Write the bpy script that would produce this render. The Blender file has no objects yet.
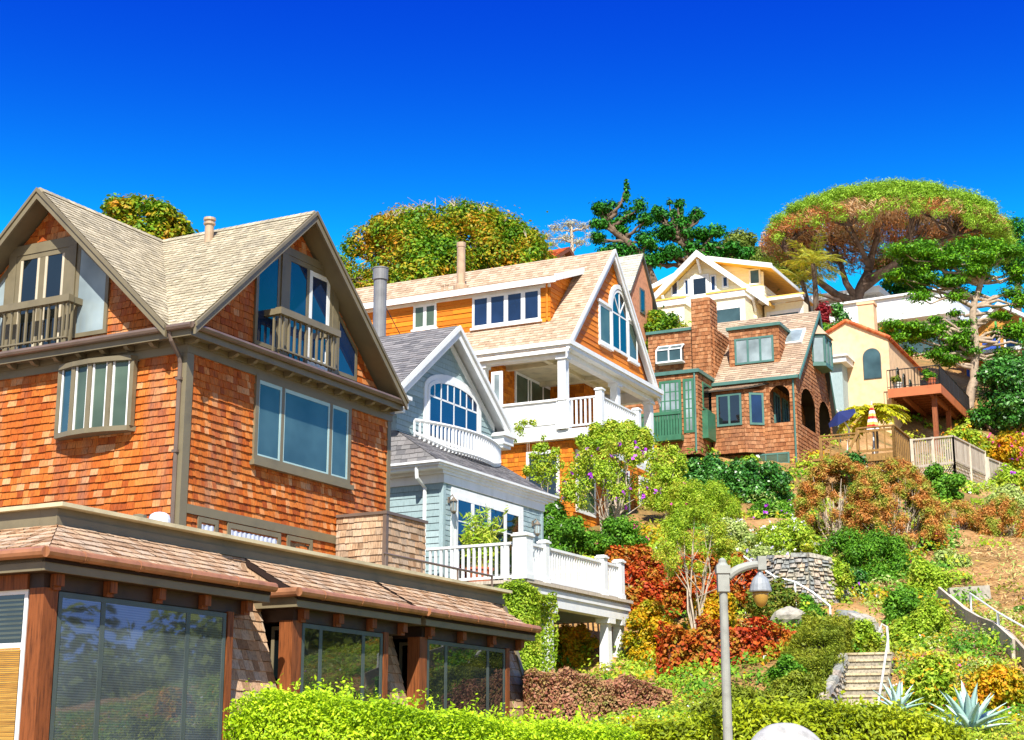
import bpy, math, random
import numpy as np
from mathutils import Vector, Matrix
R = random.Random(7)
SC = bpy.context.scene
COL = SC.collection
# ------------------------------------------------------------------ camera model
F = 1600.0
TH = math.atan(395/1600.0)
CZ = 1.6
cT, sT = math.cos(TH), math.sin(TH)

def ray(px, py):
    u = (px-512)/F; v = (370-py)/F
    return Vector((u, cT-v*sT, sT+v*cT))

def at(px, py, Y):
    r = ray(px, py)
    k = Y/r.y
    return Vector((r.x*k, Y, CZ+r.z*k))

cam = bpy.data.cameras.new('camera'); camo = bpy.data.objects.new('camera', cam); COL.objects.link(camo)
camo.location = (0, 0, CZ); camo.rotation_euler = (math.pi/2+TH, 0, 0)
cam.sensor_width = 36; cam.lens = F*36/1024; cam.clip_start = 0.1; cam.clip_end = 4000
SC.camera = camo
# ------------------------------------------------------------------ light and sky
w = bpy.data.worlds.new('World'); SC.world = w; w.use_nodes = True
nt = w.node_tree; bg = nt.nodes['Background']
SUN_E = math.radians(47)
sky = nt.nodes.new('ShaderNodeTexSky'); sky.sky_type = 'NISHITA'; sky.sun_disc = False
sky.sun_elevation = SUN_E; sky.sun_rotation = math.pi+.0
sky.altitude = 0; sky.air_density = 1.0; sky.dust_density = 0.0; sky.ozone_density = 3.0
def sky_nodes():
    """clear polarised blue away from the sun, the plain bright sky on the sun's side"""
    tc = nt.nodes.new('ShaderNodeTexCoord'); mp = nt.nodes.new('ShaderNodeMapping'); mp.inputs['Scale'].default_value = (1, 1, 1.5)
    nt.links.new(tc.outputs['Generated'], mp.inputs['Vector']); nt.links.new(mp.outputs[0], sky.inputs['Vector'])
    sp = nt.nodes.new('ShaderNodeSeparateColor'); nt.links.new(sky.outputs[0], sp.inputs[0])
    cb = nt.nodes.new('ShaderNodeCombineColor')
    for ch, (p, g) in enumerate(((4, .018), (5, .076), (1.35, .82))):
        last = sp.outputs[ch]
        for op, v in (('POWER', p), ('MULTIPLY', g), ('MINIMUM', (1.2, 2.3, 6.0)[ch])):
            m = nt.nodes.new('ShaderNodeMath'); m.operation = op; m.inputs[1].default_value = v; nt.links.new(last, m.inputs[0]); last = m.outputs[0]
        nt.links.new(last, cb.inputs[ch])
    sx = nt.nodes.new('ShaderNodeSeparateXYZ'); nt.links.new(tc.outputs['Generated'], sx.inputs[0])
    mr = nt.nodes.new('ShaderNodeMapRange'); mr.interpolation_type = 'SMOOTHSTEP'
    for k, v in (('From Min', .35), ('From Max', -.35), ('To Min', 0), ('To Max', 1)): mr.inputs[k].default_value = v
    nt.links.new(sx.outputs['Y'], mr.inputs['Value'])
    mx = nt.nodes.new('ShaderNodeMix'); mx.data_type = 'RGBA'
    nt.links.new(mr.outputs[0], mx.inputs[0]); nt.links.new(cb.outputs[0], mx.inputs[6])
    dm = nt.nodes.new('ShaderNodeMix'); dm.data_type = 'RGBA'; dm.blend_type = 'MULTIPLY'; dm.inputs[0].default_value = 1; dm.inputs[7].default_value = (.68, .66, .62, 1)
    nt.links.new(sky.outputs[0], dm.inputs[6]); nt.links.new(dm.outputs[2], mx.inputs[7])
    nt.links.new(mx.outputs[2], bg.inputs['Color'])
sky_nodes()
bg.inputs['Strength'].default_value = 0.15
sl = bpy.data.lights.new('sun', 'SUN'); so = bpy.data.objects.new('sun', sl); COL.objects.link(so)
sl.energy = 4.9; sl.angle = math.radians(0.5); sl.color = (1.0, .95, .86)
sd = Vector((-.002*math.cos(SUN_E), -1.0*math.cos(SUN_E), math.sin(SUN_E)))
so.rotation_euler = sd.to_track_quat('Z', 'Y').to_euler(); so.location = (0, -20, 40)
SC.view_settings.view_transform = 'Standard'; SC.view_settings.look = 'None'
SC.view_settings.exposure = 0.85; SC.view_settings.gamma = 1; SC.view_settings.use_curve_mapping = False
SC.cycles.max_bounces = 6; SC.cycles.diffuse_bounces = 3; SC.cycles.glossy_bounces = 3; SC.cycles.transparent_max_bounces = 4
# ------------------------------------------------------------------ materials
def rgb(h):
    c = [int(h[i:i+2], 16)/255 for i in (0, 2, 4)]
    return tuple(x/12.92 if x <= .04045 else ((x+.055)/1.055)**2.4 for x in c)+(1,)

def mat(name):
    m = bpy.data.materials.new(name); m.use_nodes = True
    t = m.node_tree; b = t.nodes['Principled BSDF']
    return m, t, b

def node(t, ty, **kw):
    n = t.nodes.new(ty)
    for k, v in kw.items(): setattr(n, k, v)
    return n

def ramp(t, cols, inter='LINEAR', lo=0.0, hi=1.0):
    n = t.nodes.new('ShaderNodeValToRGB'); e = n.color_ramp.elements
    n.color_ramp.interpolation = inter
    k = len(cols)
    while len(e) < k: e.new(.5)
    for i, c in enumerate(cols):
        e[i].position = lo+(hi-lo)*i/max(1, k-1); e[i].color = c if len(c) == 4 else tuple(c)+(1,)
    return n

def mixc(t, fac, a, b, blend='MIX'):
    n = t.nodes.new('ShaderNodeMix'); n.data_type = 'RGBA'; n.blend_type = blend
    for inp, v in ((n.inputs[0], fac), (n.inputs[6], a), (n.inputs[7], b)):
        if hasattr(v, 'default_value') or hasattr(v, 'is_linked'): t.links.new(v, inp)
        else: inp.default_value = v
    return n.outputs[2]

def noise(t, scale, detail=4, vec=None, rough=.55):
    n = node(t, 'ShaderNodeTexNoise'); n.inputs['Scale'].default_value = scale
    n.inputs['Detail'].default_value = detail; n.inputs['Roughness'].default_value = rough
    if vec is None:
        tc = node(t, 'ShaderNodeTexCoord'); vec = tc.outputs['Object']
    t.links.new(vec, n.inputs['Vector'])
    return n.outputs[0]

def mapped(t, scale):
    tc = node(t, 'ShaderNodeTexCoord'); mp = node(t, 'ShaderNodeMapping')
    mp.inputs['Scale'].default_value = scale
    t.links.new(tc.outputs['Object'], mp.inputs['Vector'])
    return mp.outputs[0]

def bump(t, b, h, dist=.02, strength=.6):
    n = node(t, 'ShaderNodeBump'); n.inputs['Distance'].default_value = dist; n.inputs['Strength'].default_value = strength
    t.links.new(h, n.inputs['Height']); t.links.new(n.outputs[0], b.inputs['Normal'])

def m_paint(name, c, rough=.5, var=.12, scale=2.5, bmp=.0, dirt=None):
    m, t, b = mat(name)
    c = rgb(c) if isinstance(c, str) else c
    nz = noise(t, scale, 5)
    dk = tuple(x*(1-2.2*var) for x in c[:3])+(1,)
    lt = tuple(min(.95, x*(1+var)) for x in c[:3])+(1,)
    r = ramp(t, [dk, c, lt], lo=.3, hi=.72); t.links.new(nz, r.inputs[0])
    col = r.outputs[0]
    if dirt:
        n2 = noise(t, 1, 6, mapped(t, (3, 3, .5))); r2 = ramp(t, [(0, 0, 0, 1), (1, 1, 1, 1)], lo=.52, hi=.75); t.links.new(n2, r2.inputs[0])
        col = mixc(t, r2.outputs[0], col, rgb(dirt))
    t.links.new(col, b.inputs['Base Color'])
    b.inputs['Roughness'].default_value = rough
    if bmp: bump(t, b, noise(t, scale*14, 4), bmp)
    return m

def m_tiles(name, cols, rough=.8, grain=(40, 40, 4), gstr=.3, spec=.3, patch=None, pscale=.6, streak=None):
    """colour by each shingle's / board's own random number, with grain"""
    m, t, b = mat(name)
    a = node(t, 'ShaderNodeAttribute', attribute_name='rnd')
    r = ramp(t, [rgb(c) for c in cols]); t.links.new(a.outputs['Fac'], r.inputs[0])
    col = r.outputs[0]
    if patch:
        n2 = noise(t, pscale, 5); r2 = ramp(t, [(0, 0, 0, 1), (1, 1, 1, 1)], lo=.48, hi=.7); t.links.new(n2, r2.inputs[0])
        mm = node(t, 'ShaderNodeMath', operation='MULTIPLY'); mm.inputs[1].default_value = .55; t.links.new(r2.outputs[0], mm.inputs[0])
        col = mixc(t, mm.outputs[0], col, rgb(patch))
    if streak:
        n3 = noise(t, 1, 6, mapped(t, (2.2, 2.2, .25))); r3 = ramp(t, [(0, 0, 0, 1), (.65, .65, .65, 1)], lo=.5, hi=.78); t.links.new(n3, r3.inputs[0])
        col = mixc(t, r3.outputs[0], col, rgb(streak))
    g = noise(t, 1, 5, mapped(t, grain)); gr = ramp(t, [(1-gstr*1.6,)*3+(1,), (1, 1, 1, 1), (1+gstr*.6,)*3+(1,)], lo=.3, hi=.75)
    t.links.new(g, gr.inputs[0])
    col = mixc(t, 1.0, col, gr.outputs[0], 'MULTIPLY')
    t.links.new(col, b.inputs['Base Color'])
    b.inputs['Roughness'].default_value = rough; b.inputs['Specular IOR Level'].default_value = spec
    bump(t, b, g, .004, .5)
    return m

def m_glass(name, tint, ior=2.3, rough=.02, spots=None):
    m, t, b = mat(name)
    nz = noise(t, .9, 3)
    c = rgb(tint); r = ramp(t, [tuple(x*.45 for x in c[:3])+(1,), c], lo=.3, hi=.7); t.links.new(nz, r.inputs[0])
    t.links.new(r.outputs[0], b.inputs['Base Color'])
    b.inputs['Roughness'].default_value = rough; b.inputs['IOR'].default_value = ior
    n2 = noise(t, .7, 2); bump(t, b, n2, .015, .18)
    return m

def m_leaf(name, cols, cols2=None, pscale=.8, trans=.28, rough=.55, spec=.25, gain=1.3):
    m, t, b = mat(name)
    a = node(t, 'ShaderNodeAttribute', attribute_name='rnd')
    gl = lambda c: tuple(min(.85, x*gain) for x in rgb(c)[:3])+(1,)
    r = ramp(t, [gl(c) for c in cols]); t.links.new(a.outputs['Fac'], r.inputs[0])
    col = r.outputs[0]
    if cols2:
        r2 = ramp(t, [gl(c) for c in cols2]); t.links.new(a.outputs['Fac'], r2.inputs[0])
        n2 = noise(t, pscale, 3); rr = ramp(t, [(0, 0, 0, 1), (1, 1, 1, 1)], lo=.44, hi=.6); t.links.new(n2, rr.inputs[0])
        col = mixc(t, rr.outputs[0], col, r2.outputs[0])
    t.links.new(col, b.inputs['Base Color'])
    b.inputs['Roughness'].default_value = rough; b.inputs['Specular IOR Level'].default_value = spec
    tr = node(t, 'ShaderNodeBsdfTranslucent'); t.links.new(col, tr.inputs['Color'])
    mx = node(t, 'ShaderNodeMixShader'); mx.inputs[0].default_value = trans
    out = t.nodes['Material Output']
    t.links.new(b.outputs[0], mx.inputs[1]); t.links.new(tr.outputs[0], mx.inputs[2]); t.links.new(mx.outputs[0], out.inputs['Surface'])
    return m
# ------------------------------------------------------------------ mesh builder
class MB:
    def __init__(s): s.v = []; s.f = []; s.r = []; s.sm = False
    def _add(s, pts, faces, r=.5):
        n = len(s.v); s.v += [tuple(p) for p in pts]
        for f in faces: s.f.append([n+i for i in f]); s.r.append(r)
    def poly(s, pts, r=.5): s._add(pts, [list(range(len(pts)))], r)
    def hexa(s, p, r=.5):
        s._add(p, [(0, 3, 2, 1), (4, 5, 6, 7), (0, 1, 5, 4), (1, 2, 6, 5), (2, 3, 7, 6), (3, 0, 4, 7)], r)
    def box(s, x0, x1, y0, y1, z0, z1, r=.5):
        s.hexa([(x0, y0, z0), (x1, y0, z0), (x1, y1, z0), (x0, y1, z0), (x0, y0, z1), (x1, y0, z1), (x1, y1, z1), (x0, y1, z1)], r)
    def prism(s, pts, vec, r=.5):
        n = len(pts); vec = Vector(vec); pts = [Vector(p) for p in pts]
        q = [p+vec for p in pts]
        s._add(pts+q, [list(range(n))[::-1], list(range(n, 2*n))]+[(i, (i+1) % n, n+(i+1) % n, n+i) for i in range(n)], r)
    def bar(s, a, b, wd, ht, up=(0, 0, 1), r=.5):
        a = Vector(a); b = Vector(b); d = (b-a).normalized(); up = Vector(up)
        sx = d.cross(up)
        if sx.length < 1e-4: sx = d.cross(Vector((1, 0, 0)))
        sx.normalize(); uz = sx.cross(d)
        sx *= wd/2; uz *= ht/2
        s.hexa([a-sx-uz, a+sx-uz, b+sx-uz, b-sx-uz, a-sx+uz, a+sx+uz, b+sx+uz, b-sx+uz], r)
    def tube(s, pts, rad, n=8, r=.5, cap=True):
        pts = [Vector(p) for p in pts]; k = len(pts)
        if not hasattr(rad, '__len__'): rad = [rad]*k
        rings = []; prev = None
        for i, p in enumerate(pts):
            d = (pts[min(i+1, k-1)]-pts[max(i-1, 0)])
            if d.length < 1e-6: d = Vector((0, 0, 1))
            d.normalize()
            if prev is None:
                a = d.cross(Vector((0, 0, 1)))
                if a.length < .05: a = d.cross(Vector((0, 1, 0)))
            else:
                a = prev-d*prev.dot(d)
                if a.length < 1e-4: a = d.cross(Vector((0, 1, 0)))
            a.normalize(); prev = a; b = d.cross(a)
            rings.append([p+(a*math.cos(2*math.pi*j/n)+b*math.sin(2*math.pi*j/n))*rad[i] for j in range(n)])
        fs = []
        for i in range(k-1):
            for j in range(n):
                fs.append((i*n+j, i*n+(j+1) % n, (i+1)*n+(j+1) % n, (i+1)*n+j))
        if cap: fs.append(tuple(range(n))[::-1]); fs.append(tuple((k-1)*n+j for j in range(n)))
        s._add([q for rg in rings for q in rg], fs, r)
    def lathe(s, c, prof, n=12, r=.5):
        c = Vector(c); k = len(prof); pts = []
        for (rr, z) in prof:
            for j in range(n): pts.append(c+Vector((rr*math.cos(2*math.pi*j/n), rr*math.sin(2*math.pi*j/n), z)))
        fs = [(i*n+j, i*n+(j+1) % n, (i+1)*n+(j+1) % n, (i+1)*n+j) for i in range(k-1) for j in range(n)]
        fs += [tuple(range(n))[::-1], tuple((k-1)*n+j for j in range(n))]
        s._add(pts, fs, r)
    def build(s, name, m, parent=None, off=(0, 0, 0), smooth=False):
        me = bpy.data.meshes.new(name)
        o = Vector(off)
        me.from_pydata([(x-o.x, y-o.y, z-o.z) for x, y, z in s.v], [], s.f)
        a = me.attributes.new('rnd', 'FLOAT', 'FACE'); a.data.foreach_set('value', s.r)
        if smooth: me.polygons.foreach_set('use_smooth', [True]*len(me.polygons))
        me.materials.append(m); me.update()
        ob = bpy.data.objects.new(name, me); COL.objects.link(ob)
        if parent is not None: ob.parent = parent
        return ob

def clip(poly, rect):
    """clip rect-polygon by a convex polygon (both lists of (u,v), poly counter-clockwise)"""
    out = rect
    n = len(poly)
    for i in range(n):
        ax, ay = poly[i]; bx, by = poly[(i+1) % n]
        ex, ey = bx-ax, by-ay
        inp = out; out = []
        if not inp: return []
        for j in range(len(inp)):
            p = inp[j]; q = inp[(j+1) % len(inp)]
            dp = ex*(p[1]-ay)-ey*(p[0]-ax); dq = ex*(q[1]-ay)-ey*(q[0]-ax)
            if dp >= 0: out.append(p)
            if (dp > 0 and dq < 0) or (dp < 0 and dq > 0):
                k = dp/(dp-dq); out.append((p[0]+(q[0]-p[0])*k, p[1]+(q[1]-p[1])*k))
    return out

def ccw(poly):
    a = sum(poly[i][0]*poly[(i+1) % len(poly)][1]-poly[(i+1) % len(poly)][0]*poly[i][1] for i in range(len(poly)))
    return poly if a > 0 else poly[::-1]

class Pl:
    """a plane: P(u,v,d) = O + u U + v V + d N"""
    def __init__(s, O, U, V, N): s.O, s.U, s.V, s.N = Vector(O), Vector(U), Vector(V), Vector(N)
    def __call__(s, u, v, d=0.0): return s.O+s.U*u+s.V*v+s.N*d

def shingles(mb, pl, poly, course=.14, wr=(.09, .2), thick=.02, base=.004, skip=(), rr=None, jit=.008, gap=.003, full=True):
    rr = rr or R
    poly = ccw(list(poly))
    v0 = min(p[1] for p in poly); v1 = max(p[1] for p in poly)
    row = 0; v = v0
    while v < v1-1e-4:
        va, vb = v, min(v+course, v1); v += course; row += 1
        sl_ = [p for p in clip(poly, [(-999, va), (999, va), (999, vb), (-999, vb)])]
        if len(sl_) < 3: continue
        ua, ub = min(p[0] for p in sl_), max(p[0] for p in sl_)
        u = ua-rr.random()*wr[0]
        rowr = rr.random()*.1-.05
        while u < ub:
            wd = rr.uniform(*wr); a, b = u+gap, u+wd-gap; u += wd
            dv = rr.uniform(-jit, jit)
            bad = False
            for (x0, x1, y0, y1) in skip:
                if a > x0 and b < x1 and va > y0-.02 and vb < y1+.02: bad = True; break
            if bad: continue
            q = clip(poly, [(a, va+dv), (b, va+dv), (b, vb), (a, vb)])
            if len(q) < 3: continue
            tk = thick*rr.uniform(.7, 1.25); rv = min(1, max(0, rr.random()+rowr))
            pts = [pl(x, y, base+tk*(1-.8*max(0, (y-va))/course)) for x, y in q]
            mb.poly(pts, rv)
            for i in range(len(q)):
                p_, q_ = q[i], q[(i+1) % len(q)]
                low = abs(p_[1]-q_[1]) < 1e-5 and p_[1] < va+jit+1e-4
                if low or (full and abs(p_[0]-q_[0]) < 1e-5):
                    mb.poly([pts[i], pts[(i+1) % len(q)], pl(q_[0], q_[1], 0), pl(p_[0], p_[1], 0)], rv)
    return mb

def tag(o, label=None, cat=None, group=None, kind=None):
    if label: o['label'] = label
    if cat: o['category'] = cat
    if group: o['group'] = group
    if kind: o['kind'] = kind
    return o

def empty(name, loc, rz=0, label=None, cat=None, group=None):
    o = bpy.data.objects.new(name, None); COL.objects.link(o)
    o.location = loc; o.rotation_euler = (0, 0, rz); o.empty_display_size = .3
    return tag(o, label, cat, group)

class House:
    """local x runs along the right-hand face, local y along the left-hand face; z stays the world height"""
    def __init__(s, name, px, py, Y, yaw, base, label, cat='house', ang=None):
        p = at(px, py, Y); s.o = p; s.base = base
        a = math.radians(yaw); s.X = (math.cos(a), math.sin(a)); s.Y = (-math.sin(a), math.cos(a))
        s.root = empty(name, (p.x, p.y, base), a, label, cat)
    def _h(s, r, n, d):
        k = (d+s.o.x*n[0]+s.o.y*n[1])/(r.x*n[0]+r.y*n[1])
        return (r.x*k-s.o.x, r.y*k-s.o.y, CZ+r.z*k)
    def Rt(s, px, py, y=0):
        a, b, z = s._h(ray(px, py), s.Y, y); return (a*s.X[0]+b*s.X[1], z)
    def Lt(s, px, py, x=0):
        a, b, z = s._h(ray(px, py), s.X, x); return (a*s.Y[0]+b*s.Y[1], z)
    def Zt(s, px, py, z):
        r = ray(px, py); k = (z-CZ)/r.z; a, b = r.x*k-s.o.x, r.y*k-s.o.y
        return (a*s.X[0]+b*s.X[1], a*s.Y[0]+b*s.Y[1])
    def world(s, x, y, z=0):
        return Vector((s.o.x+x*s.X[0]+y*s.Y[0], s.o.y+x*s.X[1]+y*s.Y[1], z))
    def part(s, name, mb, m, parent=None, smooth=False, label=None):
        o = mb.build(name, m, parent or s.root, (0, 0, s.base), smooth)
        if label: o['label'] = label
        return o
    def PR(s, y=0): return Pl((0, y, 0), (1, 0, 0), (0, 0, 1), (0, -1, 0))
    def PL(s, x=0): return Pl((x, 0, 0), (0, 1, 0), (0, 0, 1), (-1, 0, 0))

def pbox(mb, pl, u0, u1, v0, v1, d0, d1, r=.5):
    mb.hexa([pl(u0, v0, d0), pl(u1, v0, d0), pl(u1, v0, d1), pl(u0, v0, d1), pl(u0, v1, d0), pl(u1, v1, d0), pl(u1, v1, d1), pl(u0, v1, d1)], r)

def window(H, pl, u0, u1, v0, v1, fm, gm, fw=.08, mull=(), bars=(), mw=.06, bw=.03, proud=.065, inset=None, name='window', sill=0, sillm=None, trim=0, parent=None, label=None):
    mb = MB(); e = .002
    inset = inset or min(proud-.012, .055)
    if trim:
        pbox(mb, pl, u0-trim, u0-e, v0-trim, v1+trim, 0, proud*.7); pbox(mb, pl, u1+e, u1+trim, v0-trim, v1+trim, 0, proud*.7)
        pbox(mb, pl, u0-e, u1+e, v1+e, v1+trim, 0, proud*.7); pbox(mb, pl, u0-e, u1+e, v0-trim, v0-e, 0, proud*.7)
    pbox(mb, pl, u0, u0+fw, v0, v1, 0, proud); pbox(mb, pl, u1-fw, u1, v0, v1, 0, proud)
    pbox(mb, pl, u0+fw, u1-fw, v1-fw, v1, 0, proud); pbox(mb, pl, u0+fw, u1-fw, v0, v0+fw, 0, proud)
    for m in mull: pbox(mb, pl, m-mw/2, m+mw/2, v0+fw, v1-fw, 0, proud-.004)
    for b in bars:
        if len(b) == 1: pbox(mb, pl, u0+fw, u1-fw, b[0]-bw/2, b[0]+bw/2, 0, proud-.009)
        elif len(b) == 3: pbox(mb, pl, b[1], b[2], b[0]-bw/2, b[0]+bw/2, 0, proud-.009)
        else: pbox(mb, pl, b[0]-bw/2, b[0]+bw/2, b[2], b[3], 0, proud-.013)
    if sill: pbox(mb, pl, u0-trim-.06, u1+trim+.06, v0-trim-sill, v0-trim-e, 0, proud+.06)
    w_ = H.part(name, mb, fm, parent, label=label)
    g = MB(); pbox(g, pl, u0+fw*.7, u1-fw*.7, v0+fw*.7, v1-fw*.7, .006, inset)
    H.part('pane', g, gm, w_)
    return w_

def railing(H, a, b, z0, z1, m, parent=None, name='railing', step=.14, bw=.04, top=(.1, .06), bot=(.08, .06), bottom_gap=.1, round_=False):
    """rail with balusters from a=(x,y) to b=(x,y), one part"""
    mb = MB(); a = Vector((a[0], a[1], 0)); b = Vector((b[0], b[1], 0)); L = (b-a).length; d = (b-a)/L
    za = z0 if hasattr(z0, '__len__') else (z0, z0); zb = z1 if hasattr(z1, '__len__') else (z1, z1)
    P = lambda t, k, zz: a+d*t+Vector((0, 0, zz[0]+(zz[1]-zz[0])*t/L+k))
    mb.bar(P(0, -top[1]/2, zb), P(L, -top[1]/2, zb), top[0], top[1])
    mb.bar(P(0, bottom_gap, za), P(L, bottom_gap, za), bot[0], bot[1])
    n = max(2, int(L/step))
    for i in range(n):
        t = (i+.5)*L/n
        mb.bar(P(t, bottom_gap+bot[1]/2, za), P(t, -top[1], zb), bw, bw)
    return H.part(name, mb, m, parent)

def post(H, x, y, z0, z1, wd, m, cap=True, parent=None, name='post'):
    mb = MB(); h = wd/2
    mb.box(x-h, x+h, y-h, y+h, z0, z1)
    if cap:
        mb.box(x-h-.035, x+h+.035, y-h-.035, y+h+.035, z1, z1+.05)
        mb.prism([(x-h, y-h, z1+.05), (x+h, y-h, z1+.05), (x+h, y+h, z1+.05), (x-h, y+h, z1+.05)], (0, 0, .035))
        mb.box(x-h-.02, x+h+.02, y-h-.02, y+h+.02, z0, z0+.12)
    return H.part(name, mb, m, parent)
# ------------------------------------------------------------------ terrain
CP = []
def cp(px, py, Y): p = at(px, py, Y); CP.append((p.x, p.y, p.z))
for x in (-60, -20, 0, 20, 60):
    for y in (-30, -8, 0, 8): CP.append((x, y, 0))
CP += [(-14, 12, .3), (-5, 12.5, .4), (3, 12.5, .5), (10, 13, .6), (-4, 16, .7), (3, 17, 1.0), (-12, 20, .8), (-6.5, 22, .8), (-2, 29, 1.2), (1, 34, 1.6),
       (-25, 25, 1), (-25, 45, 4), (-12, 32, 3), (-8, 45, 4.5), (-3, 50, 5.2), (-45, 50, 6), (-40, 80, 18), (-15, 72, 15)]
for a in [(605, 688, 42), (560, 680, 41), (860, 722, 35), (872, 655, 40.5), (700, 700, 30), (660, 722, 26), (940, 714, 29), (1000, 728, 25), (760, 712, 33), (860, 738, 28), (868, 728, 32),
          (700, 600, 47), (800, 606, 44.5), (760, 640, 39), (720, 520, 57), (640, 545, 50), (600, 560, 47), (800, 515, 60), (880, 590, 48),
          (960, 600, 46), (1000, 640, 38), (1024, 560, 50), (940, 512, 62), (1000, 498, 67), (1020, 478, 80), (990, 492, 76), (950, 482, 71), (1010, 490, 78), (740, 464, 72.5), (690, 472, 70.5),
          (520, 522, 55.5), (600, 542, 54.5), (640, 520, 58), (830, 470, 67), (900, 478, 66), (905, 440, 86), (880, 446, 80), (1000, 446, 88),
          (715, 345, 93), (800, 345, 94), (880, 345, 110), (940, 345, 112), (1010, 372, 104), (650, 330, 88), (600, 300, 92), (450, 330, 80), (380, 350, 78)]:
    cp(*a)
CP += [(60, 40, 3), (60, 60, 8), (75, 90, 15), (60, 130, 26), (0, 135, 33), (30, 135, 33), (-40, 130, 30), (110, 60, 6), (120, 130, 16), (-80, 120, 24), (0, 200, 30), (80, 220, 30), (-90, 220, 26)]
_c = np.array(CP); _n = len(_c)
def _ph(d): return np.sqrt(d*d+4.0)
_A = np.zeros((_n+3, _n+3)); _D = np.sqrt(((_c[:, None, :2]-_c[None, :, :2])**2).sum(-1))
_A[:_n, :_n] = _ph(_D)-np.eye(_n)*.35; _A[:_n, _n] = 1; _A[:_n, _n+1:] = _c[:, :2]; _A[_n, :_n] = 1; _A[_n+1:, :_n] = _c[:, :2].T
_w = np.linalg.solve(_A, np.concatenate([_c[:, 2], [0, 0, 0]]))
def terr_np(x, y):
    x = np.asarray(x, float); y = np.asarray(y, float)
    sh = x.shape; q = np.stack([x.ravel(), y.ravel()], 1)
    out = np.empty(len(q))
    for i in range(0, len(q), 8000):
        b = q[i:i+8000]
        d = np.sqrt(((b[:, None, :]-_c[None, :, :2])**2).sum(-1))
        out[i:i+8000] = _ph(d)@_w[:_n]+_w[_n]+b@_w[_n+1:]
    flat = np.clip((np.asarray(q[:, 1])-9.0)/4.0, 0, 1)
    out = out*flat*flat*(3-2*flat)
    r = np.hypot(q[:, 0], q[:, 1]-60)
    f = np.clip((r-170)/500, 0, 1)
    out = out*(1-f)+f*8
    return out.reshape(sh)
def T(x, y): return float(terr_np(np.array([x]), np.array([y]))[0])
def on_ground(px, py, y0=10., y1=160.):
    ys = np.arange(y0, y1, .5); r = ray(px, py); k = ys/r.y
    h = CZ+r.z*k-terr_np(r.x*k, ys)
    i = np.argmax(h < 0)
    if h[i] >= 0: i = len(ys)-1
    k = ys[i]/r.y
    return Vector((r.x*k, ys[i], float(terr_np(np.array([r.x*k]), np.array([ys[i]]))[0])))
# ------------------------------------------------------------------ palette
M = {}
M['shake'] = m_tiles('cedar shakes', ['964414', 'b2581a', 'ba6220', 'be6824', 'c46f2c', 'ca7c3c', 'd29a6c'], .75, (55, 55, 5), .3, patch='a04c18', streak='8a6a58')
M['shake_grey'] = m_tiles('weathered shakes', ['8c6a4c', 'a88464', 'b69474', 'c4a484', 'bca48c', '9c846c'], .8, (45, 45, 6), .3, patch='a8927c')
M['roof_tan'] = m_tiles('tan asphalt shingles', ['9a9079', 'a59a82', 'aea38a', 'b8ac92', 'c0b49a'], .9, (30, 30, 30), .25, streak='8a8476')
M['roof_grey'] = m_tiles('grey slate shingles', ['626062', '706e70', '7c7a7a', '8a8686', '747070'], .85, (50, 50, 50), .2)
M['roof_pink'] = m_tiles('pale cedar roof shingles', ['a48c74', 'b09880', 'baa48c', 'c4b098', 'b49c86'], .9, (40, 40, 8), .22)
M['roof_old'] = m_tiles('weathered wood roof shingles', ['988270', 'a68e78', 'b29a82', 'bea892', 'a08a74'], .9, (40, 40, 8), .3, patch='b5a68c')
M['siding_orange'] = m_tiles('orange siding', ['b4600c', 'c8700f', 'd67c14', 'de861c', 'c06a10'], .6, (8, 8, 60), .18)
M['siding_orange_sh'] = m_tiles('orange shingles', ['a8580c', 'c06a10', 'd47a16', 'dc8822', 'b8620c'], .7, (40, 40, 6), .22)
M['siding_blue'] = m_tiles('pale blue shingles', ['869c9f', '90a5a8', '9aafb2', 'a3b6b8', '8da2a6'], .6, (30, 30, 5), .12)
M['shake_brown'] = m_tiles('brown shingles', ['85502e', '965e38', 'a46a42', 'ae764c', 'b8855e', '8c5834'], .8, (40, 40, 6), .3, patch='8c6248')
M['terracotta'] = m_tiles('terracotta', ['a04a22', 'b8582a', 'c86a36', 'd07c48'], .7, (20, 20, 20), .2)
M['under'] = m_paint('dark sheathing', '241008', .9)
M['under_o'] = m_paint('orange sheathing', '6a3608', .9)
M['under_b'] = m_paint('blue sheathing', '55686a', .9)
M['under_g'] = m_paint('roof felt', '3a342c', .9)
M['trim'] = m_paint('olive taupe trim', '766c54', .5, .08)
M['trim_dark'] = m_paint('slate trim', '5a5f58', .5, .08)
M['white'] = m_paint('white trim', 'e6e8e8', .45, .04, dirt='dcdcd6')
M['cream'] = m_paint('cream stucco', 'e6c196', .85, .08, bmp=.006)
M['yellow'] = m_tiles('pale yellow siding', ['f0e4b8', 'f2e8c4', 'f4ecce', 'eee2ba'], .6, (6, 6, 40), .08)
M['soffit_y'] = m_paint('warm yellow soffit', 'e8bc58', .6)
M['salmon'] = m_paint('salmon brick', 'c88a66', .85, .16, 5)
M['green'] = m_paint('green painted wood', '3a7054', .45, .1)
M['green_blue'] = m_paint('teal painted wood', '4c746c', .45, .1)
M['copper'] = m_paint('copper gutter', '9c6a4a', .4, .15, 4)
M['brown_gutter'] = m_paint('brown gutter', '6a5a50', .4, .1)
M['dark_metal'] = m_paint('dark window frame', '4a5450', .4, .08)
M['grey_metal'] = m_paint('grey painted flue', '7c7c7e', .45, .1, 3)
M['tan_metal'] = m_paint('tan flue', 'b0967a', .5, .12, 3)
M['wood_red'] = m_tiles('red brown post', ['6a3a1c', '804824', '92562e'], .6, (30, 30, 3), .35)
M['wood_dark'] = m_paint('dark stained beam', '3c2a20', .6, .2)
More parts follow.
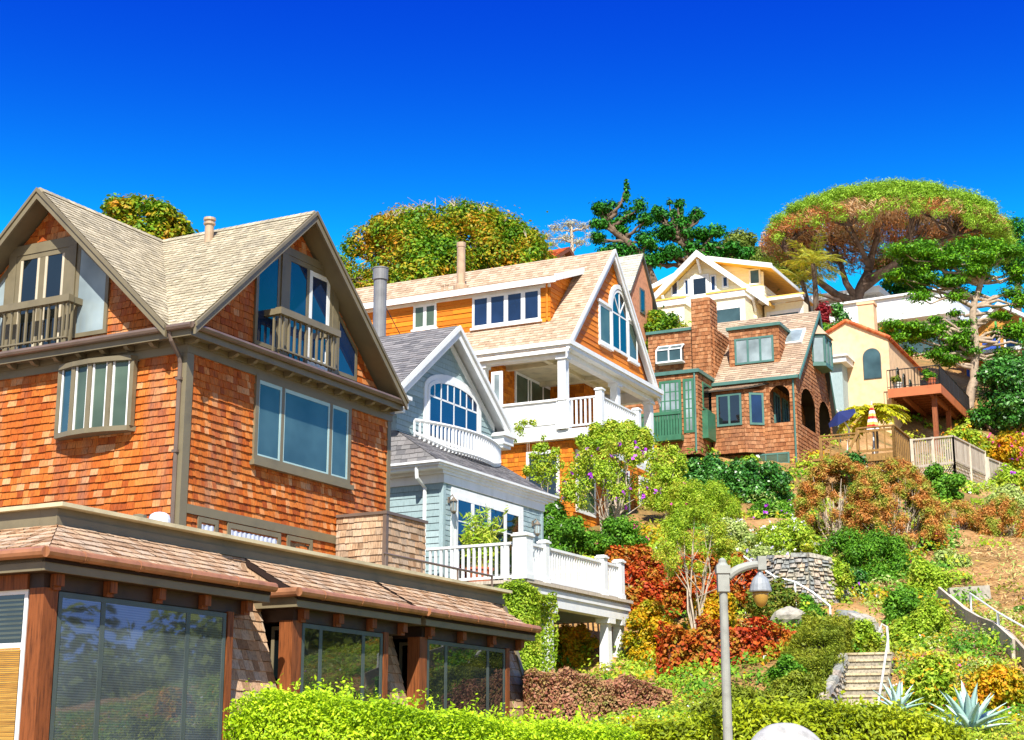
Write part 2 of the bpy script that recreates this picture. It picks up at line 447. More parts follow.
M['wood_deck'] = m_tiles('brown deck wood', ['7c5a34', '94703e', 'a8844e'], .75, (20, 20, 4), .3)
M['wood_grey'] = m_tiles('weathered grey boards', ['a89a88', 'bcae9c', 'cabeac', 'b0a08c'], .85, (30, 30, 3), .25)
M['wood_rust'] = m_tiles('rust brown joists', ['7c4428', '8c5030', '9c5e3a'], .75, (12, 12, 4), .25)
M['ceil'] = m_paint('porch ceiling', 'd8cba4', .6, .1)
M['glass_blue'] = m_glass('window glass blue', '1a3258', 1.7)
M['glass_teal'] = m_glass('window glass teal', '48646a', 1.5)
M['glass_dark'] = m_glass('window glass dark', '10181a', 2.0)
M['glass_bay'] = m_glass('glass over grey blinds', '606c72', 2.1)
def _blind():
    t = M['glass_bay'].node_tree; b = t.nodes['Principled BSDF']; src = b.inputs['Base Color'].links[0].from_socket
    wv = node(t, 'ShaderNodeTexWave', wave_type='BANDS', bands_direction='Z'); wv.inputs['Scale'].default_value = 9.0; wv.inputs['Distortion'].default_value = .15
    tc = node(t, 'ShaderNodeTexCoord'); t.links.new(tc.outputs['Object'], wv.inputs['Vector'])
    rr = ramp(t, [(.66, .68, .7, 1), (1.06, 1.06, 1.06, 1)], lo=.3, hi=.6); t.links.new(wv.outputs[0], rr.inputs[0])
    t.links.new(mixc(t, 1., src, rr.outputs[0], 'MULTIPLY'), b.inputs['Base Color'])
_blind()
M['glass_bay2'] = m_glass('dark bay glass', '20262a', 2.1)
M['glass_grn'] = m_glass('window glass green', '566858', 1.5)
M['glass_pale'] = m_glass('glass over white curtain', 'a4b4b8', 1.5)
M['glass_amber'] = m_paint('amber lamp glass', 'a8843c', .2, .1)
M['blind'] = m_tiles('woven blind', ['a87830', 'b88838', 'c49844'], .7, (3, 3, 60), .25)
M['curtain'] = m_paint('white curtain', 'c6cce0', .8, .1, 6)
M['concrete'] = m_paint('pale concrete', 'c6c5be', .8, .1, 9, .004)
M['lamppost'] = m_paint('weathered lamp post paint', '94968f', .7, .12, 6, .003)
M['lampgrey'] = m_paint('aged lamp metal', '8a9096', .5, .15, 8)
M['stone'] = m_paint('rubble', 'a09a8e', .9, .2, 6)
M['bark'] = m_paint('grey brown bark', '6a5848', .9, .3, 3, .03)
M['bark_pale'] = m_paint('pale branches', 'b8a894', .85, .2, 4, .01)
M['bark_pine'] = m_paint('pine bark', '604c3e', .9, .3, 2, .04)
M['lantern'] = m_paint('bronze lantern', '75695a', .5, .1)
M['terra_pot'] = m_paint('terracotta pot', 'b0603c', .7, .1)
M['black'] = m_paint('black iron', '1c1c1e', .5, .1)
M['navy'] = m_paint('blue canvas', '0c1e58', .8, .1)
M['red'] = m_paint('red plastic', 'c03020', .4, .1)

# ------------------------------------------------------------------ ground
def make_ground():
    xs = np.concatenate([np.linspace(-1400, -100, 14)[:-1], np.linspace(-100, -40, 16)[:-1], np.linspace(-40, 45, 171)[:-1], np.linspace(45, 130, 30)[:-1], np.linspace(130, 1400, 14)])
    ys = np.concatenate([np.linspace(-1400, -40, 14)[:-1], np.linspace(-40, 10, 20)[:-1], np.linspace(10, 120, 221)[:-1], np.linspace(120, 260, 40)[:-1], np.linspace(260, 1400, 14)])
    X, Y = np.meshgrid(xs, ys); Z = terr_np(X, Y)
    rs = np.random.RandomState(3)
    far = (Y > 14)
    Z = Z+far*(.10*np.sin(X*1.7+Y*.6)*np.sin(Y*1.3-X*.4)+.05*np.sin(X*4.1)*np.sin(Y*3.7))
    nx, ny = len(xs), len(ys)
    V = np.stack([X.ravel(), Y.ravel(), Z.ravel()], 1)
    idx = np.arange(nx*ny).reshape(ny, nx)
    q = np.stack([idx[:-1, :-1], idx[:-1, 1:], idx[1:, 1:], idx[1:, :-1]], -1).reshape(-1, 4)
    me = np_mesh('hillside_ground', V, q)
    me.polygons.foreach_set('use_smooth', [True]*len(me.polygons))
    m, t, b = mat('hillside soil')
    n1 = noise(t, .35, 6); r1 = ramp(t, [rgb('6c6430'), rgb('94703c'), rgb('b08450'), rgb('c09a68')], lo=.3, hi=.7); t.links.new(n1, r1.inputs[0])
    n2 = noise(t, 6, 6); r2 = ramp(t, [(.55, .55, .55, 1), (1.15, 1.15, 1.15, 1)], lo=.3, hi=.7); t.links.new(n2, r2.inputs[0])
    t.links.new(mixc(t, 1., r1.outputs[0], r2.outputs[0], 'MULTIPLY'), b.inputs['Base Color'])
    b.inputs['Roughness'].default_value = .95; bump(t, b, n2, .06, .8)
    me.materials.append(m)
    o = bpy.data.objects.new('hillside_ground', me); COL.objects.link(o); tag(o, kind='structure')

def np_mesh(name, V, Q, rnd=None):
    V = np.asarray(V, dtype=np.float32); Q = np.asarray(Q, dtype=np.int32)
    me = bpy.data.meshes.new(name)
    me.vertices.add(len(V)); me.vertices.foreach_set('co', V.ravel())
    k = Q.shape[1]
    me.loops.add(Q.size); me.loops.foreach_set('vertex_index', Q.ravel())
    me.polygons.add(len(Q)); me.polygons.foreach_set('loop_start', np.arange(0, Q.size, k, dtype=np.int32))
    try: me.polygons.foreach_set('loop_total', np.full(len(Q), k, dtype=np.int32))
    except Exception: pass
    if rnd is not None:
        a = me.attributes.new('rnd', 'FLOAT', 'FACE'); a.data.foreach_set('value', np.asarray(rnd, dtype=np.float32))
    me.update(calc_edges=True)
    return me
make_ground()
# street: asphalt sheet with kerb in front of the hedge
def strip(name, x0, x1, y0, y1, z, m, h=.0):
    mb = MB(); mb.box(x0, x1, y0, y1, z-.3, z); o = mb.build(name, m); tag(o, kind='structure'); return o
strip('street', -90, 90, -9, 7.2, .02, m_paint('asphalt', (.05, .05, .052, 1), .9, .2, 1.5, .01))
strip('sidewalk', -90, 90, 7.2, 9.6, .15, m_paint('sidewalk concrete', 'a8a49c', .85, .12, 1.2, .006))
# ================================================================== helpers for houses
def lerp(a, b, t): return a+(b-a)*t

def inset(poly, d):
    poly = ccw(list(poly)); n = len(poly); out = []
    for i in range(n):
        p0, p1, p2 = Vector(poly[i-1]), Vector(poly[i]), Vector(poly[(i+1) % n])
        a = (p1-p0).normalized(); b = (p2-p1).normalized()
        na = Vector((-a.y, a.x)); nb = Vector((-b.y, b.x))
        m = (na+nb); m /= max(.3, m.dot(na)); out.append(tuple(p1+m*d))
    return out

def ringpoly(mb, pl, outer, inner, d0, d1):
    n = len(outer)
    for i in range(n):
        j = (i+1) % n
        a, b, c, e = outer[i], outer[j], inner[j], inner[i]
        mb.hexa([pl(*a, d0), pl(*b, d0), pl(*c, d0), pl(*e, d0), pl(*a, d1), pl(*b, d1), pl(*c, d1), pl(*e, d1)])

def polywin(H, pl, pts, fm, gm, fw=.08, proud=.06, bars=(), bw=.05, name='window', parent=None, glassd=.052):
    outer = ccw(list(pts)); inner = inset(outer, fw)
    mb = MB(); ringpoly(mb, pl, outer, inner, 0, proud)
    for (a, b) in bars:
        mb.bar(pl(*a, proud*.45), pl(*b, proud*.45), bw, proud*.8, up=pl.N)
    w_ = H.part(name, mb, fm, parent)
    g = MB(); q = inset(outer, fw*.7)
    g.prism([pl(x, y, .006) for x, y in q], pl.N*(glassd-.006))
    H.part('pane', g, gm, w_)
    return w_

def slab(mb, pts, th, r=.5):
    """roof slab: polygon pts (upper face) with thickness straight down"""
    mb.prism(pts, (0, 0, -th), r)

def roof_sh(mb, pts, course=.15, wr=(.2, .42), thick=.012, **kw):
    """shingle a planar convex roof polygon"""
    P = [Vector(p) for p in pts]
    n = Vector((0, 0, 0))
    for i in range(len(P)): n += P[i].cross(P[(i+1) % len(P)])
    n.normalize()
    if n.z < 0: n = -n
    U = Vector((0, 0, 1)).cross(n).normalized(); V = n.cross(U).normalized()
    O = min(P, key=lambda p: p.z)
    poly = [((p-O).dot(U), (p-O).dot(V)) for p in P]
    shingles(mb, Pl(O, U, V, n), poly, course, wr, thick, full=False, gap=.002, **kw)

# ================================================================== ground floor wing
H0 = House('glazed_wing', 58, 504, 22.5, 61.9, .6, 'low wing with tinted sliding windows and copper gutters below the large brown shingle house', 'building')
def wing():
    H = H0; zt = 5.2
    mb = MB(); mb.box(0.02, 13.2, .02, 11, .6, 4.86); H.part('wall', mb, M['under'])
    mb = MB(); mb.box(0.33, 12.9, .33, 10.9, 4.862, 4.9); H.part('flat_roof', mb, M['roof_grey'])
    mb = MB()
    mb.box(-.02, 13.22, -.02, .3, 4.86, zt-.06); mb.box(-.02, .3, .302, 11, 4.86, zt-.06); mb.box(12.92, 13.22, .302, 11, 4.86, zt-.06)
    mb.box(-.05, 13.25, -.05, -.021, 4.9, 5.02)
    par = H.part('parapet', mb, M['trim'])
    mb = MB(); mb.box(-.12, 13.32, -.2, .36, zt-.058, zt); mb.box(-.12, .36, .362, 11, zt-.058, zt); mb.box(12.86, 13.32, .362, 11, zt-.058, zt)
    H.part('coping', mb, m_paint('weathered coping', 'c8bc98', .7, .12, 3), par)
    # battered shingle wall
    s = .30; yb = lambda z: -(4.88-z)*s-.03
    N = Vector((0, -1, s)).normalized(); V = Vector((0, -s, -1)).normalized()*-1
    pl = Pl((0, yb(.6), .6), (1, 0, 0), V, N); hh = (4.88-.6)/V.z
    pane_px = [(52, 222, [98, 184]), (299, 380, [318, 361]), (425, 503, [444, 486])]
    bx = [(H.Rt(p[0], 660, -.86)[0]-.32, H.Rt(p[1], 660, -.86)[0]+.16) for p in pane_px]
    gaps = [(bx[0][1], bx[1][0]), (bx[1][1], bx[2][0]), (bx[2][1], 13.2)]
    mb = MB()
    for g0, g1 in gaps: shingles(mb, pl, [(g0, 0), (g1, 0), (g1, hh), (g0, hh)], .17, (.1, .22), .022)
    H.part('battered_wall', mb, M['shake_grey'])
    for g0, g1 in gaps: mb = MB(); mb.prism([(g1-.002, .02, .6), (g1-.002, yb(.6), .6), (g1-.002, -.03, 4.86), (g1-.002, .02, 4.86)], (g0-g1+.004, 0, 0)); H.part('wall_backing', mb, M['under'])
    mb = MB(); mb.bar((13.22, yb(.6)-.03, .6), (13.22, -.06, 4.86), .12, .06); H.part('corner_board', mb, M['trim'])
    yf, yg = -1.12, -.86
    zg = 4.29
    # bays
    b = [(-1.32, H.Rt(270, 590, yf)[0]), (H.Rt(297, 600, yf)[0], H.Rt(421, 608, yf)[0]), (H.Rt(426, 620, yf)[0], H.Rt(535, 630, yf)[0])]
    for k, (xa, xb) in enumerate(b):
        bay = MB()
        # dark header beam and soffit
        bay.box(xa+.25, xb-.2, yg-.02, -.1, 3.86, 4.06); bay.box(xa+.06, xb-.04, yf+.06, -.05, 4.062, 4.1)
        o = H.part('bay', bay, M['wood_dark'])
        mb = MB()
        mb.box(xa, xb, yf, yf+.05, 4.06, 4.25); mb.box(xa, xa+.05, yf+.052, -.06 if k else 8, 4.06, 4.25); mb.box(xb-.05, xb, yf+.052, -.12, 4.06, 4.25)
        H.part('fascia', mb, M['trim'], o)
        # gutter, half round
        mb = MB()
        pts = [(xa-.06, yf-.07, zg), (xb+.02, yf-.07, zg)]
        if k == 0: pts = [(xa-.07, 8, zg)]+[(xa-.07, yf-.07, zg)]+[(xb+.02, yf-.07, zg)]
        for q in range(len(pts)-1): mb.tube([pts[q], pts[q+1]], .075, 10)
        if k: mb.tube([(xa-.06, yf-.07, zg), (xa-.06, -.5, zg)], .075, 10)
        for q in np.arange(xa+.6, xb, 1.1): mb.tube([(q, yf-.07, zg), (q+.05, yf-.07, zg)], .083, 10)
        H.part('gutter', mb, M['copper'], o, smooth=False)
        # roof
        A, B = (xa, yf-.02, 4.27), (xb, yf-.02, 4.27)
        if k == 0: top = [(xb, -.06, 4.88), (-.03, -.06, 4.88)]
        else: top = [(xb, -.06, 4.88), (xa, -.06, 4.88)]
        mb = MB(); slab(mb, [A, B]+top, .1); 
        if k == 0: slab(mb, [(-.03, 8, 4.88), A, (xa, 8, 4.27)][::-1]+[], .1) if False else slab(mb, [(xa, 8, 4.27), A, (-.03, -.06, 4.88), (-.03, 8, 4.88)], .1)
        rb = H.part('roof_deck', mb, M['under'], o)
        mb = MB(); roof_sh(mb, [A, B]+top, .19, (.1, .24), .022)
        if k == 0: roof_sh(mb, [(xa, 8, 4.27), A, (-.03, -.06, 4.88), (-.03, 8, 4.88)], .19, (.1, .24), .022)
        H.part('roof', mb, M['shake_grey'], o)
        mb = MB()
        for xx in ((xa+.02, xb-.07) if k else (xb-.07,)): mb = MB(); mb.prism([(xx, yf+.06, 4.17), (xx, -.04, 4.17), (xx, -.04, 4.77), (xx, yf+.06, 4.2)], (.05, 0, 0)); H.part('roof_cheek', mb, M['shake_grey'], o)
        # rafter tails
        n = 5 if k == 0 else 4
        for i in range(n):
            x = lerp(xa+.42, xb-.35, i/(n-1))
            mb = MB(); mb.box(x-.07, x+.07, yf+.1, yg-.03, 3.9, 4.058); mb.box(x-.07, x+.07, yf+.16, yg-.03, 3.85, 3.899)
            H.part('rafter_tail', mb, M['wood_red'], o)
        # sliding windows
        p0, p1, ml = pane_px[k]
        x0 = H.Rt(p0, 660, yg)[0]; x1 = H.Rt(p1, 660, yg)[0]
        pl2 = Pl((0, yg, 0), (1, 0, 0), (0, 0, 1), (0, -1, 0))
        window(H, pl2, x0, x1, 1.72 if k == 0 else 1.9, 3.84, M['dark_metal'], M['glass_bay'] if k == 0 else M['glass_bay2'], .07, [H.Rt(m_, 660, yg)[0] for m_ in ml], mw=.09, proud=.05, name='sliding_window', parent=None)
        # side walls of the bay
        mb = MB()
        mb.box(x0-.02, x1+.02, yg+.003, yg+.05, .6, 3.86)
        mb.box(x1-.0, x1+.05, yg+.05, -.3, .6, 4.05)
        H.part('bay_frame', mb, M['wood_dark'], o)
        # posts
        for (xx, wd) in ((x0-.16, .26), (x1+.1, .14)):
            mb = MB(); mb.box(xx-wd/2, xx+wd/2, yg-.06, yg+.2, .6, 3.87); H.part('post', mb, M['wood_red'], o)
        # glazed left return
        if k:
            window(H, H.PL(x0-.05), yg+.24, -.35, 1.9, 3.8, M['trim'], M['glass_dark'], .06, proud=.03, name='side_window')
        else:
            xl = x0-.16-.05
            mb = MB(); mb.box(xl+.005, xl+.2, yg+.21, 8, .6, 4.05); H.part('side_wall', mb, M['wood_dark'])
            w_ = window(H, H.PL(xl), yg+.25, 2.4, 1.7, 3.86, M['white'], M['glass_dark'], .06, [.7], bars=[(3.12,)], bw=.09, proud=.05, name='side_window')
            mb = MB()
            for i in range(52):
                z = 1.78+i*.0255
                mb.box(xl-.045, xl-.032, yg+.33, 2.3, z, z+.019, R.random())
            H.part('woven_blind', mb, M['blind'], w_)
            mb = MB()
            for i in range(9): mb.box(xl-.045, xl-.032, yg+.33, 2.3, 3.22+i*.062, 3.22+i*.062+.03, R.random())
            H.part('slat_blind', mb, M['dark_metal'], w_)
            mb = MB(); mb.box(xl-.1, xl+.003, yg+.23, 8, 3.862, 4.06); H.part('side_beam', mb, M['wood_red'])
    # pipe rail on the parapet
    x0 = H.Rt(383, 553, .15)[0]; x1 = H.Rt(492, 575, .15)[0]
    mb = MB(); mb.tube([(x0, .15, zt+.3), (x1, .15, zt+.3), (x1, .15, zt)], .025, 8)
    for q in (0.02, .33, .66): mb.tube([(lerp(x0, x1, q), .15, zt), (lerp(x0, x1, q), .15, zt+.3)], .022, 8)
    H.part('pipe_rail', mb, M['brown_gutter'])
wing()

# ================================================================== brown shingle house on the left
H1 = House('shingle_house', 188, 335, 27.5, 61.9, 4.91, 'large brown cedar shingle house with two tan gables and balconies on the left', 'house')
def house1():
    H = H1; W, D = 6.67, 6.95; zb = 4.91; ze = 9.12; zr = 12.24; xc, yc = 3.12, 3.42; e = .38; ov = .44; yl = .12; sL = 0
    sl_ = (zr-ze)/(xc+e); sL = (zr-ze)/(yc-yl)
    PR, PLf = H.PR(), H.PL()
    mb = MB(); mb.box(.03, W-.03, .03, D-.03, zb, 8.95)
    mb.prism([(.12, .03, 9.05), (2*xc-.12, .03, 9.05), (xc, .03, zr-.3)], (0, D-.06, 0)); mb.prism([(.03, yl+.35, 9.05), (.03, 2*yc-yl-.35, 9.05), (.03, yc, zr-.3)], (xc, 0, 0))
    H.part('wall_core', mb, M['under'])
    # openings
    R_ = lambda p, y=0: H.Rt(*p, y)
    L_ = lambda p, x=0: H.Lt(*p, x)
    big = (1.95, 5.15, 7.1, 8.74)
    bow = (1.12, 2.84, 7.42, 8.72)
    mb = MB(); shingles(mb, PR, [(0, zb), (W, zb), (W, 8.8), (0, 8.8)], .135, (.09, .17), .03, skip=[big])
    shingles(mb, PLf, [(0, zb), (D, zb), (D, 8.8), (0, 8.8)], .135, (.12, .24), .03, skip=[bow])
    zu = lambda x, c: zr-.2-abs(x-c)*(sL if c == yc else sl_)
    gp = lambda c, wd: [(c-(zr-.2-9.05)/(sL if c == yc else sl_)+.01, 9.05), (c+(zr-.2-9.05)/(sL if c == yc else sl_)-.01, 9.05), (c, zu(c, c))]
    shingles(mb, PR, gp(xc, W), .135, (.09, .2), .022)
    shingles(mb, PLf, gp(yc, D), .135, (.09, .2), .022)
    H.part('wall', mb, M['shake'])
    # corner boards, frieze, cornice
    mb = MB()
    mb.box(-.05, .14, -.05, -.003, zb, 8.7); mb.box(-.05, -.003, -.003, .12, zb, 8.7); H.part('corner_board', mb, M['trim'])
    mb = MB(); mb.box(W-.1, W+.03, -.045, -.003, zb, 8.7)
    H.part('corner_board', mb, M['trim'])
    mb = MB()
    mb.box(-.06, W+.06, -.06, -.003, 8.702, 8.95); mb.box(-.06, -.003, -.002, D, 8.702, 8.95)
    mb.box(-.09, W+.09, -.09, -.061, 8.85, 8.95); mb.box(-.09, -.061, -.06, D, 8.85, 8.95)
    H.part('frieze', mb, M['trim'])
    mb = MB(); o_ = .34; q_ = -.06
    mb.box(-o_, W+q_, -o_, D+o_, 8.951, 8.985)
    mb.box(-o_-.03, W+q_+.03, -o_-.03, -o_, 8.9, 9.03); mb.box(-o_-.03, -o_, -o_+.001, D+o_, 8.9, 9.03); mb.box(W+q_, W+q_+.03, -o_+.001, -.07, 8.9, 9.03)
    H.part('cornice', mb, M['trim'])
    mb = MB(); slab(mb, [(-o_, -o_, 9.05), (W+q_, -o_, 9.05), (W-.1, 0, 9.16), (-.1, 0, 9.16)], .05); slab(mb, [(-o_, D+o_, 9.05), (-o_, -o_, 9.05), (-.1, 0, 9.16), (-.1, D, 9.16)], .05)
    H.part('skirt_roof', mb, M['under_g'])
    mb = MB()
    mb.tube([(-o_-.08, D+o_, 9.07), (-o_-.08, -o_-.08, 9.07)], .06, 8); mb.tube([(-o_-.08, -o_-.08, 9.07), (W+q_+.04, -o_-.08, 9.07)], .06, 8)
    g = H.part('gutter', mb, M['brown_gutter'])
    mb = MB(); yd = L_((181, 400))[0]
    mb.tube([(-o_-.06, yd+.02, 9.04), (-o_, yd, 8.86), (-.1, yd, 8.62), (-.07, yd, 8.5), (-.07, yd, zb+.1)], .042, 8)
    for z in (8.2, 6.9, 5.6): mb.box(-.12, -.01, yd-.06, yd+.06, z, z+.05)
    H.part('downpipe', mb, M['brown_gutter'])
    for i in range(12):
        x = -.1+i*.57
        mb = MB(); mb.prism([(x, -.3, 8.95), (x, -.1, 8.95), (x, -.1, 8.84), (x, -.22, 8.85), (x, -.3, 8.9)], (.09, 0, 0)); H.part('bracket', mb, M['trim'])
    for i in range(13):
        y = .0+i*.57
        mb = MB(); mb.prism([(-.3, y, 8.95), (-.1, y, 8.95), (-.1, y, 8.84), (-.22, y, 8.85), (-.3, y, 8.9)], (0, .09, 0)); H.part('bracket', mb, M['trim'])
    # roof
    fA = [(xc, -ov, zr), (xc, yc, zr), (-e, yl, ze), (-e, -ov, ze)]
    fB = [(-ov, yc, zr), (xc, yc, zr), (-e, yl, ze), (-ov, yl, ze)]
    D2 = 2*yc
    fA2 = [(xc, D2+ov, zr), (xc, yc, zr), (-e, D2-yl, ze), (-e, D2+ov, ze)]
    fB2 = [(-ov, yc, zr), (xc, yc, zr), (-e, D2-yl, ze), (-ov, D2-yl, ze)]
    fC = [(xc, -ov, zr), (xc, D2+ov, zr), (2*xc+e, D2+ov, ze), (2*xc+e, -ov, ze)]
    mb = MB()
    for f in (fA, fB, fA2, fB2, fC): slab(mb, f, .13)
    rd = H.part('roof', mb, M['trim'])
    mb = MB()
    for f in (fA, fB, fA2, fB2, fC): roof_sh(mb, f, .13, (.1, .2), .016)
    for i in range(26):
        y = -ov+i*.157; mb.hexa([(xc-.12, y, zr-.07), (xc+.12, y, zr-.07), (xc+.12, y+.15, zr-.07), (xc-.12, y+.15, zr-.07), (xc-.02, y, zr+.03), (xc+.02, y, zr+.03), (xc+.02, y+.15, zr+.022), (xc-.02, y+.15, zr+.022)], R.random())
        x = -ov+i*.148; mb.hexa([(x, yc-.12, zr-.07), (x, yc+.12, zr-.07), (x+.14, yc+.12, zr-.07), (x+.14, yc-.12, zr-.07), (x, yc-.02, zr+.03), (x, yc+.02, zr+.03), (x+.14, yc+.02, zr+.022), (x+.14, yc-.02, zr+.022)], R.random())
    H.part('shingle_layer', mb, M['roof_tan'], rd)
    # bargeboards: deep board, thin crown board and soffit
    for (ax, c) in (('R', xc), ('L', yc)):
        mb = MB()
        for sgn in (-1, 1):
            lo_ = c+sgn*((c-yl if ax == 'L' else c+e)+.01)
            zl = zr-abs(lo_-c)*(sL if ax == 'L' else sl_)
            for (dd, th, dz, hh) in ((ov+.002, .05, -.11, .2), (ov+.05, .03, -.03, .08)):
                p0 = Vector((c, -dd, zr+dz)); p1 = Vector((lo_, -dd, zl+dz))
                q = [p0+Vector((0, 0, hh/2)), p1+Vector((0, 0, hh/2)), p1-Vector((0, 0, hh/2)), p0-Vector((0, 0, hh/2))]
                if ax == 'L': q = [Vector((v.y, v.x, v.z)) for v in q]
                mb.prism(q, (0, -th, 0) if ax == 'R' else (-th, 0, 0))
        H.part('bargeboard', mb, M['trim'], rd)
    # roof vent
    vx, vy = H.Zt(209, 236, 12.0)
    mb = MB(); mb.lathe((vx, vy, 11.6), [(.09, 0), (.09, .63), (.12, .64), (.12, .68), (.095, .69), (.095, .72), (.125, .73), (.12, .78), (.02, .81)], 14)
    H.part('roof_vent', mb, M['tan_metal'], rd, smooth=False)
    # big picture window
    w_ = window(H, PR, big[0], big[1], big[2], big[3], M['trim'], M['glass_teal'], .1, [R_((280, 420))[0], R_((328, 440))[0]], mw=.09, proud=.07, sill=.1, name='picture_window')
    mb = MB()
    for a, b in ((big[0]+.1, R_((280, 420))[0]-.05), (R_((280, 420))[0]+.05, R_((328, 440))[0]-.05), (R_((328, 440))[0]+.05, big[1]-.1)):
        pbox(mb, PR, b-.05, b, big[2]+.1, big[3]-.1, .02, .064); pbox(mb, PR, a, b-.051, big[3]-.17, big[3]-.1, .02, .064); pbox(mb, PR, a, b-.051, big[2]+.1, big[2]+.13, .02, .064); pbox(mb, PR, a, a+.02, big[2]+.131, big[3]-.171, .02, .064)
    H.part('sash', mb, m_paint('pale sash', 'a8c4c4', .4, .05), w_)
    # white dome light and vent on the wing roof
    x_, y_ = H.Lt(157, 516, -2.6)[0], 0
    yq, zq = H.Lt(160, 512, -2.2); hq = zq-zb
    mb = MB(); mb.lathe((-2.2, yq, zb), [(.17, 0), (.17, hq-.12), (.15, hq-.05), (.09, hq-.015), (.02, hq)], 16); H.part('dome_light', mb, M['curtain'])
    yq, zq = H.Lt(140, 513, -2.2); mb = MB(); mb.lathe((-2.2, yq, zb), [(.07, 0), (.07, hq-.1), (.11, hq-.08), (.11, hq-.02), (.02, hq)], 10); H.part('roof_vent', mb, M['trim'])
    # bow window
    y0, y1, z0, z1 = bow; n = 4; pts = []
    for i in range(n+1):
        t = i/n; pts.append((lerp(y0, y1, t), -.06-.2*math.sin(math.pi*(.08+.84*t))))
    mb = MB()
    for i, (y, x) in enumerate(pts): mb.box(x-.05, x+.05, y-.045, y+.045, z0+.05, z1-.05)
    lid = lambda za, zb_: mb.prism([(0, y0-.06, za)]+[(x-.09, y, za) for y, x in pts]+[(0, y1+.06, za)], (0, 0, zb_-za))
    lid(z0-.04, z0+.05); lid(z1-.05, z1+.04)
    w_ = H.part('bow_window', mb, M['trim'])
    for i in range(n):
        (ya, xa), (yb_, xb) = pts[i], pts[i+1]
        mb = MB(); mb.prism([(xa, ya, z0+.05), (xb, yb_, z0+.05), (xb, yb_, z1-.05), (xa, ya, z1-.05)], (.02, 0, 0)); H.part('pane', mb, M['glass_grn'] if i < 3 else M['glass_teal'], w_)
        a = Vector((xa, ya, 0)); b = Vector((xb, yb_, 0)); d = (b-a).normalized()
        mb = MB()
        for q in (a+d*.07, b-d*.07): mb.box(q.x-.025, q.x+.005, q.y-.018, q.y+.018, z0+.05, z1-.05)
        H.part('sash', mb, M['white'], w_)
    # lower windows with curtain, and trim band
    mb = MB(); mb.box(.15, 5.0, -.05, -.003, 5.86, 6.02); H.part('trim_band', mb, M['trim'])
    for (pa, pb, gm) in ((196, 216, 'curtain'), (226, 279, 'curtain'), (286, 311, 'glass_dark')):
        xa = R_((pa, 525))[0]; xb = R_((pb, 535))[0]
        w_ = window(H, PR, xa, xb, 5.0, 5.84, M['trim'], M['glass_dark'], .09, proud=.05, inset=.02, name='low_window')
        if gm == 'curtain':
            mb = MB(); k = max(6, int((xb-xa-.2)/.035)); prev = None
            for i in range(k+1):
                x = lerp(xa+.1, xb-.1, i/k); y = -.034-.008*math.sin(i*1.7)
                if prev: mb.hexa([(prev[0], prev[1], 5.1), (x, y, 5.1), (x, y+.003, 5.1), (prev[0], prev[1]+.003, 5.1), (prev[0], prev[1], 5.72), (x, y, 5.72), (x, y+.003, 5.72), (prev[0], prev[1]+.003, 5.72)])
                prev = (x, y)
            H.part('curtain', mb, M['curtain'], w_)
    # right gable: doors, side windows, balcony
    P = lambda *q: [R_(p) for p in q]
    zf = 9.14
    xa, xb = R_((284, 300))[0], R_((330, 300))[0]
    zt = R_((300, 262))[1]
    w_ = window(H, PR, xa, xb, zf, zt, M['trim'], M['glass_blue'], .1, [lerp(xa, xb, .45)], mw=.09, proud=.07, name='balcony_door')
    mb = MB(); xm = lerp(xa, xb, .45)
    for a, b in ((xm+.05, xm+.15), (xb-.2, xb-.1)): pbox(mb, PR, a, b, zf+.1, zt-.1, .02, .066)
    pbox(mb, PR, xm+.151, xb-.201, zf+.1, zf+.3, .02, .06); pbox(mb, PR, xm+.151, xb-.201, zt-.2, zt-.1, .02, .06)
    H.part('sash', mb, M['white'], w_)
    mb = MB(); pbox(mb, PR, xa-.2, xb+.2, zt+.002, zt+.16, 0, .085); pbox(mb, PR, xa-.2, xa-.002, zf, zt, 0, .085); pbox(mb, PR, xb+.002, xb+.2, zf, zt, 0, .085); H.part('door_trim', mb, M['trim'], w_)
    slx = xa-.21; zs = zf+.16
    lw = xa-R_((256, 300))[0]-.2
    tl = lambda x: zu(x, xc)-.12
    polywin(H, PR, [(slx-.75, zs), (slx, zs), (slx, min(zt, tl(slx))), (slx-.75, tl(slx-.75))], M['trim'], M['glass_blue'], .08, .06, bars=[((slx-.7, zs+.55), (slx-.05, zs+.55))])
    srx = xb+.21
    polywin(H, PR, [(srx, zs), (srx+.75, zs), (srx+.75, tl(srx+.75)), (srx, min(zt, tl(srx)))], M['trim'], M['glass_blue'], .08, .06, bars=[((srx+.05, zs+.5), (srx+.7, zs+.5))])
    def balcony(plf, a, b, dep, zt_):
        mb = MB()
        pbox(mb, plf, a-.08, b+.08, zt_-.13, zt_, dep-.12, dep+.02); 
        for q in (a, b): pbox(mb, plf, q-.06, q+.06, zt_-.128, zt_-.01, .04, dep-.121)
        bal = H.part('balcony_rail', mb, M['trim'])
        mb = MB(); n = 10
        for i in range(n):
            u = lerp(a, b, (i+.5)/n); pbox(mb, plf, u-.018, u+.018, 9.2, zt_-.13, dep-.07, dep-.03)
        for q in (a, b):
            for dd in (.25, dep-.06): pbox(mb, plf, q-.018, q+.018, 9.2, zt_-.13, dd-.018, dd+.018)
        pbox(mb, plf, a-.03, b+.03, 9.22, 9.25, dep-.08, dep-.02)
        H.part('balusters', mb, M['trim'], bal)
    balcony(PR, R_((283, 312), -.45)[0], R_((338, 330), -.45)[0], .45, R_((283, 307), -.47)[1])
    # left gable
    ya, yb_ = L_((69, 290))[0], L_((17, 300))[0]
    zt2 = L_((60, 250))[1]
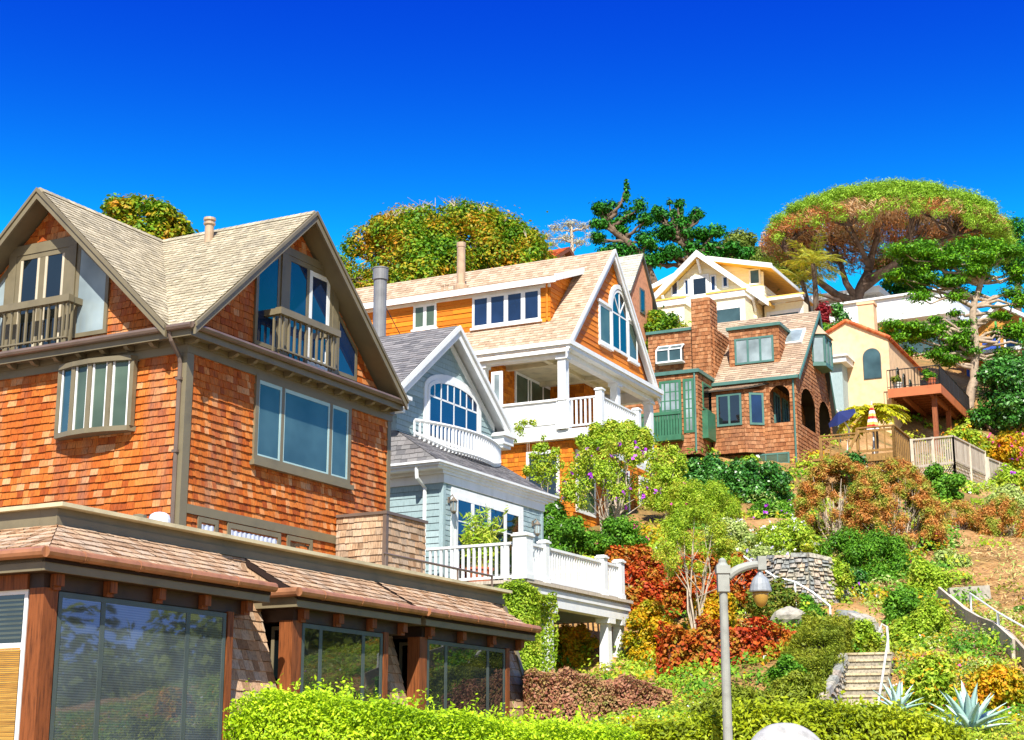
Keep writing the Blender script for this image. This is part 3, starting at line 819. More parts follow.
    w_ = window(H, PLf, ya, yb_, zf, zt2, M['trim'], M['glass_dark'], .1, [(ya+yb_)/2], mw=.14, proud=.07, name='balcony_door')
    mb = MB(); pbox(mb, PLf, ya-.2, yb_+.2, zt2+.002, zt2+.2, 0, .085); pbox(mb, PLf, ya-.2, ya-.002, zf, zt2, 0, .085); pbox(mb, PLf, yb_+.002, yb_+.2, zf, zt2, 0, .085); H.part('door_trim', mb, M['trim'], w_)
    mb = MB(); ym = (ya+yb_)/2
    for a, b in ((ya+.1, ya+.16), (ym-.13, ym-.07), (ym+.07, ym+.13), (yb_-.16, yb_-.1)): pbox(mb, PLf, a, b, zf+.1, zt2-.1, .02, .066)
    H.part('sash', mb, m_paint('pale tan sash', 'c4b8a0', .5, .05), w_)
    tl2 = lambda y: zu(y, yc)-.12
    for s_ in (-1, 1):
        q0 = (ya-.21) if s_ < 0 else (yb_+.21); q1 = q0+s_*.82
        polywin(H, PLf, [(q0, zs), (q1, zs), (q1, tl2(q1)), (q0, min(zt2+.1, tl2(q0)))], M['trim'], M['glass_pale'], .08, .06, bars=[((q0, zs+.62), (q1, zs+.62))])
    balcony(PLf, L_((67, 300), -.4)[0], L_((-6, 306), -.4)[0], .42, L_((40, 299), -.42)[1])
    # shingled deck wall on the wing roof, right of the low windows
    # corner in this house's coordinates
    yk = -1.2; xk = H.Rt(386, 512, yk)[0]; xe = H.Rt(425, 520, yk)[0]; zk = H.Rt(386, 512, yk)[1]
    mb = MB(); mb.box(xk+.03, xe, yk+.03, -.05, zb, zk-.03); core = H.part('deck_wall', mb, M['under'])
    mb = MB(); shingles(mb, H.PR(yk), [(xk, zb), (xe, zb), (xe, zk-.04), (xk, zk-.04)], .135, (.1, .22), .024)
    shingles(mb, H.PL(xk), [(yk, zb), (-.05, zb), (-.05, zk-.04), (yk, zk-.04)], .135, (.1, .22), .024)
    H.part('deck_wall_shingles', mb, M['shake_grey'], core)
    mb = MB(); mb.box(xk-.05, xe+.05, yk-.05, -.052, zk-.038, zk+.02); mb.box(xk-.035, xk+.05, yk-.035, yk+.05, zb, zk-.04); H.part('deck_wall_cap', mb, M['brown_gutter'], core)
house1()
# ================================================================== pale blue house with the white deck
def archpts(u0, u1, v0, vs, rise, n=14, p=2.0):
    """window outline: straight sides up to vs, elliptical head"""
    c, h = (u0+u1)/2, (u1-u0)/2
    return [(u0, v0), (u1, v0)]+[(c+h*math.cos(math.pi*i/n), vs+rise*math.sin(math.pi*i/n)) for i in range(n+1)]

H2 = House('blue_house', 525, 540, 38, 61.5, 2.9, 'pale blue shingled house with white trim, arched gable window and white railed deck on columns', 'house')
def house2():
    H = H2; zb = 2.9; zd = 5.86; yw = 2.64; xl, xr = .58, 5.98; zw = 8.86
    wh = M['white']
    # walls
    mb = MB(); mb.box(xl+.03, xr-.03, yw+.03, 11, zb, 9.0); mb.box(xl+.15, xr-.3, 3.93, 11, 9.0, 10.9)
    yg = 3.9; xc = 2.82; zr = 13.25; ze = 10.85; hs_ = 3.08; sl_ = (zr-ze)/hs_; ov = .32
    mb.prism([(xl+.2, yg+.03, 10.9), (xr-.3, yg+.03, 10.9), (xc, yg+.03, zr-.3)], (0, 7, 0))
    H.part('wall_core', mb, M['under_b'])
    x0, x1 = 1.12, 4.62
    PF, PG, PLf = H.PR(yw), H.PR(yg), H.PL(xl)
    xwl, xwr = .3, 5.4
    mb = MB()
    shingles(mb, PF, [(xl, zb), (xr, zb), (xr, zw), (xl, zw)], .13, (.14, .3), .012, skip=[(x0, x1, zd, 8.3)])
    shingles(mb, PLf, [(yw, zb), (11, zb), (11, zw), (yw, zw)], .17, (2., 4.), .022)
    zu = lambda x: zr-.16-abs(x-xc)*sl_
    shingles(mb, PG, [(xwl, 9.2), (xwr, 9.2), (xwr, zu(xwr)), (xc, zu(xc)), (xwl, zu(xwl))], .15, (1.5, 3.), .018)
    shingles(mb, H.PL(xwl), [(yg, 9.2), (11, 9.2), (11, 10.85), (yg, 10.85)], .15, (.2, .4), .012)
    H.part('wall', mb, M['siding_blue'])
    mb = MB(); mb.box(xr-.1, xr+.02, yw-.03, yw-.002, zb, zw-.3); H.part('corner_board', mb, M['siding_blue'])
    mb = MB(); mb.box(xl-.03, xl+.09, yw-.03, yw-.002, zb, zw-.3); mb.box(xl-.03, xl-.002, yw-.002, yw+.09, zb, zw-.3)
    H.part('corner_board', mb, M['siding_blue'])
    # lower cornice + skirt roof
    o_ = .48; of = .14
    mb = MB()
    mb.box(xl-.06, xr+.06, yw-.06, yw-.003, 8.5, 8.72); mb.box(xl-.06, xl-.003, yw-.002, 11, 8.5, 8.72)
    mb.box(xl-.18, xr+.18, yw-.1, 4, 8.721, 8.8); mb.box(xl-.18, xl, 4.001, 11, 8.721, 8.8)
    mb.box(xl-o_, xr+o_, yw-of, 4, 8.801, 8.87); mb.box(xl-o_, xl, 4.001, 11, 8.801, 8.87)
    H.part('cornice', mb, wh)
    mb = MB()
    for k, dz in ((0, 8.872), (.05, 8.93)):
        mb.box(xl-o_-.06-k, xr+o_+.06+k, yw-of-.06-k, yw-of+.04, dz, dz+.056); mb.box(xl-o_-.06-k, xl-o_+.04, yw-of+.042, 11, dz, dz+.056)
    H.part('gutter', mb, wh)
    za, zt = 8.98, 9.92
    f1 = [(xl-o_, yw-of, za), (xr+o_, yw-of, za), (xr-.1, yg, zt), (xwl, yg, zt)]
    f2 = [(xl-o_, 11, za), (xl-o_, yw-of, za), (xwl, yg, zt), (xwl, 11, zt-.0)]
    mb = MB(); slab(mb, f1, .08); slab(mb, f2, .08); sk = H.part('skirt_roof', mb, M['under_g'])
    mb = MB(); roof_sh(mb, f1, .13, (.14, .3), .016); roof_sh(mb, f2, .13, (.14, .3), .016); H.part('skirt_shingles', mb, M['roof_grey'], sk)
    mb = MB(); yd = yw+.5
    mb.tube([(xl-o_, yd, 8.9), (xl-o_+.03, yd, 8.6), (xl-.06, yd, 8.4), (xl-.06, yd, zb)], .05, 8); H.part('downpipe', mb, wh)
    # main roof
    fl = [(xc, yg-ov, zr), (xc, 11.4, zr), (xc-hs_, 11.4, ze), (xc-hs_, yg-ov, ze)]
    fr = [(xc, yg-ov, zr), (xc, 11.4, zr), (xc+hs_, 11.4, ze), (xc+hs_, yg-ov, ze)]
    mb = MB(); slab(mb, fl, .12); slab(mb, fr, .12); rf = H.part('roof', mb, wh)
    mb = MB(); roof_sh(mb, fl, .15, (.2, .4), .016); roof_sh(mb, fr, .15, (.2, .4), .016); H.part('roof_shingles', mb, M['roof_grey'], rf)
    mb = MB()
    for sgn in (-1, 1):
        for (dd, th, dz, hh) in ((yg-ov-.001, .05, -.2, .3), (yg-ov-.05, .06, -.06, .13), (yg-.003, .05, -.36, .2)):
            l_ = hs_ if dd < yg-.1 else hs_-.5
            p0 = Vector((xc, dd, zr+dz)); p1 = Vector((xc+sgn*l_, dd, zr-l_*sl_+dz)); h2 = Vector((0, 0, hh/2))
            mb.prism([p0+h2, p1+h2, p1-h2, p0-h2], (0, -th, 0))
    H.part('bargeboard', mb, wh, rf)
    for sgn in (-1, 1):
        xa = xc+sgn*(hs_+.03); xb = xc+sgn*(hs_-.55)
        a, b = min(xa, xb), max(xa, xb)
        mb = MB(); mb.box(a, b, yg-ov-.06, yg+.0, ze-.42, ze-.2); mb.box(a-.07, b+.07, yg-ov-.13, yg+.0, ze-.199, ze-.1); mb.box(a+.06, b-.06, yg-ov, yg, ze-.52, ze-.421)
        H.part('cornice_return', mb, wh, rf)
    # arched gable window
    u0, u1 = H.Rt(426, 410, yg)[0], H.Rt(477, 420, yg)[0]
    v0 = 9.95; vs = H.Rt(426, 388, yg)[1]; rise = .42
    vm = vs-.18
    bars = [((u0+.06, vm), (u1-.06, vm))]
    for i in range(1, 4): x = lerp(u0, u1, i/4); bars.append(((x, v0+.05), (x, vm)))
    for i in range(1, 8): x = lerp(u0, u1, i/8); bars.append(((x, vm), (x, vs+rise*math.sqrt(max(0, 1-((i-4)/4)**2))*.92)))
    w_ = polywin(H, PG, archpts(u0, u1, v0, vs, rise), wh, M['glass_blue'], .1, .07, bars=bars, bw=.05, name='arched_window')
    mb = MB(); o1 = archpts(u0-.16, u1+.16, v0, vs, rise+.16); i1 = archpts(u0-.004, u1+.004, v0, vs, rise+.004); ringpoly(mb, PG, o1, i1, 0, .05); H.part('casing', mb, wh, w_)
    # bowed balconet rail on the skirt roof
    xa, xb = u0-.75, u1+1.1; n = 34; pts = []
    for i in range(n+1):
        t = i/n; pts.append((lerp(xa, xb, t), yg-.12-.55*math.sin(math.pi*t)**.8))
    zr_ = 10.3; mb = MB()
    zs = lambda y: za+(y-(yw-of))*(zt-za)/(yg-yw+of)+.03
    mb.tube([(x, y, zr_) for x, y in pts], .05, 6); mb.tube([(x, y, max(zs(y)+.1, 9.68)) for x, y in pts], .045, 6)
    for x, y in pts: mb.bar((x, y, max(zs(y), 9.6)), (x, y, zr_), .045, .045)
    H.part('balconet', mb, wh)
    # french doors to the deck
    bars = []
    mull = [lerp(x0, x1, .25), lerp(x0, x1, .5), lerp(x0, x1, .75)]
    ed = [x0+.12]+mull+[x1-.12]
    for i in range(4):
        a, b = ed[i], ed[i+1]
        bars.append((7.62, a, b))
        for k in (1, 2): bars.append((lerp(a, b, k/3), 0, 7.62, 8.2))
    w_ = window(H, PF, x0, x1, zd+.02, 8.28, wh, M['glass_dark'], .12, mull, bars, mw=.16, proud=.06, trim=.17, name='french_door')
    # wall lanterns
    for (px, py) in ((448, 505), (532, 528)):
        x, z = H.Rt(px, py, yw)
        k = .8; yl_ = yw-.17
        mb = MB(); mb.box(x-.04, x+.04, yw-.04, yw-.003, z+.05, z+.2); mb.tube([(x, yw-.03, z+.17), (x, yw-.13, z+.25), (x, yl_, z+.18)], .014, 6)
        mb.lathe((x, yl_, z), [(.13*k, .1*k), (.1*k, .14*k), (.05*k, .2*k), (.01, .24*k)], 8); mb.lathe((x, yl_, z-.24*k), [(.02, -.05), (.08*k, 0), (.09*k, .03)], 8)
        for q in range(4):
            a = q*math.pi/2+.4; mb.bar((x+.085*k*math.cos(a), yl_+.085*k*math.sin(a), z-.22*k), (x+.1*k*math.cos(a), yl_+.1*k*math.sin(a), z+.11*k), .015, .015)
        l = H.part('wall_lantern', mb, M['lantern'])
        mb = MB(); mb.lathe((x, yl_, z-.2*k), [(.07*k, 0), (.085*k, .3*k)], 8); H.part('lamp_glass', mb, M['glass_pale'], l)
    # deck
    mb = MB(); mb.box(0, 5.92, -.02, yw-.003, 5.74, zd); H.part('deck_floor', mb, M['wood_grey'])
    mb = MB(); mb.box(-.08, 6.0, -.1, -.021, 5.8, 5.88); mb.box(-.08, -.003, -.02, yw+.2, 5.8, 5.88); H.part('deck_edge', mb, M['wood_grey'])
    mb = MB(); mb.box(0.02, 5.9, 0, .3, 5.34, 5.738); mb.box(.02, .3, .302, yw-.003, 5.34, 5.738); mb.box(5.6, 5.9, .302, yw-.003, 5.34, 5.738)
    mb.box(-.02, 5.94, -.04, -.001, 5.6, 5.738); mb.box(.3, 5.6, .302, yw-.003, 5.62, 5.66)
    H.part('deck_beam', mb, wh)
    xs = [0.05, H.Rt(547, 565)[0], H.Rt(605, 580)[0], H.Rt(622, 583)[0]]
    wd = [.36, .2, .22, .22]
    for x, d in zip(xs, wd): post(H, x, .08, 5.88, 6.9 if d > .3 else 6.86, d, wh)
    for i in range(3): railing(H, (xs[i]+wd[i]/2, .08), (xs[i+1]-wd[i+1]/2, .08), 5.86, 6.79, wh, step=.13)
    railing(H, (.05, .26), (.05, yw+.1), 5.86, 6.79, wh, step=.15, bw=.055)
    railing(H, (5.8, .26), (5.8, yw-.05), 5.86, 6.79, wh, step=.15)
    for x in (H.Rt(606, 650, .2)[0], 5.68, H.Rt(547, 640, .2)[0]):
        mb = MB(); h = .15; mb.hexa([(x-h, .2-h, zb), (x+h, .2-h, zb), (x+h, .2+h, zb), (x-h, .2+h, zb), (x-h*.75, .2-h*.75, 5.2), (x+h*.75, .2-h*.75, 5.2), (x+h*.75, .2+h*.75, 5.2), (x-h*.75, .2+h*.75, 5.2)])
        mb.box(x-h-.05, x+h+.05, .2-h-.05, .2+h+.05, 5.2, 5.337); H.part('column', mb, wh)
    # flue pipe on the far roof slope
    fx, fy = xc-1.35, 7.9
    a = H.Rt(380, 300, 7.9)[0]
    mb = MB(); zt_ = H.Rt(380, 268, fy)[1]
    mb.lathe((a, fy, 10.9), [(.2, 0), (.2, zt_-11.3), (.235, zt_-11.28), (.235, zt_-10.95), (.25, zt_-10.93), (.25, zt_-10.9), (.05, zt_-10.88)], 18)
    H.part('flue', mb, M['grey_metal'], rf)
    mb = MB(); mb.tube([(a, fy, zt_-.9), (a+1.2, fy-1.2, 12.4)], .012, 4); H.part('guy_wire', mb, M['black'], rf)
house2()

# ================================================================== orange house
H3 = House('orange_house', 572, 343, 55, 63.5, 9.6, 'bright orange shingled house with white trim, long dormer and white corner porch', 'house')
def house3():
    H = H3; zb = 9.6; wh = M['white']; xc = 3.57; zr = 20.66; hs_ = 4.42; ze = 15.80; ov = .16; sl_ = (zr-ze)/hs_
    xl, xr, yb = -.5, 7.6, 3.4; yend = 12.5; zf = 12.95; zc = 15.55; zk = 16.02
    mb = MB()
    mb.box(xl+.25, xr-.2, -.07, yend, zb, 12.6); mb.box(xl+.03, xr-.03, yb+.03, yend, 12.6, 16.06)
    mb.prism([(xl+.03, .03, 16.1), (xr-.03, .03, 16.1), (xc, .03, zr-.3)], (0, yend, 0))
    H.part('wall_core', mb, M['under_o'])
    PF = H.PR(0)
    zu = lambda x: zr-.15-abs(x-xc)*sl_
    g0, g1 = H.Rt(598, 320, 0)[0], H.Rt(636, 340, 0)[0]
    mb = MB()
    shingles(mb, PF, [(xl+.15, 16.08), (xr-.6, 16.08), (xc, zu(xc))], .2, (2, 4), .03)
    H.part('gable_siding', mb, M['siding_orange'])
    mb = MB()
    shingles(mb, H.PR(yb), [(xl, 12.6), (xr, 12.6), (xr, zk), (xl, zk)], .15, (.15, .3), .02)
    shingles(mb, H.PL(xl), [(yb, 12.6), (yend, 12.6), (yend, 15.7), (yb, 15.7)], .18, (.2, .5), .02)
    shingles(mb, H.PL(xl+.22), [(-.1, zb), (yend, zb), (yend, 12.6), (-.1, 12.6)], .16, (.15, .3), .02)
    shingles(mb, H.PR(-.1), [(xl+.22, zb), (xr-.2, zb), (xr-.2, 12.6), (xl+.22, 12.6)], .16, (.15, .3), .02)
    # chimney breast / room corner inside the porch
    kx, ky = H.Rt(584, 390, 1.9)[0], 1.9
    shingles(mb, H.PR(ky), [(kx, zf), (kx+1.6, zf), (kx+1.6, zk), (kx, zk)], .15, (.15, .3), .02)
    shingles(mb, H.PL(kx), [(ky, zf), (yb, zf), (yb, zk), (ky, zk)], .15, (.15, .3), .02)
    H.part('wall', mb, M['siding_orange_sh'])
    mb = MB(); mb.box(kx+.03, kx+1.57, ky+.03, yb, zf, zk-.01); H.part('porch_room', mb, M['under_o'])
    # entablature
    mb = MB()
    mb.box(xl-.15, xr+.2, -.02, .28, zc+.02, 16.0); mb.box(xl-.15, xl+.2, .281, yend, zc+.02, 16.0); mb.box(xr-.1, xr+.2, .281, yb, zc+.02, 16.0)
    mb.box(xl-.34, xr+.38, -.3, -.021, 15.76, 15.9); mb.box(xl-.34, xl-.151, -.02, yend, 15.76, 15.9)
    mb.box(xl-.42, xr+.46, -.36, -.05, 15.901, 16.06); mb.box(xl-.42, xl-.2, -.049, yend, 15.901, 16.06)
    H.part('cornice', mb, wh)
    mb = MB(); mb.box(xl+.2, xr-.1, .281, yb-.003, zk, zk+.04); H.part('porch_ceiling', mb, M['ceil'])
    mb = MB()
    for x in (1.6, 4.4): mb.box(x-.1, x+.1, .29, yb-.01, zk-.16, zk-.002)
    for y in (1.5,): mb.box(xl+.2, xr-.1, y-.1, y+.1, zk-.14, zk-.004)
    H.part('ceiling_beam', mb, M['ceil'])
    # roof
    e0 = xc-hs_; fl = [(xc, -ov, zr), (xc, yend+.3, zr), (e0, yend+.3, ze), (e0, -ov, ze)]
    fr = [(xc, -ov, zr), (xc, yend+.3, zr), (xc+hs_, yend+.3, ze), (xc+hs_, -ov, ze)]
    mb = MB(); slab(mb, fl, .14); slab(mb, fr, .14); rf = H.part('roof', mb, wh)
    mb = MB(); roof_sh(mb, fl, .17, (.14, .28), .02); roof_sh(mb, fr, .17, (.14, .28), .02); 
    H.part('roof_shingles', mb, M['roof_pink'], rf)
    mb = MB()
    for sgn in (-1, 1):
        for (dd, th, dz, hh) in ((-ov-.001, .05, -.16, .36), (-ov-.05, .05, -.04, .14)):
            p0 = Vector((xc, dd, zr+dz)); p1 = Vector((xc+sgn*(hs_+.05), dd, zr-(hs_+.05)*sl_+dz)); h2 = Vector((0, 0, hh/2))
            mb.prism([p0+h2, p1+h2, p1-h2, p0-h2], (0, -th, 0))
    H.part('bargeboard', mb, wh, rf)
    # shed dormer
    dx = .42; dsl = .36; zd = 18.62; y0, y1 = 1.05, 10.2
    xm = (zd-ze+hs_*0 + (-(dx-.3))*dsl + (-(e0))*0)  # placeholder, set below
    # intersection of dormer roof z = zd+.12+(x-dx+.3)*dsl with the main roof z = ze+(x-e0)*sl_
    xm = (zd+.12-(dx-.3)*dsl-ze+e0*sl_)/(sl_-dsl); zm = ze+(xm-e0)*sl_
    zbot = ze+(dx-e0)*sl_
    mb = MB()
    mb.prism([(dx+.03, y0+.03, zbot-.2), (dx+.03, y0+.03, zd+.08), (xm-.1, y0+.03, zm-.1)], (0, y1-y0-.06, 0)); dm = H.part('dormer', mb, M['under_o'], rf)
    mb = MB(); shingles(mb, H.PL(dx), [(y0, zbot), (y1, zbot), (y1, zd+.1), (y0, zd+.1)], .19, (2, 4), .03)
    shingles(mb, H.PR(y0), [(dx, zbot), (dx, zd+.1), (xm, zm)][::-1], .19, (1, 2), .03)
    H.part('dormer_siding', mb, M['siding_orange'], rf)
    fd = [(dx-.3, y0-.35, zd+.12), (dx-.3, y1+.35, zd+.12), (xm, y1+.35, zm), (xm, y0-.35, zm)]
    mb = MB(); slab(mb, [(x, y, z+.05) for x, y, z in fd], .12); mb.box(dx-.36, dx-.301, y0-.38, y1+.38, zd-.06, zd+.17)
    mb.box(dx-.06, dx-.003, y0-.03, y1, zd-.12, zd+.0)
    p0 = Vector((dx-.36, y0-.352, zd+.1)); p1 = Vector((xm, y0-.352, zm+.05)); h2 = Vector((0, 0, .13)); mb.prism([p0+h2, p1+h2, p1-h2, p0-h2], (0, -.05, 0))
    H.part('dormer_eave', mb, wh, rf)
    mb = MB(); roof_sh(mb, [(x, y, z+.055) for x, y, z in fd], .17, (.14, .28), .02); H.part('dormer_shingles', mb, M['roof_pink'], rf)
    PD = H.PL(dx)
    a, b = H.Lt(541, 310, dx)[0], H.Lt(473, 318, dx)[0]
    window(H, PD, a, b, 17.3, 18.5, wh, M['glass_blue'], .09, [lerp(a, b, .25), lerp(a, b, .5), lerp(a, b, .75)], mw=.17, proud=.07, name='dormer_window', sill=.08)
    a, b = H.Lt(437, 320, dx)[0], H.Lt(414, 325, dx)[0]
    window(H, PD, a, b, 17.55, 18.5, wh, M['glass_grn'], .09, [lerp(a, b, .5)], mw=.14, proud=.07, name='dormer_window', sill=.08)
    mb = MB(); mb.tube([(dx-.05, y0+.1, zd), (dx-.05, y0+.1, zbot+.05)], .045, 6); H.part('downpipe', mb, M['siding_orange'], rf)
    fx = 1.9; fy = H.Lt(461, 280, fx)[0]; zt = H.Lt(461, 243, fx)[1]; z0 = zd+.12+(fx-dx+.3)*dsl
    mb = MB(); mb.lathe((fx, fy, z0-.3), [(.3, 0), (.3, .45), (.17, .55), (.16, zt-z0+.1), (.18, zt-z0+.12), (.18, zt-z0+.3), (.03, zt-z0+.31)], 14); H.part('flue', mb, M['tan_metal'], rf)
    for q in (3.0, 4.2): mb = MB(); fy = H.Lt(430+q*4, 300, .9)[0]; mb.lathe((.9, fy, 18.7), [(.05, 0), (.05, .6), (.07, .6), (.07, .66)], 8); H.part('vent_pipe', mb, M['tan_metal'], rf)
    # gable window: two low lights, arched middle
    zl, zh = 16.78, 18.3; c0, c1 = H.Rt(610, 310, 0)[0], H.Rt(626, 320, 0)[0]; za = zh+.1
    w_ = window(H, PF, g0, c0-.06, zl, zh, wh, M['glass_grn'], .1, proud=.07, name='gable_window', sill=.12)
    window(H, PF, c1+.06, g1, zl, zh, wh, M['glass_grn'], .1, proud=.07, name='gable_window', sill=.12)
    cc = (c0+c1)/2
    bars = [((cc, zl), (cc, zh)), ((c0, zh-.05), (c1, zh-.05))]+[((cc, zh), (cc+(c1-c0)*.5*math.cos(q), za+(c1-c0)*.5*math.sin(q))) for q in (.8, 1.57, 2.34)]
    polywin(H, PF, archpts(c0-.02, c1+.02, zl, za, (c1-c0)*.55), wh, M['glass_dark'], .11, .08, bars=bars, bw=.06, name='gable_window')
    mb = MB(); o1 = archpts(c0-.2, c1+.2, za, za+.02, (c1-c0)*.55+.18)[2:]; i1 = archpts(c0-.025, c1+.025, za, za+.02, (c1-c0)*.55+.005)[2:]
    for i in range(len(o1)-1):
        q = [o1[i], o1[i+1], i1[i+1], i1[i]]; mb.hexa([PF(*p, 0) for p in q]+[PF(*p, .1) for p in q])
    pbox(mb, PF, g0-.1, c0-.06, zh+.003, zh+.12, 0, .11); pbox(mb, PF, c1+.06, g1+.1, zh+.003, zh+.12, 0, .11)
    H.part('casing', mb, wh, w_)
    # porch: floor, columns, panels, rails
    fp = -1.5
    py_ = H.Lt(600, 410, xl)[0]
    xe = H.Rt(637, 425, py_)[0]
    mb = MB(); mb.box(xl-.05, xr, -.0, yb-.003, 12.62, zf); mb.box(xl-.05, xe+.1, py_-.08, -.002, 12.62, zf); H.part('porch_floor', mb, wh)
    for (x, y) in ((xl, .12), (H.Rt(615, 380, .12)[0], .12), (xr-.05, .12), (xl, yb-.1)):
        mb = MB(); h = .15; mb.box(x-h, x+h, y-h, y+h, zf if x < xr-.2 else zb+1, zc+.02); mb.box(x-h-.06, x+h+.06, y-h-.06, y+h+.06, zc-.1, zc+.018); mb.box(x-h-.03, x+h+.03, y-h-.03, y+h+.03, zf+1.02, zf+1.1)
        H.part('column', mb, wh)
    mb = MB(); mb.box(xl-.06, xl+.06, .28, yb-.26, zf, zf+1.02); mb.box(xl-.12, xl+.12, .28, yb-.26, zf+1.021, zf+1.1)
    for q in range(3): mb.box(xl-.085, xl-.061, .4+q*.95, 1.25+q*.95, zf+.2, zf+.85)
    mb.box(xl-.13, xl+.2, -.1, .34, zf, zf+1.0)
    H.part('porch_panel', mb, wh)
    post(H, xl, py_, zf, zf+1.25, .24, wh); post(H, xe, py_, zf, zf+1.2, .24, wh)
    railing(H, (xl, -.12), (xl, py_+.12), zf, zf+1.08, wh, step=.17, bw=.06)
    railing(H, (xl+.12, py_), (xe-.12, py_), zf, zf+1.08, wh, step=.17, bw=.06)
    railing(H, (xe, py_+.12), (xe, -.0), zf, zf+1.08, wh, step=.17, bw=.06)
    a, b = H.Rt(514, 390, yb)[0], H.Rt(552, 392, yb)[0]
    window(H, H.PR(yb), a, b, zf+.02, H.Rt(514, 371, yb)[1], wh, M['glass_grn'], .1, [lerp(a, b, .33), lerp(a, b, .4), lerp(a, b, .72)], mw=.1, proud=.07, name='sliding_door')
    a, b = H.Lt(503, 370, xl)[0], H.Lt(492, 370, xl)[0]
    window(H, H.PL(xl), a, b, 14.0, 15.3, wh, M['glass_pale'], .12, proud=.06, name='side_window')
    lx, ly = H.Zt(561, 372, 15.4)
    mb = MB(); mb.tube([(lx, ly, zk), (lx, ly, 15.2)], .02, 6); mb.lathe((lx, ly, 14.85), [(.05, 0), (.11, .08), (.11, .25), (.03, .36)], 8); H.part('porch_lantern', mb, M['black'])
    # lower storey windows
    P2 = H.PR(-.1)
    for (pa, pb) in ((575, 594), (605, 615), (617, 628), (638, 650)):
        window(H, P2, H.Rt(pa, 470, -.1)[0], H.Rt(pb, 470, -.1)[0], 10.1, 12.3, wh, M['glass_grn'], .14, proud=.07, name='lower_window')
    window(H, H.PL(xl+.22), H.Lt(560, 470, xl+.22)[0], H.Lt(527, 470, xl+.22)[0], 10.6, 12.3, wh, M['glass_dark'], .12, proud=.07, name='lower_window')
house3()
# ================================================================== brown shingle house with green trim
def arch_panel(mb, pl, u0, u1, z0, ztop, au0, au1, zspring, n=10, **kw):
    """shingled wall panel u0..u1 x z0..ztop with a round-headed opening au0..au1 from z0"""
    r = (au1-au0)/2; c = (au0+au1)/2
    shingles(mb, pl, [(u0, z0), (au0, z0), (au0, ztop), (u0, ztop)], **kw); shingles(mb, pl, [(au1, z0), (u1, z0), (u1, ztop), (au1, ztop)], **kw)
    h = [(c-r*math.cos(math.pi*i/n), zspring+r*min(1.0, (ztop-.12-zspring)/r)*math.sin(math.pi*i/n)) for i in range(n+1)]
    for i in range(n):
        a, b = h[i], h[i+1]; shingles(mb, pl, [a, b, (b[0], ztop), (a[0], ztop)], **kw)
    return h

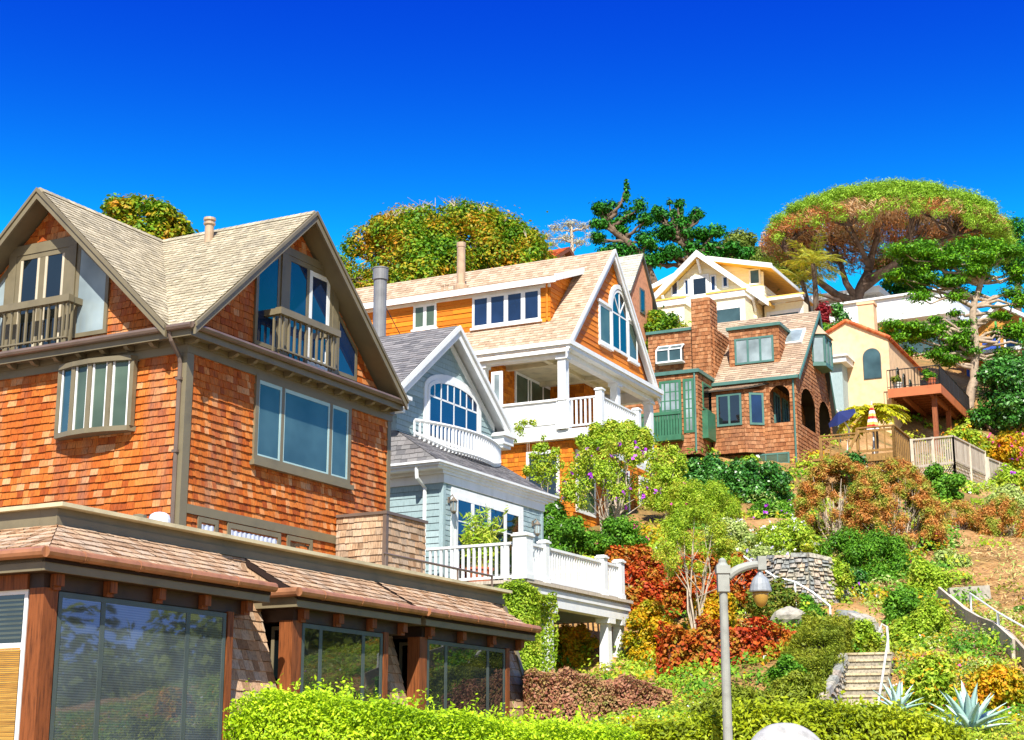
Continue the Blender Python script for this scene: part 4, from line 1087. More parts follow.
H4 = House('shingle_cottage', 795, 374, 72, 64.3, 14.9, 'brown shingled cottage with green trim, arched openings and a square shingled chimney', 'house')
def house4():
    H = H4; zb = 14.9; g = M['green']; gb = M['green_blue']; sh = dict(course=.19, wr=(.11, .24), thick=.028, jit=.012)
    ze = 19.2; xc = 4.1; zr = 23.25; sl_ = (zr-ze)/xc; xr = 6.8; zrr = 17.8; slr = (zr-zrr)/(xr-xc); W = 6.7; D = 7.4
    ld = 1.4; z1 = 16.95; z2 = 19.0
    mb = MB(); mb.box(.04, W-.1, .04, D, zb, z1); mb.box(.04, W-.1, ld, D, z1, z2); mb.box(.04, 6.1, .04, D, z2, z2+.1)
    mb.prism([(.04, .04, z2+.1), (6.1, .04, z2+.1), (xc, .04, zr-.3)], (0, D-.04, 0))
    H.part('wall_core', mb, M['under'])
    mb = MB(); PR, PLf = H.PR(), H.PL()
    zu = lambda x: (zr-.12-(xc-x)*sl_) if x < xc else (zr-.12-(x-xc)*slr)
    # right gable with two arches
    a1 = (.75, 3.25); a2 = (3.9, 6.1)
    shingles(mb, PR, [(0, zb), (W, zb), (W, z1), (0, z1)], **sh)
    arch_panel(mb, PR, 0, 3.55, z1, z2, a1[0], a1[1], 18.0, **sh); arch_panel(mb, PR, 3.55, 6.35, z1, z2, a2[0], a2[1], 17.9, **sh)
    shingles(mb, PR, [(0, z2), (6.1, z2), (xc, zu(xc)), (0, zu(0))], **sh)
    # left wall with an arch
    au = (.3, 1.25)
    shingles(mb, PLf, [(0, zb), (4.0, zb), (4.0, z1), (0, z1)], **sh)
    arch_panel(mb, PLf, 0, 1.5, z1, z2, au[0], au[1], 18.25, **sh)
    shingles(mb, PLf, [(1.5, z1), (4, z1), (4, z2+.2), (1.5, z2+.2)], **sh); shingles(mb, PLf, [(0, z2), (1.5, z2), (1.5, z2+.2), (0, z2+.2)], **sh)
    # canted bay
    xb = -.55
    yA, yB = H.Lt(716, 410, xb)[0], H.Lt(744, 410, xb)[0]; yC = H.Lt(764, 410, 0)[0]
    zb0 = 15.6
    shingles(mb, H.PL(xb), [(yB, zb0), (yA+.2, zb0), (yA+.2, 18.6), (yB, 18.6)], **sh)
    d = Vector((0-xb, yC-yB, 0)); L = d.length; d.normalize(); nrm = Vector((d.y, -d.x, 0)); nrm = nrm if nrm.x < 0 else -nrm
    PC = Pl((xb, yB, 0), d, (0, 0, 1), nrm)
    shingles(mb, PC, [(0, zb0), (L, zb0), (L, 18.6), (0, 18.6)], **sh)
    # dormer
    xd = .85; ya, yb = H.Lt(779, 345, xd)[0], H.Lt(729, 345, xd)[0]; zd = 21.85; zd0 = ze+xd*sl_
    shingles(mb, H.PL(xd), [(ya, zd0), (yb, zd0), (yb, zd), (ya, zd)], **sh)
    xi = (zd-ze)/sl_
    shingles(mb, H.PR(ya), [(xd, zd0), (xi, zd), (xd, zd)], **sh)
    # upper block, lower block, chimney
    xu = .25; y0, y1 = 3.95, 7.3; zu_ = 21.95
    shingles(mb, H.PL(xu), [(y0, 19.2), (y1, 19.2), (y1, zu_), (y0, zu_)], **sh)
    shingles(mb, H.PR(y0), [(xu, 19.2), (4, 23), (4, 23.0), (xu, zu_)] if False else [(xu, 19.2), (2.9, zu_), (xu, zu_)], **sh)
    xp, yp = H.Zt(697, 373, 19.3); yp = 4.02
    xp = H.Rt(697, 373, yp)[0]
    shingles(mb, H.PL(xp), [(yp, zb+.5), (7.6, zb+.5), (7.6, 19.2), (yp, 19.2)], **sh); shingles(mb, H.PR(yp), [(xp, zb+.5), (0, zb+.5), (0, 19.2), (xp, 19.2)], **sh)
    H.part('wall', mb, M['shake_brown'])
    mb = MB()
    mb.box(xd+.04, 4, ya+.04, yb-.04, zd0-.2, zd-.02); mb.box(xu+.04, 4, y0+.04, y1, 19, zu_-.02); mb.box(xp+.04, 0, yp+.04, 7.5, zb+.5, 19.2)
    mb.prism([(xb+.04, yA+.15, zb0), (xb+.04, yB+.02, zb0), (.03, yC-.02, zb0), (.03, yA+.15, zb0)], (0, 0, 18.5-zb0))
    H.part('block_core', mb, M['under'])
    mb = MB(); shingles(mb, H.PR(ld-.03), [(.1, z1), (6.4, z1), (6.4, z2), (.1, z2)], **sh); H.part('porch_wall', mb, M['shake_brown'])
    for u in (.9, 2.3, 4.4): window(H, H.PR(ld-.06), u, u+.9, z1+.1, z1+1.7, gb, M['glass_teal'], .1, [u+.45], proud=.07, name='porch_window')
    # chimney
    cy0, cy1 = H.Lt(710.5, 340, xu-.3)[0], H.Lt(692, 340, xu-.3)[0]; zc = 23.4
    mb = MB(); x0, x1 = xu-.3, xu+.75
    shingles(mb, H.PL(x0), [(cy0, 19.25), (cy1, 19.25), (cy1, zc), (cy0, zc)], **sh); shingles(mb, H.PR(cy0), [(x0, 19.25), (x1, 19.25), (x1, zc), (x0, zc)], **sh)
    ch = H.part('chimney', mb, M['shake_brown'])
    mb = MB(); mb.box(x0+.04, x1, cy0+.04, cy1-.02, 19.2, zc-.03); mb.box(x0+.2, x1-.2, cy0+.2, cy1-.2, zc-.029, zc+.02); H.part('chimney_core', mb, M['under'], ch)
    # roof
    ov = .22
    fl = [(xc, -ov, zr), (xc, D, zr), (-.12, D, ze-.1), (-.12, -ov, ze-.1)]
    fr = [(xc, -ov, zr), (xc, D, zr), (xr+.2, D, zr-(xr+.2-xc)*slr), (xr+.2, -ov, zr-(xr+.2-xc)*slr)]
    mb = MB(); slab(mb, fl, .12); slab(mb, fr, .2); rf = H.part('roof', mb, M['under_g'])
    mb = MB(); roof_sh(mb, fl, .18, (.2, .5), .03); roof_sh(mb, fr, .18, (.2, .5), .03)
    roof_sh(mb, [(xb-.2, yB-.1, 18.62), (xb-.2, yA+.3, 18.62), (0, yA+.3, 18.9), (0, yC-.3, 18.9)], .15, (.2, .4), .03)
    H.part('roof_shingles', mb, M['roof_old'], rf)
    mb = MB(); slab(mb, [(xb-.2, yB-.1, 18.61), (xb-.2, yA+.3, 18.61), (0, yA+.3, 18.89), (-.02, yC-.3, 18.89)], .06); H.part('bay_roof', mb, M['under_g'], rf)
    mb = MB()
    for (xx, zz) in ((-.12, ze-.1), (xr+.2, zr-(xr+.2-xc)*slr)):
        p0 = Vector((xc, -ov-.002, zr-.1)); p1 = Vector((xx, -ov-.002, zz-.1)); h2 = Vector((0, 0, .1)); mb.prism([p0+h2, p1+h2, p1-h2, p0-h2], (0, -.05, 0))
    H.part('bargeboard', mb, gb, rf)
    mb = MB(); mb.box(-.26, -.13, -.2, 3.98, ze-.25, ze-.1); H.part('gutter', mb, gb)
    mb = MB()
    mb.box(xd-.12, xd+2.2, ya-.12, yb+.1, zd+.002, zd+.15); H.part('dormer_coping', mb, gb); mb = MB(); mb.box(xu-.1, 3, cy1+.01, y1+.1, zu_+.002, zu_+.14)
    H.part('dormer_coping', mb, gb)
    mb = MB(); mb.box(xp-.12, 0, yp-.12, 7.6, 19.21, 19.38); H.part('gutter', mb, gb)
    for a_, b_ in (((-.05, .1, ze-.2), (-.05, .1, zb)), ((xp-.05, yp+.12, 19.2), (xp-.05, yp+.12, zb+.6))): mb = MB(); mb.tube([a_, b_], .05, 6); H.part('downpipe', mb, gb)
    # windows
    q = [H.Lt(p, 350, xd)[0] for p in (774, 735)]
    window(H, H.PL(xd), q[0], q[1], 20.12, 21.4, gb, M['glass_pale'], .09, [lerp(q[0], q[1], .34), lerp(q[0], q[1], .66)], mw=.1, proud=.08, name='dormer_window')
    q = [H.Lt(p, 410, xb)[0] for p in (742, 717)]
    window(H, H.PL(xb), q[0], q[1], 16.9, 18.42, gb, M['glass_dark'], .1, [sum(q)/2], mw=.1, proud=.07, name='bay_window')
    window(H, PC, L*.25, L*.98, 16.9, 18.42, gb, M['glass_blue'], .1, proud=.07, name='bay_window')
    q = [H.Lt(p, 460, 0)[0] for p in (790, 754)]
    window(H, PLf, q[0], q[1], 15.0, 15.55, gb, M['glass_grn'], .08, [lerp(q[0], q[1], .33), lerp(q[0], q[1], .66)], proud=.07, name='basement_window')
    q = [H.Lt(p, 352, xu)[0] for p in (685, 659)]
    mb = MB(); pl = H.PL(xu); a, b = q; zl, zh = 20.35, 21.3
    pbox(mb, pl, a, b, zl, zl+.08, 0, .5); pbox(mb, pl, a, b, zh-.06, zh, 0, .12)
    for u in (a, (a+b)/2-.03, b-.06): pbox(mb, pl, u, u+.06, zl+.08, zh-.3, .44, .5); mb.bar(pl(u+.03, zh-.3, .47), pl(u+.03, zh-.03, .1), .05, .05)
    pbox(mb, pl, a, b, zh-.33, zh-.27, .44, .5)
    w_ = H.part('garden_window', mb, M['white'])
    mb = MB(); pbox(mb, pl, a+.05, b-.05, zl+.081, zh-.33, .03, .46); mb.prism([pl(a+.05, zh-.32, .46), pl(a+.05, zh-.07, .1), pl(a+.05, zh-.32, .1)], pl.U*(b-a-.1)); H.part('pane', mb, M['glass_teal'], w_)
    # green french doors and their balcony
    for (pa, pb, gm) in ((682, 660, g), (695, 684, g)):
        q = [H.Lt(p, 415, xp)[0] for p in (pb, pa)]
        q.sort(); u0, u1 = q; k = 2 if pa < 690 else 1
        bars = [(lerp(16.5, 18.85, t),) for t in (.25, .44, .63, .81)]
        ml = [lerp(u0, u1, t) for t in ((.25, .5, .75) if k == 2 else (.5,))]
        window(H, H.PL(xp), u0, u1, 16.4, 18.95, g, M['glass_pale'], .12, ml, bars, mw=.07, bw=.05, proud=.06, name='green_door')
    q = [H.Lt(p, 430, xp)[0] for p in (684, 655)]; q.sort()
    mb = MB(); pl = H.PL(xp)
    pbox(mb, pl, q[0], q[1]+.6, 16.05, 16.3, 0, .45); pbox(mb, pl, q[0], q[1]+.6, 17.25, 17.4, .3, .45)
    n = 15
    for i in range(n): u = lerp(q[0]+.05, q[1]+.55, i/(n-1)); pbox(mb, pl, u-.05, u+.05, 16.3, 17.25, .34, .41)
    H.part('balcony', mb, g)
    u0, u1 = sorted([H.Rt(p, 405, yp)[0] for p in (702, 711)])
    window(H, H.PR(yp), u0, u1, 17.6, 18.9, g, M['glass_dark'], .1, proud=.07, name='side_window')
    mb = MB(); pbox(mb, H.PR(yp), u0-.1, u1+.05, 16.2, 17.5, 0, .3); H.part('side_panel', mb, g)
    # oriel on the right gable
    ox0, ox1 = 3.2, 5.0; oz0, oz1 = 20.5, 21.75
    mb = MB(); mb.prism([(ox0, -.02, oz0), (ox0+.25, -.6, oz0), (ox1-.25, -.6, oz0), (ox1, -.02, oz0)], (0, 0, -.2)); mb.prism([(ox0, -.02, oz1), (ox0+.25, -.6, oz1), (ox1-.25, -.6, oz1), (ox1, -.02, oz1)], (0, 0, .12))
    for (x, y) in ((ox0+.02, -.04), (ox0+.25, -.58), (4.1, -.58), (ox1-.25, -.58), (ox1-.02, -.04)): mb.box(x-.06, x+.06, y-.03, y+.05, oz0, oz1)
    o = H.part('oriel', mb, gb)
    mb = MB(); mb.prism([(ox0+.05, -.02, oz0), (ox0+.27, -.55, oz0), (ox1-.27, -.55, oz0), (ox1-.05, -.02, oz0)], (0, 0, oz1-oz0)); H.part('pane', mb, M['glass_pale'], o)
    mb = MB(); mb._add([(ox0-.1, -.02, oz1+.12), (ox0+.2, -.7, oz1+.12), (ox1-.2, -.7, oz1+.12), (ox1+.1, -.02, oz1+.12), (4.1, -.02, oz1+.95)], [(0, 1, 4), (1, 2, 4), (2, 3, 4), (0, 3, 2, 1)]); H.part('oriel_roof', mb, M['roof_old'], o)
    # skylight
    x, y = 2.35, .62; zz = ze+x*sl_+.03
    mb = MB(); k = Vector((1, 0, sl_)).normalized(); nn = Vector((-sl_, 0, 1)).normalized(); c = Vector((x, y, zz))
    for (s_, m_, nm, dd) in ((1.0, M['white'], 'skylight', .12), (.8, M['glass_pale'], 'pane', .15)):
        mb = MB(); v = [c+k*(a*.65*s_)+Vector((0, b*.5*s_, 0)) for a, b in ((-1, -1), (1, -1), (1, 1), (-1, 1))]; mb.prism(v, nn*dd); par = H.part(nm, mb, m_, rf if s_ == 1 else None)
        if s_ < 1: par.name = 'skylight_pane'; par.parent = rf
house4()

# ================================================================== smaller houses up the hill
def bband(mb, a, b, hh, th, ax):
    a, b = Vector(a), Vector(b); h2 = Vector((0, 0, hh/2)); mb.prism([a+h2, b+h2, b-h2, a-h2], (-th, 0, 0) if ax == 'L' else (0, -th, 0))

H5 = House('yellow_house', 767, 300, 92, 63, 24.5, 'pale yellow house with white bargeboards and a broad gable above the brown cottage', 'house')
def house5():
    H = H5; zb = 24.5; wh = M['white']; sh = dict(course=.22, wr=(2, 5), thick=.02)
    L = lambda px, py, x=.6: H.Lt(px, py, x)
    yc, zr = H.Lt(697, 252, 0); y0, z0 = 0.0, H.Lt(767, 300, 0)[1]; y1, z1 = H.Lt(652, 300, 0)
    s_ = (zr-z0)/(yc-y0); y1 = yc+(zr-z1)/s_
    mb = MB(); mb.box(.64, 8, .9, y1-.6, zb, z0+.3); mb.prism([(.64, .9, z0+.3), (.64, y1-.6, z0+.3), (.64, yc, zr-.5)], (6, 0, 0))
    mb.box(2.64, 11, H.Lt(772, 266, 2.0)[0]+.8, 9.5, zb, 29.9); H.part('wall_core', mb, M['yellow'])
    zu = lambda y: zr-.25-abs(y-yc)*s_
    mb = MB(); P1 = H.PL(.6)
    shingles(mb, P1, [(.85, zb), (y1-.55, zb), (y1-.55, zu(y1-.55)), (yc, zu(yc)), (.85, zu(.85))], **sh)
    P2 = H.PL(2.6)
    zA = H.Lt(772, 266, 2.0)[1]; yA = H.Lt(772, 266, 2.0)[0]; yS = yA+.75
    shingles(mb, P2, [(yS, zb), (9.5, zb), (9.5, 30.), (yc, zr+.1), (yS, zA-.1)], **sh)
    shingles(mb, H.PR(yS), [(2.6, zb), (11, zb), (11, 30.4), (2.6, 30.4)], **sh)
    shingles(mb, H.PR(.85), [(.6, zb), (2.6, zb), (2.6, 29.3), (.6, 29.3)], **sh)
    H.part('wall', mb, M['yellow'])
    # roofs
    mb = MB(); slab(mb, [(-.0, yc, zr), (5, yc, zr), (5, y0, z0), (0, y0, z0)], .2); slab(mb, [(-.0, yc, zr), (5, yc, zr), (5, y1, z1), (0, y1, z1)], .2)
    zl = H.Lt(650, 284, 2.0); yl = zl[0]+1.2; zl = zl[1]-1.2*s_*.75
    pk = H.Lt(700, 253, 2.0)
    slab(mb, [(1.9, yc+.3, zr+.15), (11.5, yc+.3, zr+.15), (11.5, yA, zA), (1.9, yA, zA)], .15); slab(mb, [(1.9, yc+.3, zr+.15), (11.5, yc+.3, zr+.15), (11.5, yl, zl), (1.9, yl, zl)], .15)
    rf = H.part('roof', mb, M['soffit_y'])
    mb = MB(); bband(mb, (-.002, yc, zr-.1), (-.002, y0-.1, z0-.18), .42, .12, 'L'); bband(mb, (-.002, yc, zr-.1), (-.002, y1+.1, z1-.18), .42, .12, 'L')
    bband(mb, (1.898, yc, zr+.12), (1.898, yA-.05, zA-.02), .3, .1, 'L'); bband(mb, (1.898, yc, zr+.12), (1.898, yl, zl), .3, .1, 'L')
    bband(mb, (1.85, yA-.002, zA-.1), (11.5, yA-.002, zA-.1), .22, .06, 'R')
    H.part('bargeboard', mb, wh, rf)
    for (py, pt) in (((-.02), yc), (0, y0+.9), (0, y1-.8)):
        mb = MB(); z = zr-.2-abs(pt-yc)*s_; mb.bar((.05, pt, z-.25), (.58, pt, z-1.0), .14, .14); H.part('knee_brace', mb, wh, rf)
    # windows
    def win(pa, ya, pb, yb, x, gm, nm='window', **k):
        q = sorted([H.Lt(pa, ya, x)[0], H.Lt(pb, yb, x)[0]]); zz = sorted([H.Lt((pa+pb)/2, ya, x)[1], H.Lt((pa+pb)/2, yb, x)[1]])
        return window(H, H.PL(x), q[0], q[1], zz[0], zz[1], wh, gm, .1, proud=.07, name=nm, **k)
    win(692, 277, 708, 296, .6, M['glass_dark'], trim=.12); win(684, 279, 690, 296, .6, M['glass_blue']); win(710, 275, 717, 292, .6, M['glass_blue']); win(722, 276, 729, 288, .6, M['glass_blue']); win(671, 281, 679, 296, .6, M['glass_blue'])
    win(749, 269, 761, 285, 2.6, M['glass_teal'])
    for (pa, pb) in ((767, 774), (778, 784)):
        q = sorted([H.Rt(pa, 285, yS)[0], H.Rt(pb, 292, yS)[0]]); window(H, H.PR(yS), q[0], q[1], 28.6, 29.9, wh, M['glass_teal'], .1, proud=.07)
    # two flat-roofed bays with rails in front
    for (pa, pb, xf) in ((745, 708, -1.0), (684, 650, -1.0), (803, 764, 1.5)):
        ya, yb = sorted([H.Lt(pa, 300, xf)[0], H.Lt(pb, 300, xf)[0]])
        zt = 28.75
        mb = MB(); mb.box(xf, 2.55 if xf > 0 else .55, ya, yb, zb, zt); b_ = H.part('bay', mb, M['yellow'])
        mb = MB(); mb.box(xf-.12, .55, ya-.1, yb+.1, zt+.002, zt+.16); mb.box(xf-.05, xf+.05, ya, yb, zt+.162, zt+.4); H.part('bay_cornice', mb, wh, b_)
        mb = MB(); mb.box(xf-.1, xf+.1, ya-.1, yb+.1, zt+.402, zt+.5); H.part('bay_rail', mb, M['soffit_y'], b_)
        u0, u1 = lerp(ya, yb, .08), lerp(ya, yb, .9)
        window(H, H.PL(xf), u0, u1, 26.2, 28.2, wh, M['glass_teal'], .12, proud=.07, trim=.1)
        mb = MB(); pbox(mb, H.PL(xf), u0+.12, u1-.12, 27.6, 28.08, .035, .05); H.part('roller_blind', mb, M['white'], b_)
house5()

H6 = House('stucco_house', 888, 338, 86, 64, 17.5, 'cream stucco house with terracotta edged roof, arched window and rust coloured deck', 'house')
def house6():
    H = H6; zb = 17.5; wh = M['white']
    pk = H.Lt(846, 322); l_ = H.Lt(816, 338); r_ = (0, H.Lt(888, 338)[1])
    mb = MB(); mb.prism([(0, 0, zb), (0, 4.6, zb), (0, 4.6, l_[1]-.5), (0, pk[0], pk[1]), (0, 0, r_[1])], (8, 0, 0)); H.part('wall', mb, M['cream'])
    mb = MB()
    for a, b in ((pk, (-.1, r_[1]-.05)), (pk, (4.7, l_[1]-.5))):
        n = 12
        for i in range(n):
            u0, u1 = lerp(a[0], b[0], i/n), lerp(a[0], b[0], (i+1.15)/n); w0, w1 = lerp(a[1], b[1], i/n), lerp(a[1], b[1], (i+1.15)/n)
            mb.tube([(-.06, u0, w0+.08), (-.06, u1, w1+.05)], .11, 7, r=R.random())
    for i in range(28): mb.tube([(i*.3, -.08, r_[1]-.02), (i*.3+.33, -.08, r_[1]-.04)], .1, 7, r=R.random())
    slab(mb, [(0.05, pk[0], pk[1]+.12), (8, pk[0], pk[1]+.12), (8, 0, r_[1]+.08), (.05, 0, r_[1]+.08)], .1); slab(mb, [(0.05, pk[0], pk[1]+.12), (8, pk[0], pk[1]+.12), (8, 4.6, l_[1]-.42), (.05, 4.6, l_[1]-.42)], .1)
    H.part('tile_roof', mb, M['terracotta'])
    q = sorted([H.Lt(863, 360)[0], H.Lt(881, 360)[0]]); z0 = H.Lt(872, 379)[1]; z1 = H.Lt(872, 357)[1]
    polywin(H, H.PL(), archpts(q[0], q[1], z0, z1, .5), M['dark_metal'], M['glass_teal'], .06, .04, bars=[((sum(q)/2, z0), (sum(q)/2, z1+.4)), ((q[0], z1), (q[1], z1))], name='arched_window')
    for x in (1.6, 3.2, 4.8): polywin(H, H.PR(), archpts(x, x+.6, 22.2, 23.1, .3), M['dark_metal'], M['glass_dark'], .06, .04, name='arched_window')
    # chimney like pier at the peak
    mb = MB(); y = H.Lt(852, 320)[0]; mb.box(1.5, 2.3, y-.9, y+.0, 25, 27.2); mb.box(1.45, 2.35, y-.95, y+.05, 27.2, 27.35); H.part('chimney', mb, M['cream'])
    # white roofed bump-out
    mb = MB(); y0, y1 = H.Lt(842, 370, -1.2)[0], 4.9
    mb.box(-1.2, -.003, y0, y1, zb, 23.2); b_ = H.part('bump_out', mb, M['siding_blue'])
    mb = MB(); mb.box(-1.6, -.003, y0-.35, y1, 23.202, 23.5); mb.box(-1.7, -.003, y0-.45, y1, 23.502, 23.6); H.part('bump_out_roof', mb, wh, b_)
    u0, u1 = lerp(y0, y1, .25), lerp(y0, y1, .6)
    window(H, H.PL(-1.2), u0, u1, 21., 22.8, wh, M['glass_pale'], .12, proud=.07)
    # rust coloured deck
    D = at(940, 384, 84); dx = (D.x-H.o.x)*H.X[0]+(D.y-H.o.y)*H.X[1]; dy = (D.x-H.o.x)*H.Y[0]+(D.y-H.o.y)*H.Y[1]
    zt = D.z; xe = dx+8.6; ym = -.003
    mb = MB(); mb.box(dx, xe, dy, ym, zt-.06, zt); dk = H.part('deck', mb, M['wood_rust'])
    mb = MB(); mb.box(dx-.05, dx-.001, dy-.05, ym, zt-.5, zt-.001); mb.box(dx, xe, dy-.05, dy-.001, zt-.5, zt-.001); H.part('deck_fascia', mb, m_paint('rust deck fascia', 'b8683c', .6, .1, 2), dk)
    mb = MB()
    for i in range(14): x = dx+.3+i*.62; mb.box(x-.04, x+.04, dy+.02, ym, zt-.35, zt-.062)
    for y in (dy+.5, dy+2): mb.box(dx+.1, xe, y-.08, y+.08, zt-.6, zt-.351)
    H.part('joists', mb, M['wood_rust'], dk)
    for x in (dx+.6, dx+4.4, dx+8.2):
        mb = MB(); mb.box(x-.12, x+.12, dy+.35, dy+.6, 16.5, zt-.35); H.part('deck_post', mb, M['wood_rust'], dk)
    mb = MB(); zr = zt+1.05
    for (a, b) in (((dx, dy), (dx, ym)), ((dx, dy), (xe, dy))):
        n = int(math.hypot(a[0]-b[0], a[1]-b[1])/.16)
        mb.tube([(a[0], a[1], zr), (b[0], b[1], zr)], .03, 6); mb.tube([(a[0], a[1], zt+.1), (b[0], b[1], zt+.1)], .02, 6)
        for i in range(n+1): x, y = lerp(a[0], b[0], i/n), lerp(a[1], b[1], i/n); mb.tube([(x, y, zt), (x, y, zr)], .014 if i % 8 else .03, 4)
    H.part('iron_railing', mb, M['black'], dk)
    return dx, dy, zt
H6D = house6()

H7 = House('flat_roofed_house', 866, 322, 107, 60, 28, 'white flat roofed modern house with wide glazing behind the big pine', 'house')
def house7():
    H = H7; y0, y1 = -6.5, .5
    ya = H.Lt(950, 318)[0]; zt = H.Lt(900, 298)[1]; z0 = H.Lt(905, 320)[1]
    mb = MB(); mb.box(.8, 8, ya+.5, 2, 26, z0); H.part('wall', mb, M['white'])
    mb = MB(); mb.box(-.3, 9, ya-.3, 2.5, z0+.002, zt); mb.box(-.5, 9.2, ya-.5, 2.7, zt+.002, zt+.15); H.part('roof', mb, M['white'])
    u0, u1 = ya+.7, 1.8
    window(H, H.PL(.8), u0, u1, z0-2.6, z0-.2, M['dark_metal'], M['glass_teal'], .1, [lerp(u0, u1, t) for t in (.2, .42, .62, .82)], mw=.1, proud=.08, name='window_wall')
    window(H, H.PR(ya+.5), 1.2, 7, z0-2.6, z0-.2, M['dark_metal'], M['glass_teal'], .1, [3, 5], mw=.1, proud=.08, name='window_wall')
house7()

H8 = House('grey_house', 798, 300, 120, 60, 30, 'low pale grey house behind the palm trees, partly hidden', 'house')
def house8():
    H = H8; ya = H.Lt(880, 300)[0]; zt = H.Lt(840, 291)[1]
    mb = MB(); mb.box(.6, 7, ya+.5, 1.5, 27, zt-.5); H.part('wall', mb, m_paint('grey stucco', 'a8aaa8', .8))
    mb = MB(); mb.box(0, 7.5, ya, 2, zt-.498, zt); H.part('roof', mb, M['white'])
    window(H, H.PL(.6), ya+1.5, -1.5, zt-2.6, zt-1, M['white'], M['glass_teal'], .12, [ya+3.2, ya+5], proud=.07)
house8()

H9 = House('unfinished_house', 962, 330, 100, 60, 24, 'house under construction with bare plywood and blue wrap behind the cypress', 'house')
def house9():
    H = H9; ya = H.Lt(1062, 330)[0]; ply = m_paint('bare plywood', 'c88a3c', .8, .15, 3); blue = m_paint('blue house wrap', '2a50b0', .6, .1); wh = M['white']
    zt = H.Lt(1000, 304)[1]; z0 = H.Lt(1000, 375)[1]-1
    yc = H.Lt(1000, 304)[0]
    mb = MB(); mb.prism([(0, ya, z0), (0, 0, z0), (0, 0, zt-2.2), (0, yc, zt-.2), (0, ya, zt-2.4)], (9, 0, 0)); H.part('wall', mb, ply)
    mb = MB()
    for (a, b, c, d) in ((.05, .3, .45, .75), (.62, .8, .5, .85), (.3, .55, .12, .4), (.84, .98, .1, .4)):
        pbox(mb, H.PL(), lerp(ya, 0, a), lerp(ya, 0, b), lerp(z0, zt-1.5, c), lerp(z0, zt-1.5, d), .003, .05)
    H.part('house_wrap', mb, blue)
    mb = MB(); slab(mb, [(-.6, yc, zt), (9, yc, zt), (9, ya-.5, zt-2.6), (-.6, ya-.5, zt-2.6)], .25); slab(mb, [(-.6, yc, zt), (9, yc, zt), (9, .5, zt-2.4), (-.6, .5, zt-2.4)], .25)
    H.part('roof', mb, wh)
    mb = MB(); mb.box(-1.5, -.05, ya, 0, lerp(z0, zt, .38), lerp(z0, zt, .42)); H.part('balcony', mb, wh)
    mb = MB()
    for u in (.1, .35, .6, .85):
        y = lerp(ya, 0, u); mb.box(-1.5, -1.38, y-.06, y+.06, z0, zt-1.5)
    H.part('scaffold_post', mb, m_paint('green scaffold', '4fb05a', .5))
    window(H, H.PL(), lerp(ya, 0, .33), lerp(ya, 0, .58), lerp(z0, zt, .45), lerp(z0, zt, .68), wh, M['glass_blue'], .12, proud=.08)
house9()

H10 = House('salmon_house', 631, 283, 82, 63, 20, 'salmon pink house with a steep grey roofed gable behind the orange house', 'house')
def house10():
    H = H10; pk = H.Rt(641, 254); W = pk[0]*2; ze = H.Rt(631, 283)[1]; 
    xc = pk[0]; zr = pk[1]; s_ = (zr-ze)/xc
    mb = MB(); mb.prism([(0, 0, 20), (W, 0, 20), (W, 0, ze), (xc, 0, zr-.1), (0, 0, ze)], (0, 9, 0)); H.part('wall', mb, M['salmon'])
    fl = [(xc, -.15, zr), (xc, 9, zr), (-.4, 9, ze-.4*s_), (-.4, -.15, ze-.4*s_)]; fr = [(xc, -.15, zr), (xc, 9, zr), (W+.4, 9, ze-.4*s_), (W+.4, -.15, ze-.4*s_)]
    mb = MB(); slab(mb, fl, .15); slab(mb, fr, .15); rf = H.part('roof', mb, M['trim_dark'])
    mb = MB(); roof_sh(mb, fl, .22, (.3, .6), .02); roof_sh(mb, fr, .22, (.3, .6), .02); H.part('roof_shingles', mb, M['roof_grey'] if 0 else m_tiles('pale grey roof', ['a8a498', 'b8b4a8', 'c4c0b4'], .9), rf)
    window(H, H.PR(), xc-.35, xc+.35, zr-3.4, zr-2.0, M['trim_dark'], M['glass_dark'], .1, proud=.05)
house10()

H11 = House('red_roofed_house', 548, 262, 118, 60, 33, 'small far house with red brown tiled roof just above the round tree', 'house')
def house11():
    H = H11; 
    zt = H.Rt(552, 242)[1]; W = 5.
    mb = MB(); mb.prism([(0, 0, 33), (W, 0, 33), (W, 0, zt-1.6), (W/2, 0, zt-.2), (0, 0, zt-1.6)], (0, 7, 0)); H.part('wall', mb, m_paint('white stucco', 'd8d4c8', .8))
    fl = [(W/2, -.6, zt), (W/2, 8, zt), (-.7, 8, zt-1.9), (-.7, -.6, zt-1.9)]; fr = [(W/2, -.6, zt), (W/2, 8, zt), (W+.7, 8, zt-1.9), (W+.7, -.6, zt-1.9)]
    mb = MB(); slab(mb, fl, .3); slab(mb, fr, .3); rf = H.part('roof', mb, m_paint('brown fascia', '7a4a30', .7))
    mb = MB(); roof_sh(mb, fl, .3, (.25, .4), .05); roof_sh(mb, fr, .3, (.25, .4), .05); H.part('roof_tiles', mb, M['terracotta'], rf)
    window(H, H.PR(), 1., 2.2, zt-3.2, zt-2, M['white'], M['glass_dark'], .1, proud=.05); window(H, H.PR(), 3., 4.2, zt-3.2, zt-2, M['white'], M['glass_dark'], .1, proud=.05)
house11()

